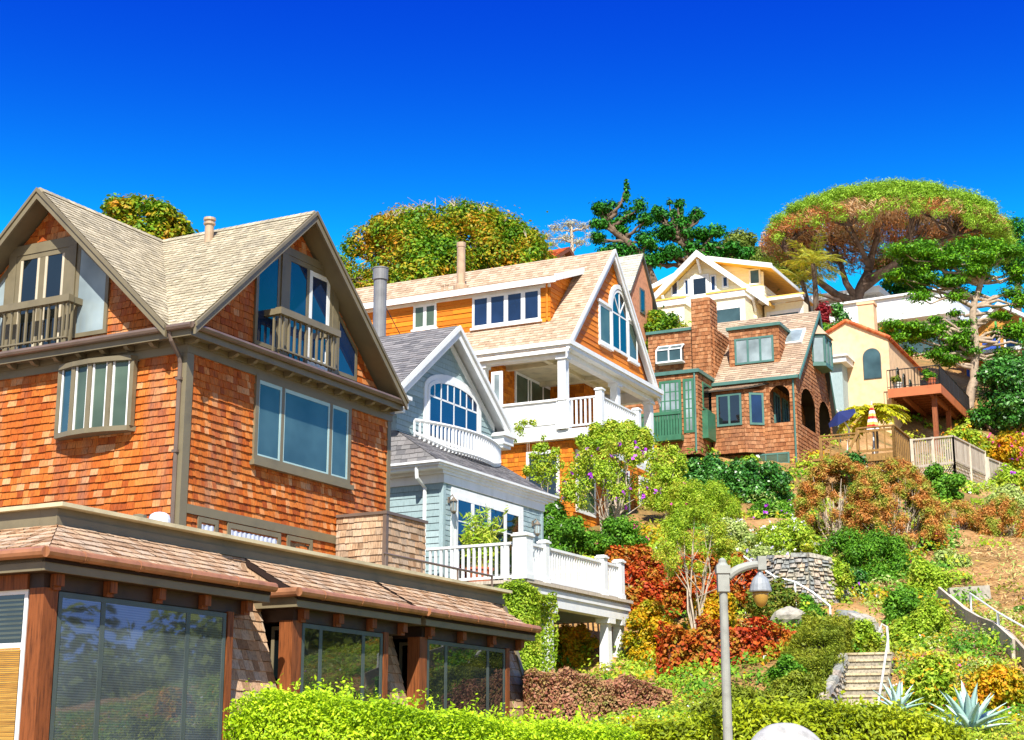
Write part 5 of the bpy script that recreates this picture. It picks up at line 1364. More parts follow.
# ================================================================== timber decks and fences by the cream house
H12 = House('timber_deck', 893, 425, 66, 64, 12, 'brown timber deck with square railings jutting over the orange bush', 'deck')
def deck12():
    H = H12; wd = M['wood_deck']
    zt = H.Lt(875, 427)[1]; zf = zt-1.15; ya = H.Lt(857, 428)[0]; xe = H.Rt(913, 441)[0]; yl = H.Lt(818, 434)[0]
    mb = MB(); mb.box(0, xe, 0, ya+2, zf-.1, zf); mb.box(0, xe, -.04, -.001, zf-.35, zf); mb.box(-.04, -.001, 0, ya, zf-.3, zf); mb.box(.4, xe, ya+2.001, yl, zf-.3, zf-.1); H.part('platform', mb, wd)
    def rail(a, b, z0, z1, nm='railing'):
        mb = MB(); a = Vector((*a, 0)); b = Vector((*b, 0)); L = (b-a).length; n = max(4, int(L/.32)); 
        mb.bar(a+Vector((0, 0, z1)), b+Vector((0, 0, z1)), .16, .06); mb.bar(a+Vector((0, 0, z1-.14)), b+Vector((0, 0, z1-.14)), .05, .1); mb.bar(a+Vector((0, 0, z0+.15)), b+Vector((0, 0, z0+.15)), .05, .1)
        for i in range(n+1):
            p = a+(b-a)*(i/n); k = .12 if i in (0, n) else .045; mb.bar(p+Vector((0, 0, z0-.2 if k > .1 else z0+.15)), p+Vector((0, 0, z1)), k, k)
        H.part(nm, mb, wd)
    rail((0, 0), (0, ya), zf, zt); rail((0, 0), (xe, 0), zf, zt); rail((.4, ya+.1), (.4, yl), zf-.25, zt-.12)
    mb = MB()
    for x in np.arange(.15, xe, .35): mb.box(x-.06, x+.06, -.08, -.041, zf-.3, zf+.9)
    H.part('side_boards', mb, wd)
    for (x, y) in ((.2, .2), (.2, ya-.1), (xe-.2, .2), (.6, yl-.2)):
        mb = MB(); mb.box(x-.09, x+.09, y-.09, y+.09, 11.5, zf-.1); H.part('post', mb, wd)
    mb = MB(); mb.bar((-.1, ya-.1, zt-.1), (-.6, ya+.8, zf-.9), .07, .12); H.part('stair_rail', mb, wd)
    mb = MB()
    for i in range(14):
        y = lerp(.1, ya, i/13); mb.bar((.1, y, zf-.3), (.1, y+.5, zf-.9), .03, .01, up=(1, 0, 0)); mb.bar((.12, y, zf-.9), (.12, y+.5, zf-.3), .03, .01, up=(1, 0, 0))
    H.part('lattice', mb, M['wood_grey'])
    return zf, ya, xe
D12 = deck12()

def fence_run(name, a, b, h, gap, label, drop=.0, m='wood_grey', skirt=0):
    """board fence between two world points on its top edge"""
    a, b = Vector(a), Vector(b); d = b-a; L = Vector((d.x, d.y, 0)).length
    base = Vector((a.x, a.y, a.z-h-drop))
    root = empty(name, base, 0, label, 'fence', 'weathered fences beside the cream house')
    n = max(4, int(L/.19)); mb = MB()
    for i in range(n):
        p = a+d*((i+.5)/n); w_ = d/n*(.5 if gap else .46)
        q = Vector((w_.x, w_.y, w_.z))*(1 if not gap else .45)
        mb.prism([p-q-Vector((0, 0, h)), p+q-Vector((0, 0, h)), p+q-Vector((0, 0, .05)), p-q-Vector((0, 0, .05))], Vector((d.y, -d.x, 0)).normalized()*.025, R.random())
    mb.build('boards', M[m], root, base)
    mb = MB(); mb.bar(a, b, .14, .07); mb.bar(a-Vector((0, 0, h-.1)), b-Vector((0, 0, h-.1)), .06, .1); mb.build('rail', M[m], root, base)
    for t in (0, .5, 1):
        p = a+d*t; mb = MB(); mb.bar(p-Vector((0, 0, h+.8)), p+Vector((0, 0, .04)), .13, .13); mb.build('post', M[m], root, base)
    if skirt:
        mb = MB(); n = int(L/.22)
        for i in range(n):
            for sg in (-1, 1):
                p = a+d*((i+.5)/n)-Vector((0, 0, h)); q = Vector((d.x/L*sg*.5, d.y/L*sg*.5, 0)); off = Vector((d.y, -d.x, 0)).normalized()*(.012*sg)
                k = skirt/2
                for j in range(2): mb.bar(p+off-q*(.5)-Vector((0, 0, j*k)), p+off+q*.5-Vector((0, 0, (j+1)*k)), .03, .012)
        mb.build('lattice', M[m], root, base)
fence_run('picket_fence', at(911, 440, 68.5), at(952, 436, 71), 1.3, True, 'pale open picket fence between the timber deck and the board fence', skirt=.9)
fence_run('board_fence', at(952, 436, 71), at(984, 452, 75.5), 1.15, False, 'weathered board fence stepping down right of the picket fence', skirt=1.4)
fence_run('board_fence', at(987, 458, 76), at(1009, 467, 79.5), 1.3, False, 'short weathered board fence at the far right end of the fences', skirt=1.2)
# ================================================================== foliage
def unit(v): return v/np.maximum(1e-6, np.linalg.norm(v, axis=-1, keepdims=True))

def leaf_obj(name, P, N, L, asp, rnd, m, parent=None, off=(0, 0, 0), rs=None, T=None):
    """one quad per leaf: a pointed leaf with a slight fold"""
    rs = rs or np.random.RandomState(1)
    n = len(P); N = unit(N)
    if T is None: T = rs.normal(size=(n, 3))
    T = T-N*(T*N).sum(1, keepdims=True); T = unit(T); B = np.cross(N, T)
    L = np.broadcast_to(np.asarray(L, float), (n,))[:, None]*rs.uniform(.55, 1.45, (n, 1)); W = L*asp
    fold = N*W*.18
    V = np.stack([P-T*L*.5, P+B*W*.5+fold, P+T*L*.5, P-B*W*.5+fold], 1).reshape(-1, 3)-np.asarray(off)
    Q = np.arange(4*n).reshape(n, 4)
    me = np_mesh(name, V, Q, rnd); me.materials.append(m)
    o = bpy.data.objects.new(name, me); COL.objects.link(o)
    if parent is not None: o.parent = parent
    return o

def blob_leaves(blobs, L, asp=.5, dens=2.6, fill=.62, up=.35, out=.8, jit=.75, rs=None, cap=60000, lump=.12, zmin=None, ragged=.13):
    rs = rs or np.random.RandomState(1)
    Bk = np.array(blobs, float); c, r = Bk[:, :3], Bk[:, 3:6]
    area = 4*math.pi*(((r[:, 0]*r[:, 1])**1.6+(r[:, 0]*r[:, 2])**1.6+(r[:, 1]*r[:, 2])**1.6)/3)**(1/1.6)
    n = int(min(cap, dens*area.sum()*.7/(L*L*asp*.5)))
    i = rs.choice(len(Bk), n, p=area/area.sum())
    d = unit(rs.normal(size=(n, 3)))
    k = fill+(1-fill)*np.sqrt(rs.rand(n))
    k = k*(1+lump*np.sin(d[:, 0]*7+i)*np.sin(d[:, 1]*6+i*2)*1.5+lump*rs.normal(size=n)*.6)
    rg = rs.rand(n) < ragged; k = np.where(rg, k*(1+np.minimum(1.6, np.abs(rs.normal(size=n)))*.2), k)
    P = c[i]+d*r[i]*k[:, None]
    N = unit(d/r[i])*out+np.array([0, 0, up])+rs.normal(size=(n, 3))*jit*.5
    br = rs.rand(len(Bk))
    rnd = np.clip(.72*rs.rand(n)+.28*br[i], 0, 1)
    if zmin is not None:
        kp = P[:, 2] > zmin; P, N, rnd = P[kp], N[kp], rnd[kp]
    return P, N, rnd

def dome(c, rx, ry, rz, k, rl, rs, low=-.25, flat=1.0):
    """k lumps over an ellipsoid; rl = lump radius relative to the mean radius"""
    out = []; g = (rx+ry+rz)/3
    for j in range(k):
        while True:
            d = rs.normal(size=3); d /= np.linalg.norm(d)
            if d[2] > low: break
        s = 1-rl*.75; u_ = rs.uniform(.7, 1.25); q = rl*g*u_
        out.append((c[0]+d[0]*rx*s, c[1]+d[1]*ry*s, c[2]+d[2]*rz*s, min(q, rl*1.5*rx*u_), min(q, rl*1.5*ry*u_), min(q, rl*1.35*rz*u_)*flat))
    if rl > .2: out.append((c[0], c[1], c[2], rx*.68, ry*.68, rz*.68))
    return out

LF = {}
LF['hedge'] = m_leaf('bright privet leaves', ['567a0c', '7c9c10', '98b416', 'b0c820', 'bcd030'], trans=.35)
LF['hedge2'] = m_leaf('yellow green box leaves', ['5c700e', '7c8c12', '96a418', 'b0b824'], trans=.35)
LF['olive'] = m_leaf('olive green leaves', ['4a5a14', '66741c', '7c8a24', '8f9a30'], ['5a6a1a', '8a8e22', '9a9a34'], 1.2)
LF['green'] = m_leaf('mid green leaves', ['2f5a12', '447418', '5c8c20', '78a42c'])
LF['dark'] = m_leaf('glossy dark leaves', ['1c4210', '2c5c18', '3c7422', '6c9c4c'], trans=.15, rough=.35, spec=.5)
LF['ygreen'] = m_leaf('yellow green leaves', ['5c7c18', '7c9c20', '98b02c', 'b4c04a'], ['6c8c1c', '8ca024', 'c0b040'], .8)
LF['pale'] = m_leaf('pale green leaves', ['6c8440', '8ca050', 'a8b468', 'c0c48c'])
LF['red'] = m_leaf('red creeper leaves', ['6c1c0c', '942c10', 'ac3c14', 'b86020', '7c7020'], ['88340f', 'ac5c1c', '8c7c20', 'b8842c'], 1.4)
LF['orange'] = m_leaf('orange tipped leaves', ['7c8430', 'a8682c', 'b87838', 'c08c50', '9c5c2c'], ['5c7c1c', '7c9428', '98a440', 'a89448'], 2.2)
LF['orange_low'] = m_leaf('green and russet leaves', ['3c5c18', '5c7420', '7c7c2c', 'a07040'])
LF['yorange'] = m_leaf('yellow orange leaves', ['6c7c10', 'a09010', 'c49414', 'c87414'], ['4c7414', '7c8c14', 'b49418'], .9)
LF['purple'] = m_leaf('bronze red hedge leaves', ['744434', '945c48', '8c7840', 'ac8464', '747c34'], ['8c5c48', 'a8745c', '7c7c38'], 1.5)
LF['roundtree'] = m_leaf('evergreen leaves with amber tips', ['28500f', '426c0f', '5a8412', '7a941a', 'a88c1c'], ['3c680f', '748814', 'ac8018', 'b87414'], .5)
LF['pine'] = m_leaf('pine needles', ['587a1c', '749a24', '8cac30', '9cb83c'], trans=.2)
LF['pinedead'] = m_leaf('dead brown twigs', ['84603c', 'a07448', 'b08858', 'a08868', 'bca07c'], ['9c5c30', 'b06c38', '8c6040'], .3, trans=.05)
LF['cypress'] = m_leaf('bright cypress sprays', ['28500c', '407410', '5c9012', '7aa61c'], trans=.2)
LF['cypress_dark'] = m_leaf('dark cypress sprays', ['0e3a10', '1c5414', '2c701a', '408820'], trans=.15)
LF['wood'] = m_leaf('olive tree leaves', ['44581c', '5c6c24', '6c7c2c', '7c8838'])
LF['grey'] = m_leaf('grey thin leaves', ['84806c', 'a09c84', 'b4b098', '8c9470'])
LF['flower_white'] = m_leaf('white flowers', ['d8d8d0', 'e4e4dc', 'ececE4'.lower()], trans=.2)
LF['flower_purple'] = m_leaf('purple flowers', ['8c2cb0', 'a83cc8', 'b858d8'], trans=.2)
LF['flower_lav'] = m_leaf('lavender flowers', ['9c90c4', 'aca4d0', '8c84b8'], trans=.2)
LF['flower_orange'] = m_leaf('orange and yellow flowers', ['d4941c', 'dca828', 'd07820'], trans=.2)
LF['flower_pink'] = m_leaf('pink flowers', ['c83c74', 'd45c8c', 'b83090'], trans=.2)
LF['palm'] = m_leaf('palm leaflets', ['6c7c1c', '8c9424', 'a8a430', 'b8ac48'], trans=.3)
LF['fern'] = m_leaf('yellow fern fronds', ['8c9410', 'aca818', 'c0b424', '7c8c14'], trans=.35)
LF['agave'] = m_leaf('blue green agave', ['8aa8a0', '9cb8b0', 'b0c8c0'], trans=.05, rough=.45)
LF['straw'] = m_leaf('dry straw', ['a08450', 'b89860', 'ccb07c', '8c6c40'], trans=.1)
LF['redleaf'] = m_leaf('dark red leaves', ['5c1018', '7c1c24', '982c2c'])

SEED = [11]
def rng():
    SEED[0] += 1; return np.random.RandomState(SEED[0])

def px_w(px, Y): return px*Y/1600.0

def bush(name, label, x0, x1, pt, pb, Y, m, cat='shrub', group=None, k=9, rl=.5, lpx=4.6, asp=.5, dens=2.4, depth=.8, sparse=None, flowers=None, stems=0, stem_m='bark_pale', cap=42000, up=.35, low=-.25, jit=.75, fill=.35, lump=.14, skirt=0, ragged=.32):
    """a shrub filling px x0..x1, pt..pb at distance Y; its foot goes down to the ground there"""
    rs = rng()
    if rl > .25 and k > 6: k, rl = int(k*2.2), rl*.68
    if Y > 30: lpx *= .76; cap = int(cap*1.3)
    c = at((x0+x1)/2, (pt+pb)/2, Y); rx = px_w((x1-x0)/2, Y); rz = px_w((pb-pt)/2, Y)
    g = T(c.x, Y)
    if stems == 0 and depth > .25:
        top = c.z+rz; bot = min(c.z-rz, g); c.z = (top+bot)/2; rz = (top-bot)/2; low = -.85
    base = min(g, c.z-rz*.9)
    root = empty(name, (c.x, Y, base), 0, label, cat, group)
    bl = dome((c.x, Y, c.z), rx, max(.3, rx*depth), rz, k, rl, rs, low)
    if skirt:
        for j in range(k//2+1):
            a = rs.uniform(0, 6.28); bl.append((c.x+rx*.6*math.cos(a), Y+rx*.6*depth*math.sin(a), c.z-rz*.7, rx*.4, rx*.4, rz*.5))
    L = lpx*Y/1600
    P, N, r = blob_leaves(bl, L, asp, dens, fill, up, .8, jit, rs, cap, lump, None, ragged)
    leaf_obj('foliage', P, N, L, asp, r, LF[m], root, root.location, rs)
    if flowers:
        fm, fn, fs = flowers
        kk = rs.choice(len(P), fn); q = P[kk]+unit(N[kk])*L*.8
        q = np.repeat(q, 3, 0)+rs.normal(size=(fn*3, 3))*L*fs*.3
        fo = leaf_obj('flowers', q, np.repeat(N[kk], 3, 0)+rs.normal(size=(fn*3, 3))*.5, L*fs, .8, rs.rand(fn*3), LF[fm], root, root.location, rs); tag(fo, kind='stuff')
    mb = MB(); ns = max(3, stems)
    for j in range(ns):
        a = rs.uniform(0, 6.28); q = rs.uniform(.1, .75); z = c.z+rz*rs.uniform(.1, .85)*(1-q*q*.6)
        p0 = Vector((c.x+rs.uniform(-.1, .1)*rx, Y+rs.uniform(-.1, .1)*rx, base-.1)); p3 = Vector((c.x+rx*q*math.cos(a), Y+rx*q*depth*math.sin(a), z))
        p1 = p0.lerp(p3, .35)+Vector((rs.normal()*.06*rx, rs.normal()*.06*rx, .08*rz)); p2 = p0.lerp(p3, .7)+Vector((rs.normal()*.08*rx, rs.normal()*.06*rx, .06*rz))
        rr = max(.012, .03*rx)
        mb.tube([p0, p1, p2, p3], [rr, rr*.75, rr*.5, rr*.2], 5)
        if stems:
            for e in range(2):
                b = p2+Vector(rs.normal(size=3)*.3*rx); b.z = max(b.z, p2.z+.1*rz); mb.tube([p1.lerp(p2, .5+e*.4), b], [rr*.4, rr*.12], 4)
    mb.build('stems', M[stem_m], root, root.location)
    return root

def box_leaves(pts, depth, L, asp, rs, zbot, dens=3., shoots=.0, lump=.06, back=True, cap=90000):
    """clipped hedge along a polyline of world top-front points"""
    pts = [np.array(p, float) for p in pts]; Ps, Ns = [], []
    seg = list(zip(pts[:-1], pts[1:])); la = L*L*asp*.5
    for a, b in seg:
        d = b-a; Ls = math.hypot(d[0], d[1]); t2 = np.array([d[0], d[1], 0])/Ls; bk = np.array([-t2[1], t2[0], 0]); 
        if bk[1] < 0: bk = -bk
        za = zbot(a[0], a[1]); h = max(.2, (a[2]+b[2])/2-za)
        for face in range(3 if back else 2):
            A = Ls*(h if face != 1 else depth); n = int(min(cap, dens*A/la*(1 if face < 2 else .5)))
            u = rs.rand(n)[:, None]; v = rs.rand(n)[:, None]; e = (rs.rand(n)**1.6)[:, None]
            s = np.sin(u*Ls*5+v*3)+np.sin(u*Ls*2.3+face)+.6*np.sin(u*Ls*11+v*9)
            s = lump*s
            if face == 0: p = a+d*u-np.array([0, 0, 1])*h*v+bk*(e*.28+s*.6); nn = -bk+np.array([0, 0, .35])
            elif face == 1: p = a+d*u+bk*depth*v+np.array([0, 0, 1])*(s-e*.25); nn = np.array([0, 0, 1.])-bk*.25
            else: p = a+d*u+bk*(depth-e*.28+s)-np.array([0, 0, 1])*h*v; nn = bk
            Ps.append(p); Ns.append(np.repeat(nn[None], n, 0)+rs.normal(size=(n, 3))*.45)
        if shoots:
            n = int(shoots*Ls); u = rs.rand(n); v = rs.rand(n)
            for i in range(n):
                hh = rs.uniform(.03, .13)*(1+.6*math.sin(u[i]*Ls*4)); m_ = 6
                q = a+d*u[i]+bk*depth*v[i]+np.array([0, 0, lump])
                z = np.linspace(0, hh, m_)[:, None]; lean = rs.normal(size=3)*.15
                p = q+np.array([lean[0], lean[1], 1])*z+rs.normal(size=(m_, 3))*L*.3
                Ps.append(p); Ns.append(rs.normal(size=(m_, 3))*.6+np.array([0, -.6, .4]))
    for (p, sgn) in ((pts[0], 0), (pts[-1], 1)):
        a, b = seg[-sgn]; d = b-a; t2 = np.array([d[0], d[1], 0]); t2 /= np.linalg.norm(t2); bk = np.array([-t2[1], t2[0], 0]); bk = bk if bk[1] > 0 else -bk
        h = max(.25, p[2]-zbot(p[0], p[1])); n = int(min(cap, dens*depth*h/la)); u = rs.rand(n)[:, None]; v = rs.rand(n)[:, None]
        nn = t2*(1 if sgn else -1); Ps.append(p+bk*depth*u-np.array([0, 0, 1])*h*v-nn*(rs.rand(n)[:, None]*.2)); Ns.append(np.repeat(nn[None], n, 0)+rs.normal(size=(n, 3))*.45)
    return np.concatenate(Ps), np.concatenate(Ns)

def hedge(name, label, tops, depth, m, lpx=5, asp=.5, dens=3., shoots=0, lump=.06, zb=None, cat='hedge', group=None, cap=90000, core='under_hedge'):
    rs = rng(); pts = [at(*t) for t in tops]; mid = pts[len(pts)//2]
    Y = mid.y; L = lpx*Y/1600
    zbf = (lambda x, y: T(x, y)) if zb is None else (lambda x, y: zb)
    root = empty(name, (mid.x, mid.y+depth/2, zbf(mid.x, mid.y)), 0, label, cat, group)
    P, N = box_leaves(pts, depth, L, asp, rs, zbf, dens, shoots, lump, cap=cap)
    n = len(P)
    q = np.sin(P[:, 0]*3.1+P[:, 2]*2)*np.sin(P[:, 1]*2.7+P[:, 2]*3.3)
    leaf_obj('foliage', P, N, L, asp, np.clip(rs.rand(n)*.75+.125+.18*q, 0, 1), LF[m], root, root.location, rs)
    mb = MB()
    for j_, (a, b) in enumerate(zip(pts[:-1], pts[1:])):
        d = b-a; t = Vector((d.x, d.y, 0)).normalized()
        if j_ == 0 and d.length > .35: a = a+d.normalized()*.26
        if j_ == len(pts)-2 and d.length > .35: b = b-d.normalized()*.3
        bk = Vector((-t.y, t.x, 0)); bk = bk if bk.y > 0 else -bk
        i = .2; za, zb_ = zbf(a.x, a.y)-.2, zbf(b.x, b.y)-.2
        lo = lambda p, z, s: Vector((p.x, p.y, z))+bk*s
        if a.z-i > za+.1 and depth > 2*i: mb.hexa([lo(a, za, i), lo(b, zb_, i), lo(b, zb_, depth-i), lo(a, za, depth-i), lo(a, a.z-i, i), lo(b, b.z-i, i), lo(b, b.z-i, depth-i), lo(a, a.z-i, depth-i)])
    if mb.v and core: mb.build('twig_mass', M[core or 'under_hedge'], root, root.location)
    return root
M['under_hedge'] = m_paint('twiggy hedge inside', '4a4420', .95, .3, 8, .05)
M['under_red'] = m_paint('creeper stems', '6a3c28', .95, .3, 8, .05)

def limb(mb, a, b, r0, r1, rs, n=5, wob=.06, sag=0., sides=6):
    a, b = Vector(a), Vector(b); L = (b-a).length; pts = []; rad = []
    for i in range(n+1):
        t = i/n; p = a.lerp(b, t)
        if 0 < i < n: p = p+Vector(rs.normal(size=3)*wob*L)
        p.z += sag*L*math.sin(math.pi*t); pts.append(p); rad.append(lerp(r0, r1, t))
    mb.tube(pts, rad, sides); return pts

def tree(name, label, x, Y, blobs, m, trunk_px=None, tr=.3, lpx=4., asp=.5, dens=2.2, limbs=True, bark='bark', cap=60000, up=.45, fill=.55, group=None, cat='tree', wob=.05, twigs=None, base=None, out=.8, jit=.75, lump=.12):
    """blobs: list of (px, py, rx_px, rz_px[, dY]) foliage clumps; trunk_px: pixel polyline from the foot up"""
    rs = rng(); tp = [at(p[0], p[1], Y+(p[2] if len(p) > 2 else 0)) for p in trunk_px]
    g = T(tp[0].x, tp[0].y) if base is None else base
    foot = Vector((tp[0].x, tp[0].y, min(g, tp[0].z)-.1)); 
    root = empty(name, foot, 0, label, cat, group)
    mb = MB(); pts = [foot]+tp if tp[0].z-foot.z > .2 else tp
    rad = [lerp(tr, tr*.55, i/(len(pts)-1)) for i in range(len(pts))]; rad[0] *= 1.25
    # smooth polyline
    sp = []; sr = []
    for i in range(len(pts)-1):
        for t in (0, .33, .66): sp.append(pts[i].lerp(pts[i+1], t)+Vector(rs.normal(size=3)*tr*.12)); sr.append(lerp(rad[i], rad[i+1], t))
    sp.append(pts[-1]); sr.append(rad[-1])
    mb.tube(sp, sr, 9)
    bl = []
    for b in blobs:
        dY = b[4] if len(b) > 4 else rs.uniform(-1, 1)*px_w(b[2], Y)*.8
        c = at(b[0], b[1], Y+dY); rx, rz = px_w(b[2], Y), px_w(b[3], Y); bl.append((c.x, c.y, c.z, rx, rx, rz))
    if limbs:
        for b in bl:
            c = Vector(b[:3]); k = min(range(len(sp)), key=lambda i: (sp[i]-c).length+(2.5*max(0, sp[i].z-c.z+b[5])))
            limb(mb, sp[k], c-Vector((0, 0, b[5]*.4)), min(sr[k]*.75, tr*.45), tr*.08, rs, 5, wob)
    mb.build('trunk', M[bark], root, root.location, smooth=True)
    L = lpx*Y/1600
    P, N, r = blob_leaves(bl, L, asp, dens, fill, up, out, jit, rs, cap, lump)
    leaf_obj('crown', P, N, L, asp, r, LF[m], root, root.location, rs)
    return root, bl
# ================================================================== trees
def crown_px(cx, cy, rx, rz, k, rl, seed, low=-.3, dscale=.8, Y=80):
    """clumps of a rounded crown, in pixels with real depth offsets"""
    rs = np.random.RandomState(seed); out = []
    for j in range(k):
        while True:
            d = rs.normal(size=3); d /= np.linalg.norm(d)
            if d[2] > low: break
        q = rl*rs.uniform(.7, 1.3); out.append((cx+d[0]*rx*(1-q*.7), cy-d[2]*rz*(1-q*.7), q*rx, q*rx*.9, d[1]*px_w(rx, Y)*dscale))
    out.append((cx, cy, rx*.72, rz*.72, 0))
    return out
rt, _ = tree('round_tree', 'big round evergreen with amber leaf tips rising behind the orange house', 445, 80, crown_px(445, 304, 128, 99, 230, .12, 5, -.5, .8, 80), 'roundtree', [(445, 360), (445, 320)], .5, lpx=3.7, asp=.6, dens=2.0, cap=140000, lump=.16)
tree('round_tree', 'small amber and green treetop showing behind the brown house roof', 140, 64, crown_px(132, 258, 66, 62, 80, .17, 6, -.5, .8, 64), 'roundtree', [(140, 330), (140, 280)], .35, lpx=5.0, asp=.6, cap=22000, lump=.16)
def dead_twigs():
    for r_, px0, px1, yt, Y in ((rt, 380, 530, 205, 80),):
        rs = rng(); mb = MB()
        for i in range(34):
            x = rs.uniform(px0, px1); y = 302-100*math.sqrt(max(0, 1-((x-445)/112)**2))+4; a = at(x, y, Y+rs.uniform(-3, 3)); 
            for j in range(3): mb.tube([a, a+Vector((rs.normal()*.25, rs.normal()*.25, rs.uniform(.25, .5)))], [.02, .008], 4)
        mb.build('dead_twigs', M['bark_pale'], r_, r_.location)['kind'] = 'stuff'
dead_twigs()
# umbrella pine
def umbrella():
    Y = 116; rs = rng()
    root = empty('umbrella_pine', (at(868, 345, Y).x, Y, T(at(868, 345, Y).x, Y)-.2), 0, 'huge umbrella pine with wide flat green top and brown bare underside', 'tree')
    A = lambda x, y, d=0: at(x, y, Y+d)
    c = A(884, 243); rx, ry, rz = px_w(132, Y), px_w(132, Y)*.85, px_w(60, Y)
    mb = MB(); foot = root.location
    tr = [Vector(foot), A(867, 332), A(859, 312), A(857, 298), A(862, 285), A(868, 272)]
    mb.tube(tr, [.6, .5, .46, .44, .38, .3], 10)
    forks = [([A(859, 310), A(850, 300), A(838, 296), A(822, 284, -1), A(802, 268, -2), A(785, 250, -2)], .45), ([A(862, 288), A(880, 275), A(898, 265, 1), A(915, 250, 1), A(935, 232, 2)], .4),
             ([A(868, 272), A(872, 255), A(878, 235), A(884, 215)], .35), ([A(857, 300), A(846, 283), A(840, 262, 2), A(832, 240, 3)], .33), ([A(866, 280), A(889, 268, -2), A(908, 252, -3), A(955, 236, -4)], .33), ([A(870, 268), A(862, 250, -2), A(850, 225, -3)], .28),
             ([A(846, 302), A(848, 312, -1), A(838, 300, -2), A(826, 296, -3), A(808, 292, -3)], .25)]
    ends = []
    for p, r in forks:
        mb.tube(p, [lerp(r, r*.3, i/(len(p)-1)) for i in range(len(p))], 8); ends += [(p[-1], r*.3), (p[-2], r*.5), (p[-3], r*.55)]
    for i in range(150):
        a = rs.uniform(0, 6.28); q = math.sqrt(rs.rand())*.88; e = Vector((c.x+rx*q*math.cos(a), c.y+ry*q*math.sin(a), c.z+rz*(math.sqrt(1-q*q)*.6-.12)))
        s, r = min(ends, key=lambda t: (t[0]-e).length*rs.uniform(.7, 1.3)); pp = limb(mb, s, e, min(.14, r), .025, rs, 4, .03, sides=5)
        for j in range(3): limb(mb, pp[2+j % 2], e+Vector(rs.normal(size=3)*.3), .05, .012, rs, 3, .03, sides=4)
    mb.build('trunk', M['bark_pine'], root, root.location, smooth=True)
    # green top: clumps over the dome
    bl = []
    for i in range(520):
        a = rs.uniform(0, 6.28); q = math.sqrt(rs.rand())*1.0; z = math.sqrt(max(0, 1-q*q)); s = rs.uniform(.35, .75)
        bl.append((c.x+rx*q*math.cos(a)*.97, c.y+ry*q*math.sin(a)*.97, c.z+rz*z*.93-(.3 if q < .85 else rs.uniform(0, 1.1)), s, s, s*.7))
    for i in range(230):
        a = rs.uniform(-1.9, 1.5); q = rs.uniform(.8, 1.0); s = rs.uniform(.35, .7)
        bl.append((c.x+rx*q*math.cos(a)*.98, c.y+ry*q*math.sin(a)*.98, c.z+rz*math.sqrt(1-q*q)*.8-rs.uniform(.2, 1.7)*(.5+.5*math.cos(a)), s, s, s*.7))
    L = .26; P, N, r = blob_leaves(bl, L, .2, 2.0, .4, .7, .85, .9, rs, 125000, .25)
    leaf_obj('crown', P, N, L, .2, r, LF['pine'], root, root.location, rs)
    # brown dead twigs hanging below the green
    n = 30000; a = rs.uniform(0, 6.28, n); q = np.sqrt(rs.rand(n))*.98; z = np.sqrt(np.maximum(0, 1-q*q))
    lo = rs.rand(n)**.8
    P = np.stack([c.x+rx*q*np.cos(a), c.y+ry*q*np.sin(a), c.z+rz*(z*(.62-.36*lo)-.10*lo)], 1)
    Tn = np.stack([np.cos(a)*q, np.sin(a)*q, .55*np.ones(n)], 1)+rs.normal(size=(n, 3))*.5
    leaf_obj('dead_twigs', P, rs.normal(size=(n, 3))+np.array([0, -.5, 0]), .45, .12, rs.rand(n), LF['pinedead'], root, root.location, rs, T=Tn)['kind'] = 'stuff'
umbrella()
rr_ = np.random.RandomState(44)
M['bark_cyp'] = m_paint('weathered cypress bark', 'a8947e', .85, .22, 4, .02)
# bright layered cypress at the right edge
cy = [(930, 262, 34, 9), (905, 276, 22, 7), (965, 258, 30, 10), (1000, 262, 28, 10), (1022, 270, 20, 9), (945, 278, 26, 7), (985, 282, 26, 8), (915, 292, 22, 7), (1010, 292, 22, 8), (960, 296, 18, 6), (900, 262, 16, 6), (1035, 300, 24, 9), (940, 250, 26, 8), (985, 250, 26, 7),
      (898, 330, 22, 8), (925, 325, 24, 7), (915, 345, 28, 9), (945, 345, 22, 8), (890, 350, 20, 8), (960, 330, 16, 6), (985, 338, 22, 7), (1012, 334, 22, 8), (1030, 350, 22, 8), (972, 352, 18, 6), (930, 360, 22, 6), (955, 318, 14, 5), (1000, 318, 16, 5)]
cy = [(x+rr_.normal()*w_*.55, y+rr_.normal()*h_*.8, w_*.6, h_*.74) for x, y, w_, h_ in [(x+(18 if x < 935 and y > 310 else 0), y, w_, h_) for x, y, w_, h_ in cy] for _ in range(3)]
tree('cypress_tree', 'bright green layered cypress with pale twisted branches at the right edge', 957, 93, cy, 'cypress', [(968, 425), (970, 398), (975, 368), (976, 340), (972, 315), (978, 290), (985, 268)], .3, lpx=3.6, asp=.4, dens=1.55, bark='bark_cyp', cap=60000, fill=.1, lump=.25, up=.6)
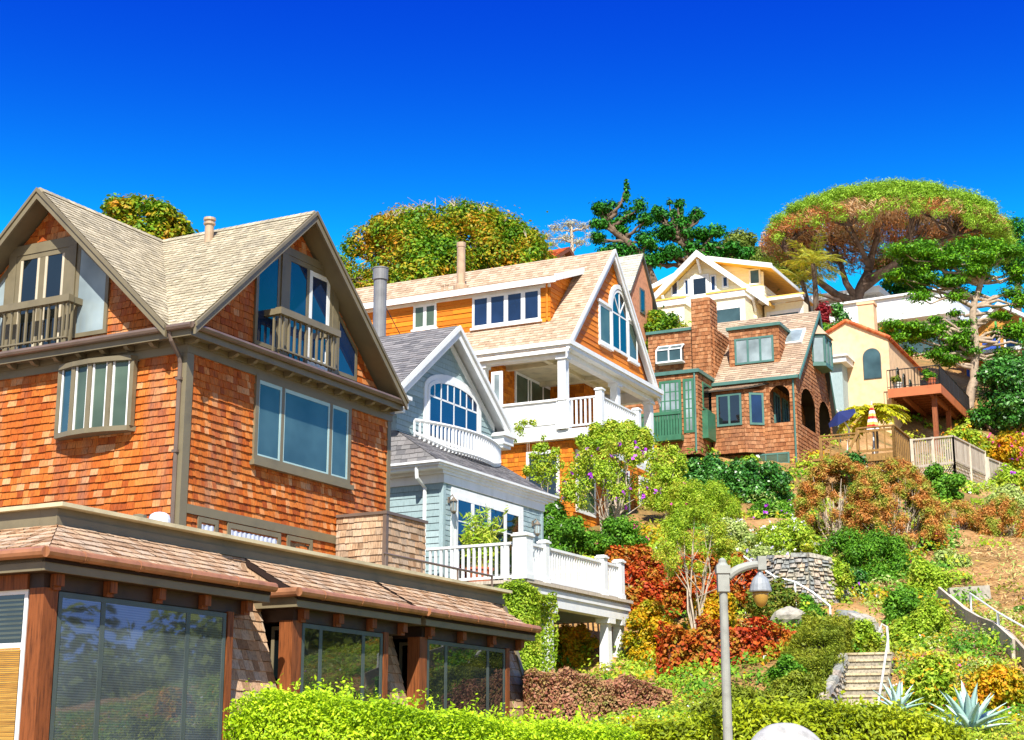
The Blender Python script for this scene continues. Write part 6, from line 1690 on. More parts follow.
# dark wind-bent cypresses on the ridge
dk = [(612, 214, 14, 7), (598, 222, 10, 6), (628, 210, 12, 10), (625, 197, 5, 7), (636, 224, 14, 8), (606, 238, 12, 6), (622, 245, 16, 7), (640, 240, 14, 8), (596, 212, 7, 5), (632, 256, 18, 8), (610, 206, 7, 5), (650, 262, 16, 8)]
spl = lambda q, k: [(x+rr_.normal()*w_*.6, y+rr_.normal()*h_*.8, w_*.64, h_*.82) for x, y, w_, h_ in q for _ in range(k)]
dk = spl(dk, 3)
tree('cypress_tree', 'dark wind bent cypress leaning left on the skyline ridge', 650, 116, dk, 'cypress_dark', [(655, 285), (645, 258), (630, 245), (615, 232), (606, 222)], .4, lpx=3.8, asp=.45, dens=2.2, cap=26000, fill=.3, lump=.25)
dk2 = [(668, 222, 14, 7), (656, 215, 10, 7), (680, 216, 10, 6), (692, 222, 12, 6), (664, 238, 16, 8), (684, 236, 16, 8), (702, 234, 14, 7), (715, 242, 14, 7), (726, 250, 14, 7), (700, 250, 18, 9), (676, 252, 18, 9), (656, 250, 14, 9), (668, 210, 5, 5), (680, 208, 5, 5), (696, 214, 6, 4), (740, 256, 12, 7), (718, 260, 18, 8)]
dk2 = spl(dk2, 3)
tree('cypress_tree', 'dark spreading cypress with upswept tips behind the yellow house', 690, 118, dk2, 'cypress_dark', [(690, 300), (686, 275), (688, 255), (682, 238)], .5, lpx=3.8, asp=.45, dens=2.2, cap=36000, fill=.3, lump=.25)
tree('oak_tree', 'rounded olive green tree on the hill right of the dark cypresses', 735, 132, crown_px(738, 268, 34, 38, 22, .3, 8, -.4, .8, 132), 'wood', [(738, 320), (738, 280)], .4, lpx=3.6, cap=20000)
tree('oak_tree', 'olive green tree half hidden behind the palm and the pine', 785, 135, crown_px(785, 268, 34, 34, 22, .3, 9, -.4, .8, 135), 'wood', [(785, 320), (785, 280)], .4, lpx=3.6, cap=20000)
tree('oak_tree', 'dense dark green tree below the cypress at the right edge', 1005, 90, crown_px(1008, 402, 40, 48, 26, .3, 10, -.6, .8, 90), 'dark', [(1008, 450), (1008, 410)], .4, lpx=4.2, cap=26000)
tree('fir_tree', 'dark blue green tree peeking out at the right of the umbrella pine', 1015, 124, [(1016, 228, 12, 12), (1008, 245, 14, 9), (1022, 250, 16, 12), (1000, 258, 12, 7), (1018, 262, 20, 9)], 'cypress_dark', [(1018, 310), (1017, 250)], .4, lpx=3.6, cap=12000, fill=.3)
tree('fir_tree', 'dark tree under the umbrella pine left of the bright cypress', 902, 122, [(902, 272, 14, 8), (892, 284, 12, 8), (912, 286, 14, 9), (900, 294, 14, 8)], 'cypress_dark', [(902, 330), (902, 285)], .35, lpx=3.6, cap=9000, fill=.3)
tree('gum_tree', 'thin pale tree with sparse grey leaves on the skyline', 571, 136, [(556, 228, 10, 5), (570, 224, 12, 5), (584, 226, 10, 4), (548, 236, 8, 5), (592, 236, 8, 4), (566, 238, 12, 4), (580, 242, 10, 5), (553, 244, 8, 4), (594, 224, 6, 3)], 'grey', [(572, 270), (572, 242), (571, 226)], .22, lpx=2.6, asp=.35, dens=.55, bark='bark_pale', fill=.1, lump=.3)

def frond(rows, p0, d0, L, droop, rs, n=26, wl=.5):
    """leaflets along an arching rib"""
    p = Vector(p0); d = Vector(d0).normalized(); st = L/n; pts = [p.copy()]
    for i in range(n):
        p = p+d*st; d = (d+Vector((0, 0, -droop*st))).normalized(); pts.append(p.copy())
        side = d.cross(Vector((0, 0, 1)))
        if side.length < .05: side = Vector((1, 0, 0))
        side.normalize(); t = i/n; w_ = wl*math.sin(math.pi*min(1, .12+t*.88))**.7
        for s in (-1, 1):
            q = (side*s*.8+d*.55+Vector((0, 0, -.25))).normalized(); m_ = p+q*w_*.5; nn = q.cross(d).normalized()
            rows.append((m_, nn if nn.z > 0 else -nn, w_, q))
    return pts
def palm(name, label, px, py, Y, L, nf, droop, m, foot, tr=.18, cat='palm tree', wl=.5, asp=.12, elev=(-.1, 1.1), group=None, spread=6.28):
    rs = rng(); c = at(px, py, Y); f = at(foot[0], foot[1], Y); g = min(T(f.x, f.y), f.z)
    root = empty(name, (f.x, f.y, g-.1), 0, label, cat, group)
    mb = MB(); n = 8; pts = [root.location.lerp(c, i/n)+Vector((math.sin(i/n*3.1)*.15, 0, 0)) for i in range(n)]+[c]
    mb.tube(pts, [lerp(tr*1.2, tr*.8, i/n) for i in range(n+1)], 8); mb.build('trunk', M['bark'], root, root.location, smooth=True)
    rows = []; rib = MB()
    for i in range(nf):
        a = i*2.4+rs.uniform(-.3, .3); e = lerp(elev[0], elev[1], rs.rand()); ll = L*rs.uniform(.75, 1.1)
        pp = frond(rows, c, (math.cos(a)*math.cos(e), math.sin(a)*math.cos(e), math.sin(e)), ll, droop, rs, 22, wl)
        rib.tube(pp[::3], .025, 4)
    P = np.array([r[0] for r in rows]); N = np.array([r[1] for r in rows]); W = np.array([r[2] for r in rows]); Tn = np.array([r[3] for r in rows])
    leaf_obj('crown', P, N+rs.normal(size=N.shape)*.15, W, asp, rs.rand(len(P)), LF[m], root, root.location, rs, T=Tn+rs.normal(size=N.shape)*.08)
    rib.build('ribs', m_paint('frond rib', '8c9030', .6), root, root.location)
    return root
palm('palm_tree', 'tall palm with arching yellow fronds in front of the umbrella pine', 813, 264, 98, 2.5, 16, .5, 'palm', (813, 318), wl=.65, elev=(0, 1.35))
palm('palm_tree', 'short palm with a leaning trunk left of the tall palm', 802, 281, 100, 2.4, 14, .5, 'palm', (810, 325), wl=.6)
palm('tree_fern', 'yellow green tree fern with drooping fronds behind the timber deck', 872, 412, 73, 1.9, 26, .75, 'fern', (872, 450), tr=.14, cat='tree fern', wl=.5, asp=.3, elev=(0, .6))

# ================================================================== shrubs on the hill
B = bush
B('ornamental_shrub', 'clipped shrub with orange tips below the yellow house', 640, 690, 308, 332, 84, 'roundtree', k=12, rl=.4)
B('red_shrub', 'dark red leaved shrub beside the palm trunk', 816, 832, 298, 324, 94, 'redleaf', k=6)
B('shrub', 'dark green shrub right of the red leaved shrub near the pine trunk', 829, 853, 296, 326, 96, 'dark', k=7)
B('shrub', 'bright green shrub just above the terracotta roof edge', 818, 844, 316, 334, 92, 'green', k=7)
B('flowering_shrub', 'shrub with red flowers beside the terracotta edged roof', 878, 896, 318, 336, 97, 'green', flowers=('flower_orange', 60, 1.0), k=6)
B('flowering_shrub', 'yellow green shrub with flowers beside the rust coloured deck', 940, 985, 425, 452, 79, 'ygreen', flowers=('flower_orange', 140, .9), k=8)
B('flowering_shrub', 'flower covered shrub with pink and yellow blooms at the right edge', 975, 1030, 432, 470, 80, 'yorange', flowers=('flower_pink', 120, .8), k=9)
B('flowering_shrub', 'low shrub with purple flowers right of the board fence', 985, 1035, 462, 500, 76, 'ygreen', flowers=('flower_purple', 60, .9), k=9)
B('ball_shrub', 'round clipped green shrub in front of the lattice fence', 918, 966, 463, 514, 63, 'green', k=12, rl=.35, dens=3, lump=.06)
B('ivy', 'dark green shrub below the timber deck', 838, 866, 445, 480, 64, 'dark', k=6)
# big russet bush, in several plants
B('russet_bush', 'large bush with orange russet tips and bare stems, left half of the clump', 795, 885, 452, 595, 54, 'orange', k=150, rl=.13, lpx=3.4, asp=.35, dens=1.15, stems=26, depth=.7, cap=52000, low=-.15, fill=.2)
B('russet_bush', 'large bush with orange russet tips and green foot, right half of the clump', 845, 945, 455, 612, 52.6, 'orange', k=160, rl=.13, lpx=3.4, asp=.35, dens=1.15, stems=26, depth=.7, cap=52000, low=-.15, fill=.2)
B('shrub', 'dark green undergrowth at the foot of the russet bushes beside the stone wall', 800, 925, 530, 628, 50, 'green', k=40, rl=.22, lpx=3.6, dens=1.8, depth=.5, stems=12)
B('ivy', 'dark green ivy mound hanging right of the stone wall', 838, 872, 560, 640, 47, 'dark', k=9, lpx=4)
B('russet_bush', 'brown and russet shrub on the slope below the board fences', 925, 985, 498, 560, 58, 'orange', k=50, rl=.2, lpx=3.2, asp=.35, dens=1.2, stems=12, fill=.2)
B('russet_bush', 'pale russet shrub at the right edge of the slope', 972, 1040, 495, 575, 57, 'orange', k=50, rl=.2, lpx=3.2, asp=.35, dens=1.2, stems=12, fill=.2)
B('shrub', 'pale grey green shrub below the end of the board fence', 985, 1035, 488, 530, 62, 'pale', k=9, lpx=3.8)
# below the brown cottage
for i, (x0, x1, pt, pb, Y, lab) in enumerate([(668, 742, 455, 528, 63, 'glossy dark green shrub below the green french doors'), (715, 795, 458, 520, 62.5, 'glossy dark green shrub below the cottage bay window')]):
    B('camellia_shrub', lab, x0, x1, pt, pb, Y, 'dark', k=18, rl=.32, lpx=4.4, dens=2.6, asp=.6)
B('shrub', 'yellow green feathery shrub with pink blooms in the middle of the slope', 655, 745, 478, 552, 56, 'ygreen', k=16, rl=.35, lpx=3.4, asp=.3, dens=2., flowers=('flower_pink', 30, 1.1))
B('shrub', 'low green shrub with purple blooms beside the russet bush', 745, 800, 500, 535, 59, 'green', k=9, flowers=('flower_purple', 36, 1.3))
B('daisy_bush', 'white flowering bush above the stone wall, left side', 700, 762, 522, 566, 51, 'pale', k=10, lpx=3.6, flowers=('flower_white', 260, 1.0))
B('daisy_bush', 'white flowering bush above the stone wall, right side', 755, 822, 520, 562, 50, 'ygreen', k=10, lpx=3.6, flowers=('flower_white', 260, 1.0))
B('ivy', 'trailing green plants at the foot of the curved stone wall', 770, 815, 590, 618, 44, 'green', k=12, depth=.3)
B('ivy', 'green plants spilling over the right end of the curved stone wall', 815, 850, 556, 600, 45.2, 'ygreen', k=14, depth=.4)
B('ivy', 'leafy clump against the low wall at the head of the steps', 846, 880, 620, 648, 39.3, 'ygreen', k=10, depth=.4)
B('shrub', 'low yellow green shrub right of the stone steps handrail', 884, 935, 618, 668, 40, 'ygreen', k=16, depth=.5)
B('shrub', 'loose green shrub between the russet bushes and the dirt path', 900, 955, 560, 625, 47, 'ygreen', k=18, depth=.5)
B('ivy', 'dark green ivy mound just right of the steps handrail', 886, 925, 588, 632, 43, 'green', k=12, depth=.6)
B('shrub', 'yellow green shrub beside the upper end of the board edging', 912, 950, 600, 650, 40, 'ygreen', k=12, depth=.6)
B('shrub', 'pale shrub below the russet bushes at the edge of the dirt', 925, 972, 548, 592, 50, 'pale', k=12, depth=.6)
B('flowering_shrub', 'low orange flowering mound on the slope above the small agave', 905, 960, 655, 700, 30, 'ygreen', k=14, depth=.6, flowers=('flower_orange', 120, .9))
B('flowering_shrub', 'low yellow flowering mound below the board edging at the right edge', 965, 1030, 668, 715, 29, 'yorange', k=14, depth=.6, flowers=('flower_orange', 160, .9))
B('lavender', 'lavender clump trailing over the top of the stone wall', 742, 800, 545, 566, 47.5, 'pale', k=8, lpx=3.4, flowers=('flower_lav', 220, 1.0))
B('succulent_shrub', 'silvery white shrub beside the white flowers under the russet bush', 785, 812, 528, 552, 50.5, 'grey', k=6, lpx=3.4)
# orange house garden
B('princess_flower', 'tall shrub with white branches and purple flowers before the orange house', 556, 668, 432, 590, 50.5, 'ygreen', k=46, rl=.17, lpx=3.6, dens=.75, stems=9, depth=.4, flowers=('flower_purple', 50, 1.6), low=.12)
B('climbing_vine', 'green vine hanging under the orange house balcony', 570, 660, 420, 462, 52.4, 'ygreen', k=20, rl=.4, lpx=4, depth=.12, dens=2.2, cat='vine')
B('climbing_vine', 'light vine climbing beside the orange house side panel', 506, 548, 418, 455, 53.8, 'ygreen', k=16, rl=.2, lpx=3.4, depth=.2, dens=.8, cat='vine')
B('climbing_vine', 'green vine over the lower window of the orange house', 522, 566, 440, 495, 53.6, 'ygreen', k=22, rl=.22, lpx=3.8, depth=.15, dens=1.2, cat='vine')
B('climbing_vine', 'leafy growth at the right corner of the orange house', 640, 690, 430, 490, 57, 'ygreen', k=10, rl=.4, lpx=3.8, depth=.4, dens=1.8, cat='vine')
B('shrub', 'bushy green shrub behind the blue house deck', 540, 600, 515, 562, 49, 'green', k=14, rl=.35, lpx=4.2)
B('shrub', 'bushy green shrub with red flowers at the foot of the purple flowering shrub', 585, 650, 520, 560, 49, 'green', k=14, rl=.35, lpx=4.2, flowers=('flower_pink', 20, 1.2))
B('shrub', 'small green shrub with white blooms against the orange house', 530, 565, 490, 530, 51, 'green', k=8, flowers=('flower_white', 40, 1.3))
B('spindly_tree', 'small tree with bare cream branches and light leaves behind the lamp post', 650, 745, 500, 665, 41.5, 'ygreen', k=50, rl=.15, lpx=3.4, asp=.4, dens=.8, stems=8, depth=.5, low=.15, cat='small tree')
# red creepers and autumn shrubs
B('red_creeper', 'red creeper covering the bank right of the blue deck', 592, 668, 543, 612, 46.2, 'red', k=18, rl=.35, lpx=4.8, asp=.65, depth=.3, cat='creeper')
B('red_creeper', 'red and orange creeper just above the yellow shrub by the deck', 622, 685, 572, 630, 44.6, 'red', k=14, rl=.35, lpx=4.8, asp=.65, depth=.3, cat='creeper')
B('red_creeper', 'red creeper on the bank under the small bare tree', 664, 765, 550, 606, 44.5, 'red', k=18, rl=.35, lpx=4.8, asp=.65, depth=.3, cat='creeper')
B('autumn_shrub', 'yellow and orange shrub beside the deck columns', 624, 676, 600, 690, 42.6, 'yorange', k=18, rl=.35, lpx=4.8, dens=2.4)
B('autumn_shrub', 'orange tinged shrub in the shade under the white deck', 548, 604, 622, 692, 43.2, 'yorange', k=14, rl=.35, lpx=4.8)
B('ivy', 'orange and green mound above the red creeper hedge', 690, 745, 590, 632, 42, 'yorange', k=10, lpx=4.6)
B('shrub', 'small bright green shrub in front of the stone wall', 798, 826, 606, 628, 42, 'green', k=6)
B('shrub', 'low bank plants below the stone wall', 745, 800, 578, 616, 43.5, 'orange_low', k=9, depth=.4)
# near shrubs
B('rosemary', 'olive feathery shrub behind the lamp post and low hedge', 692, 785, 688, 738, 24, 'olive', k=22, rl=.3, lpx=5.5, asp=.25, dens=2.4, depth=.5)
B('rosemary', 'green rounded shrub left of the stone steps', 768, 832, 672, 722, 29, 'olive', k=18, rl=.3, lpx=5, asp=.3, depth=.5)
B('ivy', 'green spreading plant between the red creeper and the steps', 765, 812, 655, 695, 33, 'green', k=14, rl=.3, lpx=4.6, depth=.4)
# ================================================================== hedges
hedge('privet_hedge', 'bright lime green hedge with long shoots along the street under the windows', [(222, 717, 13.2), (250, 703, 13.1), (300, 702, 13), (370, 711, 13), (440, 722, 13), (535, 732, 13), (600, 737, 13), (648, 744, 13.1)], 1.3, 'hedge', 5.0, .42, 3.2, 80, .05)
hedge('privet_hedge', 'low green hedge between the street hedge and the tinted windows', [(438, 722, 24.2), (560, 731, 28), (620, 737, 30)], .9, 'hedge2', 5, .45, 3.0, 6, .08)
hedge('box_hedge', 'low yellow green hedge along the street in front of the stone steps', [(632, 732, 21.2), (700, 722, 21.1), (745, 714, 21), (810, 708, 21), (880, 712, 21), (937, 722, 21.1), (972, 738, 21.2)], 1.3, 'hedge2', 6, .4, 3.0, 30, .05)
hedge('bronze_hedge', 'clipped bronze red hedge in front of the white deck columns', [(524, 678, 33), (560, 676, 33), (620, 682, 33), (672, 690, 33)], 2.0, 'purple', 3.4, .55, 3.0, 6, .08)
hedge('topiary_hedge', 'tall clipped green column hedge at the left end of the white deck', [(498, 594, 36.3), (515, 588, 36), (541, 593, 36.2)], 1.6, 'ygreen', 3.2, .5, 3.6, 2, .1, core=None)
hedge('creeper_hedge', 'thick red creeper covering the retaining wall behind the lamp post', [(655, 636, 38.5), (700, 628, 38), (760, 628, 38), (806, 632, 38.5)], 1.1, 'red', 4.4, .7, 3.0, 0, .14, core='under_red')
hedge('clipped_hedge', 'olive clipped hedge bordering the left side of the stone steps', [(824, 670, 34.6), (838, 642, 36.6), (849, 616, 38.8)], 1.1, 'olive', 3.6, .4, 3.0, 4, .1)
# ================================================================== ground cover
def ground_cover():
    """low mounds of leaves over the slope, thinner on the steps and on the bare dirt path"""
    rs = rng(); S0, S1 = at(852, 722, 33.5), at(869, 640, 38.5)
    DP = [on_ground(*q) for q in ((935, 520), (962, 585), (1010, 655), (1060, 690), (1080, 600), (1000, 520))]
    def inside(x, y):
        c = np.zeros(len(x), bool); n = len(DP)
        for i in range(n):
            a, b = DP[i], DP[(i+1) % n]
            c ^= ((a.y > y) != (b.y > y)) & (x < (b.x-a.x)*(y-a.y)/((b.y-a.y) if abs(b.y-a.y) > 1e-6 else 1e-6)+a.x)
        return c
    def mounds(name, m, n, xr, yr, Lp, asp, thr, seed, per=105, rr=(.16, .6), flowers=None, dirt=.1):
        y = 1/np.sqrt(rs.uniform(1/yr[1]**2, 1/yr[0]**2, n*3)); x = rs.uniform(xr[0], xr[1], n*3)*y/60
        q = np.sin(x*.9+seed)*np.sin(y*.55+seed*1.7)+.6*np.sin(x*2.1+y*1.3+seed)+.35*np.sin(x*4.7-y*3.1)
        tt = np.clip(((x-S0.x)*(S1.x-S0.x)+(y-S0.y)*(S1.y-S0.y))/((S1.x-S0.x)**2+(S1.y-S0.y)**2), 0, 1); ds = np.hypot(x-S0.x-tt*(S1.x-S0.x), y-S0.y-tt*(S1.y-S0.y))
        kp = (q > thr)*(ds > .75)*(~inside(x, y) | (rs.rand(len(x)) < dirt)); x, y = x[kp][:n], y[kp][:n]
        r = rs.uniform(rr[0], rr[1], len(x))*(.45+.55*y/45); r = np.where(y < 32, r*.7, r); z = terr_np(x, y)
        k = len(x)*per; i = np.repeat(np.arange(len(x)), per); d = unit(rs.normal(size=(k, 3))); d[:, 2] = np.abs(d[:, 2])
        P = np.stack([x[i]+d[:, 0]*r[i]*1.25, y[i]+d[:, 1]*r[i]*1.25, z[i]-.05+d[:, 2]*r[i]*.75], 1)*1.0
        P += rs.normal(size=P.shape)*(.12*r[i])[:, None]
        br = rs.rand(len(x)); rnd = np.clip(.55*rs.rand(k)+.45*br[i], 0, 1)
        o = leaf_obj(name, P, d+rs.normal(size=(k, 3))*.5+np.array([0, -.2, .3]), Lp*P[:, 1]/1600, asp, rnd, LF[m], None, (0, 0, 0), rs); tag(o, kind='stuff')
        if flowers:
            for fm, fn in flowers:
                c = rs.choice(k, fn); o = leaf_obj('ground_flowers', P[c]+d[c]*.06, d[c]+rs.normal(size=(fn, 3))*.4, 3.6*P[c][:, 1]/1600, .85, rs.rand(fn), LF[fm], None, (0, 0, 0), rs); tag(o, kind='stuff')
    mounds('ground_cover', 'ygreen', 2600, (-4, 36), (22, 95), 4.2, .55, -.75, 1.3, flowers=[('flower_orange', 3500), ('flower_white', 1500)])
    mounds('ground_cover', 'green', 1300, (-4, 36), (24, 95), 4.2, .5, -.1, 4.1)
    mounds('ground_cover', 'olive', 1000, (-4, 36), (22, 95), 4.0, .4, -.1, 7.7)
    mounds('ground_cover', 'yorange', 600, (4, 36), (24, 95), 4., .6, .2, 2.2, flowers=[('flower_pink', 700), ('flower_purple', 300)])
    mounds('ground_cover', 'pale', 420, (8, 36), (30, 90), 3.8, .35, .2, 9.2, dirt=.5)
    mounds('ground_cover', 'green', 260, (-50, -4), (22, 110), 6, .5, -.6, 3.2, per=120, rr=(.4, .9))
ground_cover()
def straw():
    rs = rng(); n = 26000; a, b = on_ground(930, 520), on_ground(1060, 690)
    y = rs.uniform(b.y-2, a.y+4, n); x = rs.uniform(10, 28, n)
    P = np.stack([x, y, terr_np(x, y)+.03], 1); o = leaf_obj('straw', P, rs.normal(size=(n, 3))*.25+np.array([0, -.2, 1]), .3, .09, rs.rand(n), LF['straw'], None, (0, 0, 0), rs); tag(o, kind='stuff')
straw()
# woods on the hill farther right (mirrored in the windows)
def far_wood():
    rs = rng(); bl = []
    for i in range(420):
        x = rs.uniform(40, 140); y = rs.uniform(15, 150); s = rs.uniform(1.5, 3.5); bl.append((x, y, T(x, y)+s*.7, s, s, s*.9))
    P, N, r = blob_leaves(bl, .7, .6, 1.4, .6, .5, .8, .75, rs, 90000)
    o = leaf_obj('far_wood', P, N, .7, .6, r, LF['wood'], None, (0, 0, 0), rs); tag(o, kind='stuff')
far_wood()
# ================================================================== lamp post
def lamp_post():
    Y = 20.; p = at(728, 740, Y); g = T(p.x, Y); root = empty('street_lamp', (p.x, Y, g-.05), 0, 'pale concrete street lamp with curved arm and hanging amber lantern', 'street lamp')
    X = p.x; s = Y/1600; z = lambda py: at(728, py, Y).z
    mb = MB(); zc = z(592)
    mb.lathe((X, Y, g-.05), [(.16, 0), (.16, .3), (.06, .36), (.052, zc-g+.05)], 16); mb.build('pole', M['lamppost'], root, root.location, smooth=False)
    mb = MB(); zt = z(562); h = .075
    mb.box(X-h*.95, X+h*.95, Y-h*.95, Y+h*.95, zc, z(574)); mb.box(X-h*1.15, X+h*1.15, Y-h*1.15, Y+h*1.15, z(574)+.001, zt-.05); mb.lathe((X, Y, zt-.05), [(.08, 0), (.05, .04), (.05, .07), (.02, .1)], 12)
    pole_top = mb.build('capital', M['lamppost'], root, root.location)
    # arm
    A = lambda px, py: Vector((at(px, py, Y).x, Y, at(px, py, Y).z)); pts = []
    for px, pt in ((728, 577), (733, 572.5), (739, 569), (746, 566.5), (753, 565), (761, 564.5)): pts.append(A(px, pt))
    mb = MB()
    q = []
    for i in range(len(pts)-1): q += [pts[i].lerp(pts[i+1], t) for t in (0, .33, .66)]
    mb.tube(q+[pts[-1]], [.062-.012*i/len(q) for i in range(len(q)+1)], 10)
    mb.box(pts[-1].x-.045, pts[-1].x+.06, Y-.06, Y+.06, pts[-1].z-.07, pts[-1].z+.1)
    mb.build('arm', M['lamppost'], root, root.location)
    c = A(760, 575); mb = MB(); mb.tube([c+Vector((0, 0, .12)), c+Vector((0, 0, -.02))], .02, 8)
    mb.lathe((c.x, Y, z(592)), [(.135, 0), (.14, .015), (.12, .1), (.09, .17), (.045, .21), (.03, .25)], 16); sh = mb.build('lamp_shade', M['lampgrey'], root, root.location)
    mb = MB(); mb.lathe((c.x, Y, z(606)), [(.02, -.015), (.055, .01), (.085, .06), (.1, .13), (.1, .175)], 14); mb.build('lamp_glass', M['glass_amber'], root, root.location, smooth=True)
lamp_post()
# ================================================================== boulder
def boulder():
    Y = 9.2; c = at(784, 719, Y); rs = rng(); g = T(c.x, Y)
    n, k = 40, 28; V = []; 
    for i in range(k+1):
        t = i/k; th = t*math.pi/2
        for j in range(n):
            a = 2*math.pi*j/n; r = .42*math.sin(th)**.85*(1+.06*math.sin(2*a+1)+.04*math.sin(3*a+t*4)); z = (c.z-g)*math.cos(th)**.75
            if i > k*.55: r += .1*((t-.55)/.45)
            dmp = -.025*math.exp(-((a-1.5*math.pi+2*math.pi*(a < 0))/.25)**2)*math.exp(-((t-.32)/.12)**2)
            V.append(((r+dmp)*math.cos(a)*1.05, (r+dmp)*math.sin(a)*.8, z+g-.02))
    Q = [(i*n+j, i*n+(j+1) % n, (i+1)*n+(j+1) % n, (i+1)*n+j) for i in range(k) for j in range(n)]
    mb = MB(); mb._add([(x, y, z-g) for x, y, z in V], Q)
    o = mb.build('boulder', m_paint('pale lilac grey granite', 'a6a4a2', .85, .16, 14, .006), None, (0, 0, 0), smooth=True); o.location = (c.x, Y, g)
    tag(o, 'smooth rounded pale grey boulder in front of the low street hedge', 'boulder')
boulder()
# ================================================================== stone steps and walls
def steps():
    a = at(852, 716, 35); b = at(868, 651, 37.8); n = 9; d = Vector((b.x-a.x, b.y-a.y, 0)); run = d.length/n; d.normalize(); rise = (b.z-a.z)/n; a.z += .12; s = Vector((d.y, -d.x, 0))
    a.z = a.z-rise
    root = empty('stone_steps', (a.x, a.y, a.z-.3), 0, 'short flight of rubble stone steps with a pale handrail', 'steps'); st = m_tiles('stone steps', ['8a8274', '9c9484', 'b0a694'], .9, (20, 20, 20), .35)
    tr_ = m_tiles('stone treads', ['b8a888', 'c4b492', 'ccbc9c'], .9, (12, 12, 12), .3)
    for i in range(n):
        p = a+d*(run*i)+Vector((0, 0, rise*i)); w_ = .62-.004*i
        mb = MB(); q = p+d*.03
        mb.prism([q-s*w_, q+s*w_, q+s*w_+d*(run+.6), q-s*w_+d*(run+.6)], (0, 0, rise-.05), R.random())
        o = mb.build('step', st, root, root.location)
        mb = MB(); q = p+Vector((0, 0, rise-.048))
        for k in range(3):
            u0, u1 = lerp(-w_, w_, k/3)+.004, lerp(-w_, w_, (k+1)/3)-.004
            mb.prism([q+s*u0, q+s*u1, q+s*u1+d*(run+.05), q+s*u0+d*(run+.05)], (0, 0, .048), R.random())
        mb.build('tread', tr_, o, (0, 0, 0)); o.children[0].location = -root.location
    mb = MB(); pr = [at(878, 703, 35), at(882, 680, 35.9), at(888, 640, 37.4), at(887, 627, 37.7), at(882, 624, 37.8), at(879, 632, 37.8)]
    mb.tube(pr, .028, 8)
    for p in (pr[0], pr[2]): mb.tube([p, Vector((p.x, p.y, p.z-.95))], .025, 8)
    mb.build('handrail', M['concrete'], root, root.location)
steps()
def rubble_wall(name, label, base_pts, mat_, cat='wall', cd=.55):
    """base_pts: list of (px, py_top, py_bottom, Y)"""
    P = [(at(x, t, Y), at(x, b, Y)) for x, t, b, Y in base_pts]; lo = min(q[1].z for q in P)-.6
    m0 = P[len(P)//2][0]; root = empty(name, (m0.x, m0.y, lo), 0, label, cat)
    mb = MB(); core = MB(); cap = MB()
    for (a, a2), (b, b2) in zip(P[:-1], P[1:]):
        d = Vector((b.x-a.x, b.y-a.y, 0)); L = d.length; d.normalize(); nrm = Vector((d.y, -d.x, 0))
        if nrm.y > 0: nrm = -nrm
        pl = Pl((a.x, a.y, 0), d, (0, 0, 1), nrm)
        shingles(mb, pl, [(0, min(a2.z, lo+.3)), (L, min(b2.z, lo+.3)), (L, b.z), (0, a.z)], .12, (.1, .26), .08, .01, jit=.045, gap=.012)
        core.hexa([Vector((a.x, a.y, lo)), Vector((b.x, b.y, lo)), Vector((b.x, b.y, lo))-nrm*cd, Vector((a.x, a.y, lo))-nrm*cd, a-Vector((0, 0, .02)), b-Vector((0, 0, .02)), b-nrm*cd-Vector((0, 0, .02)), a-nrm*cd-Vector((0, 0, .02))])
        k = max(1, int(L/.45))
        for i in range(k):
            p, q = a.lerp(b, i/k), a.lerp(b, (i+.94)/k); h = R.uniform(.06, .14); cap.hexa([p+nrm*.06, q+nrm*.08, q-nrm*(cd-.05), p-nrm*cd, p+nrm*.04+Vector((0, 0, h)), q+nrm*.05+Vector((0, 0, h*.9)), q-nrm*(cd-.1)+Vector((0, 0, h)), p-nrm*(cd-.05)+Vector((0, 0, h*.8))], R.random())
    mb.build('stones', mat_, root, root.location); core.build('mortar_core', m_paint('mortar', '8c8478', .95, .2), root, root.location); cap.build('cap_stones', mat_, root, root.location)
    return root
RUB = m_tiles('rubble stones', ['7a7e82', '90928e', 'a09e96', 'b0a898', 'b8a48e', '888a8c'], .9, (14, 14, 14), .45, patch='84886c', pscale=1.2)
rubble_wall('stone_wall', 'curved grey rubble stone wall below the white flowers', [(742, 563, 592, 46), (775, 558, 600, 45), (808, 557, 608, 44.6), (832, 562, 615, 45), (846, 582, 625, 46)], RUB)
rubble_wall('stone_wall', 'low rubble stone wall at the head of the stone steps', [(838, 612, 650, 40.5), (860, 622, 652, 39.6), (884, 634, 655, 39.5)], RUB)
rubble_wall('stone_wall', 'sloping rubble stone cheek wall on the left of the steps', [(824, 702, 720, 33.5), (836, 680, 716, 35.3), (845, 658, 690, 37.2)], RUB, cd=.2)
def pale_rail():
    pts = [at(*q) for q in ((743, 556, 44.5), (758, 566, 44), (775, 577, 43.6), (795, 582, 43.4), (812, 592, 43), (830, 606, 42.6))]
    mb = MB(); o = pts[2]; mb.tube(pts, .03, 8)
    for i in (0, 2, 3, 5): p = pts[i]; mb.tube([p, Vector((p.x, p.y, T(p.x, p.y)-.2))], .028, 8)
    ob = mb.build('handrail', M['white'], None, o); ob.location = o; tag(ob, 'thin white handrail curving along the front of the stone wall', 'handrail')
pale_rail()
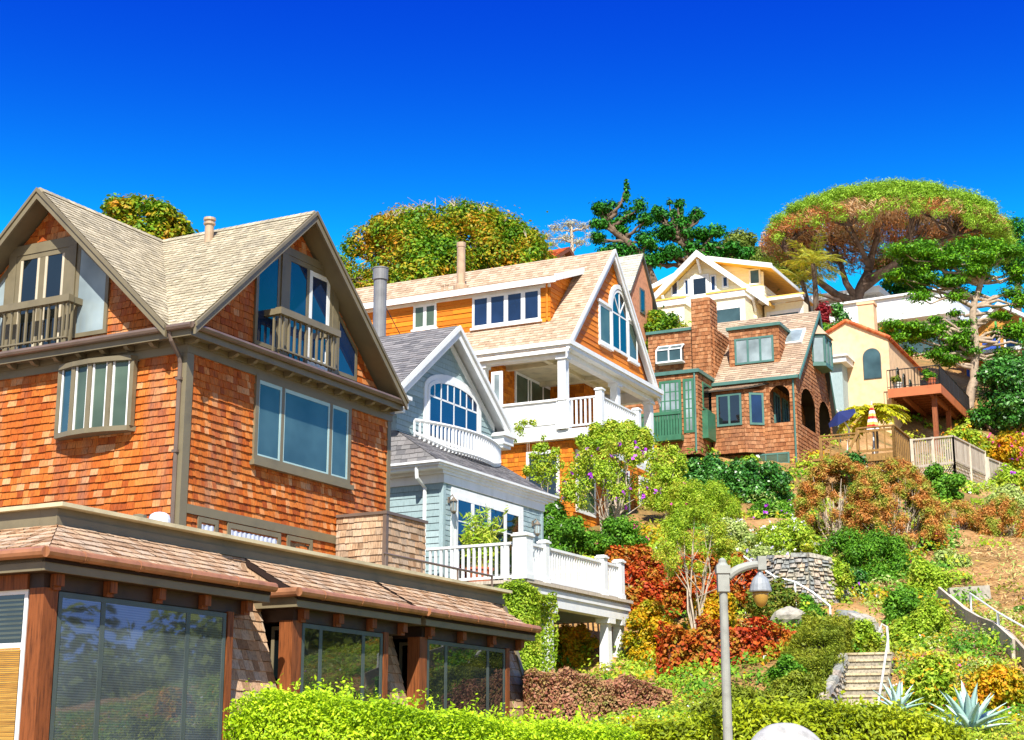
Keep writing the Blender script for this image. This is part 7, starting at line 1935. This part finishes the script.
# boulder pieces on the bank
def rock(px, py, Y, r, label):
    rs = rng(); c = at(px, py, Y); mb = MB(); n = 12; pr = [(r*math.sin(t)*rs.uniform(.85, 1.1), -r*.7*math.cos(t)) for t in np.linspace(.15, 2.99, 8)]
    mb.lathe((0, 0, 0), pr, n); mb.v = [(x*rs.uniform(.85, 1.15)*1.25, y*rs.uniform(.85, 1.15), z*rs.uniform(.85, 1.1)) for x, y, z in mb.v]
    o = mb.build('rock', M['stone'], None); o.location = c; tag(o, label, 'rock')
rock(790, 618, 42.5, .42, 'pinkish rock resting on the bank below the stone wall')
# timber edged path on the right
def path_edge():
    A = lambda px, py, Y: at(px, py, Y)
    a, b = on_ground(950, 612), on_ground(1030, 678)
    for k, (nm, lab, off, h) in enumerate((('timber_edging', 'upper weathered board edging of the dirt path on the right slope', Vector((.0, 1.0, .35)), .35), ('timber_edging', 'lower weathered board edging of the dirt path on the right slope', Vector((0, 0, 0.1)), .3))):
        pts = [a.lerp(b, t)+off for t in np.linspace(0, 1, 6)]
        for p in pts: p.z = T(p.x, p.y)+h*.5
        mb = MB(); o = pts[0].copy()
        for p, q in zip(pts[:-1], pts[1:]): mb.bar(p, q, .07, h+.25, r=R.random())
        for p in pts: mb.bar(p-Vector((0, -.06, .4)), p+Vector((0, .06, h*.6)), .1, .1)
        ob = mb.build(nm, M['wood_grey'], None, o); ob.location = o; tag(ob, lab, 'edging', 'path edging boards')
    mb = MB(); pts = [on_ground(972, 622)+Vector((0, 0, .75)), on_ground(1000, 645)+Vector((0, 0, .75)), on_ground(1032, 670)+Vector((0, 0, .75))]; mb.tube(pts, .022, 6)
    for p in pts: mb.tube([p, p-Vector((0, 0, .9))], .03, 6)
    o = mb.build('handrail', M['white'], None, pts[0]); o.location = pts[0]; tag(o, 'thin white rail beside the dirt path on the right slope', 'handrail')
    p = on_ground(968, 604); mb = MB(); mb.bar(p+Vector((-.5, 0, 0)), p+Vector((.7, .2, .1)), .15, .8); o = mb.build('low_wall', M['stone'], None, p); o.location = p; tag(o, 'low grey masonry wall at the head of the dirt path', 'wall')
path_edge()
# ================================================================== agaves
def agave(px, py, Y, L, n, label, lean=0):
    rs = rng(); c = at(px, py, Y); g = T(c.x, Y); root = empty('agave', (c.x, Y, min(g, c.z)), 0, label, 'agave', 'agaves on the slope')
    for i in range(n):
        a = i*2.4; e = lerp(1.45, .25, (i/n)**.8); d = Vector((math.cos(a)*math.cos(e)+lean, math.sin(a)*math.cos(e), math.sin(e))).normalized(); s = d.cross(Vector((0, 0, 1)))
        if s.length < .1: s = Vector((1, 0, 0))
        s.normalize(); up = s.cross(d); ll = L*rs.uniform(.8, 1.1); mb = MB(); k = 7; rows = []
        for j in range(k+1):
            t = j/k; w_ = L*.1*(math.sin(math.pi*min(1, .25+t*.75))**.8)*(1 if t < 1 else .05); p = c+d*ll*t+up*(-.12*ll*t*t)*math.cos(e)
            rows += [p-s*w_+up*w_*.45, p-up*.03*(1-t), p+s*w_+up*w_*.45, p+up*(w_*.12)]
        fs = []
        for j in range(k):
            for q in range(4): fs.append((j*4+q, j*4+(q+1) % 4, (j+1)*4+(q+1) % 4, (j+1)*4+q))
        mb._add(rows, fs, rs.rand()); mb.build('leaf', LF['agave'], root, root.location, smooth=True)
agave(898, 712, 24, .5, 20, 'small blue green agave beside the foot of the stone steps')
agave(970, 732, 23.5, .72, 28, 'large blue green agave at the lower right of the slope', .1)
# ================================================================== deck furniture
def umbrella_closed():
    zf, ya, xe = D12; p = at(873, 430, 66.9); mb = MB(); root = empty('folded_parasol', (p.x, p.y, zf), 0, 'folded red, yellow and white striped parasol standing on the timber deck', 'parasol')
    zt = at(873, 405, 66.9).z; zb = at(873, 431, 66.9).z
    mb.tube([(p.x, p.y, zf), (p.x, p.y, zt+.15)], .03, 8); mb.build('pole', M['white'], root, root.location)
    m = {0: M['white'], 1: M['red'], 2: M['soffit_y']}
    n = 9
    for i in range(n):
        mb = MB(); r0, r1 = lerp(.25, .05, i/n), lerp(.25, .05, (i+1)/n); z0, z1 = lerp(zb, zt, i/n), lerp(zb, zt, (i+1)/n)
        pts = []
        for (r, z) in ((r0, z0), (r1, z1)):
            for j in range(16): q = r*(1+.18*(-1)**j); pts.append((p.x+q*math.cos(j*math.pi/8), p.y+q*math.sin(j*math.pi/8), z))
        mb._add(pts, [(j, (j+1) % 16, 16+(j+1) % 16, 16+j) for j in range(16)])
        mb.build('canvas_stripe', m[i % 3], root, root.location)
umbrella_closed()
def blue_parasol():
    Y = 69.5; a = at(834, 402, Y); root = empty('blue_parasol', (a.x+.4, Y, T(a.x, Y)), 0, 'tilted dark blue parasol beside the arched cottage wall', 'parasol')
    top = at(838, 404, Y); pts = []; n = 8; ax = (at(852, 424, Y)-top).normalized(); tip = top-Vector((.3, 0, -.15))
    c = at(842, 418, Y); nrm = Vector((-.55, -.35, .75)).normalized(); u = nrm.cross(Vector((0, 1, 0))).normalized(); v = nrm.cross(u)
    mb = MB(); ring = [c+(u*math.cos(i*2*math.pi/n)+v*math.sin(i*2*math.pi/n))*.72 for i in range(n)]; apex = c+nrm*.35
    mb._add(ring+[apex], [(i, (i+1) % n, n) for i in range(n)]); mb.build('canopy', M['navy'], root, root.location)
    mb = MB(); mb.tube([apex+nrm*.1, c-nrm*.6, Vector((root.location.x, Y, root.location.z))], .035, 6)
    for q in ring: mb.tube([apex-nrm*.06, q-nrm*.05], .012, 4)
    mb.build('frame', M['white'], root, root.location)
blue_parasol()
def pot(pos, r, h, m, lm, label, ph=.5, cat='potted plant'):
    rs = rng(); root = empty('potted_plant', pos, 0, label, cat); mb = MB(); p = Vector(pos)
    mb.lathe(p, [(r*.7, 0), (r, h*.85), (r*1.1, h*.85), (r*1.1, h), (r*.9, h), (r*.85, h*.9)], 14); mb.build('pot', M[m], root, pos)
    bl = [(p.x+rs.normal()*r*.5, p.y+rs.normal()*r*.5, p.z+h+ph*rs.uniform(.2, .8), r*.8, r*.8, ph*.4) for _ in range(5)]
    L = max(.06, 4*p.y/1600); P, N, rr = blob_leaves(bl, L, .4, 2.2, .3, .4, .7, .8, rs, 2500); leaf_obj('foliage', P, N, L, .4, rr, LF[lm], root, pos, rs)
dx, dy, zt = H6D
pot(H6.world(dx+.25, dy+.5, zt), .28, .4, 'terra_pot', 'green', 'terracotta pot with leafy plant at the front corner of the rust coloured deck', .5)
pot(H6.world(dx+.25, -.5, zt), .25, .35, 'concrete', 'orange_low', 'pale pot with red and green plant at the house end of the rust deck', .4)
def bamboo():
    p = H2.world(1.15, 1.9, 5.86); rs = rng(); root = empty('potted_bamboo', p, 0, 'tall light green potted bamboo in front of the white french doors', 'potted plant')
    mb = MB(); mb.lathe(p, [(.25, 0), (.34, .45), (.37, .45), (.37, .5), (.3, .5)], 14); mb.build('pot', M['terra_pot'], root, p)
    mb = MB(); P = []; Tn = []
    for i in range(34):
        a = rs.uniform(0, 6.28); b = p+Vector((math.cos(a)*.2, math.sin(a)*.15, .45)); e = b+Vector((rs.normal()*.26, rs.normal()*.18, rs.uniform(.7, 1.7)))
        pts = limb(mb, b, e, .012, .005, rs, 4, .03, sides=4)
        for j in range(34): t = rs.uniform(.25, 1); q = b.lerp(e, t); P.append(q+Vector(rs.normal(size=3)*.07)); Tn.append((rs.normal()*.6, rs.normal()*.6, -.3))
    mb.build('canes', m_paint('bamboo cane', 'a8a848', .5), root, p)
    P = np.array([tuple(q) for q in P]); leaf_obj('foliage', P, rs.normal(size=P.shape)+np.array([0, -.6, .5]), .2, .2, rs.rand(len(P)), LF['ygreen'], root, p, rs, T=np.array(Tn))
bamboo()
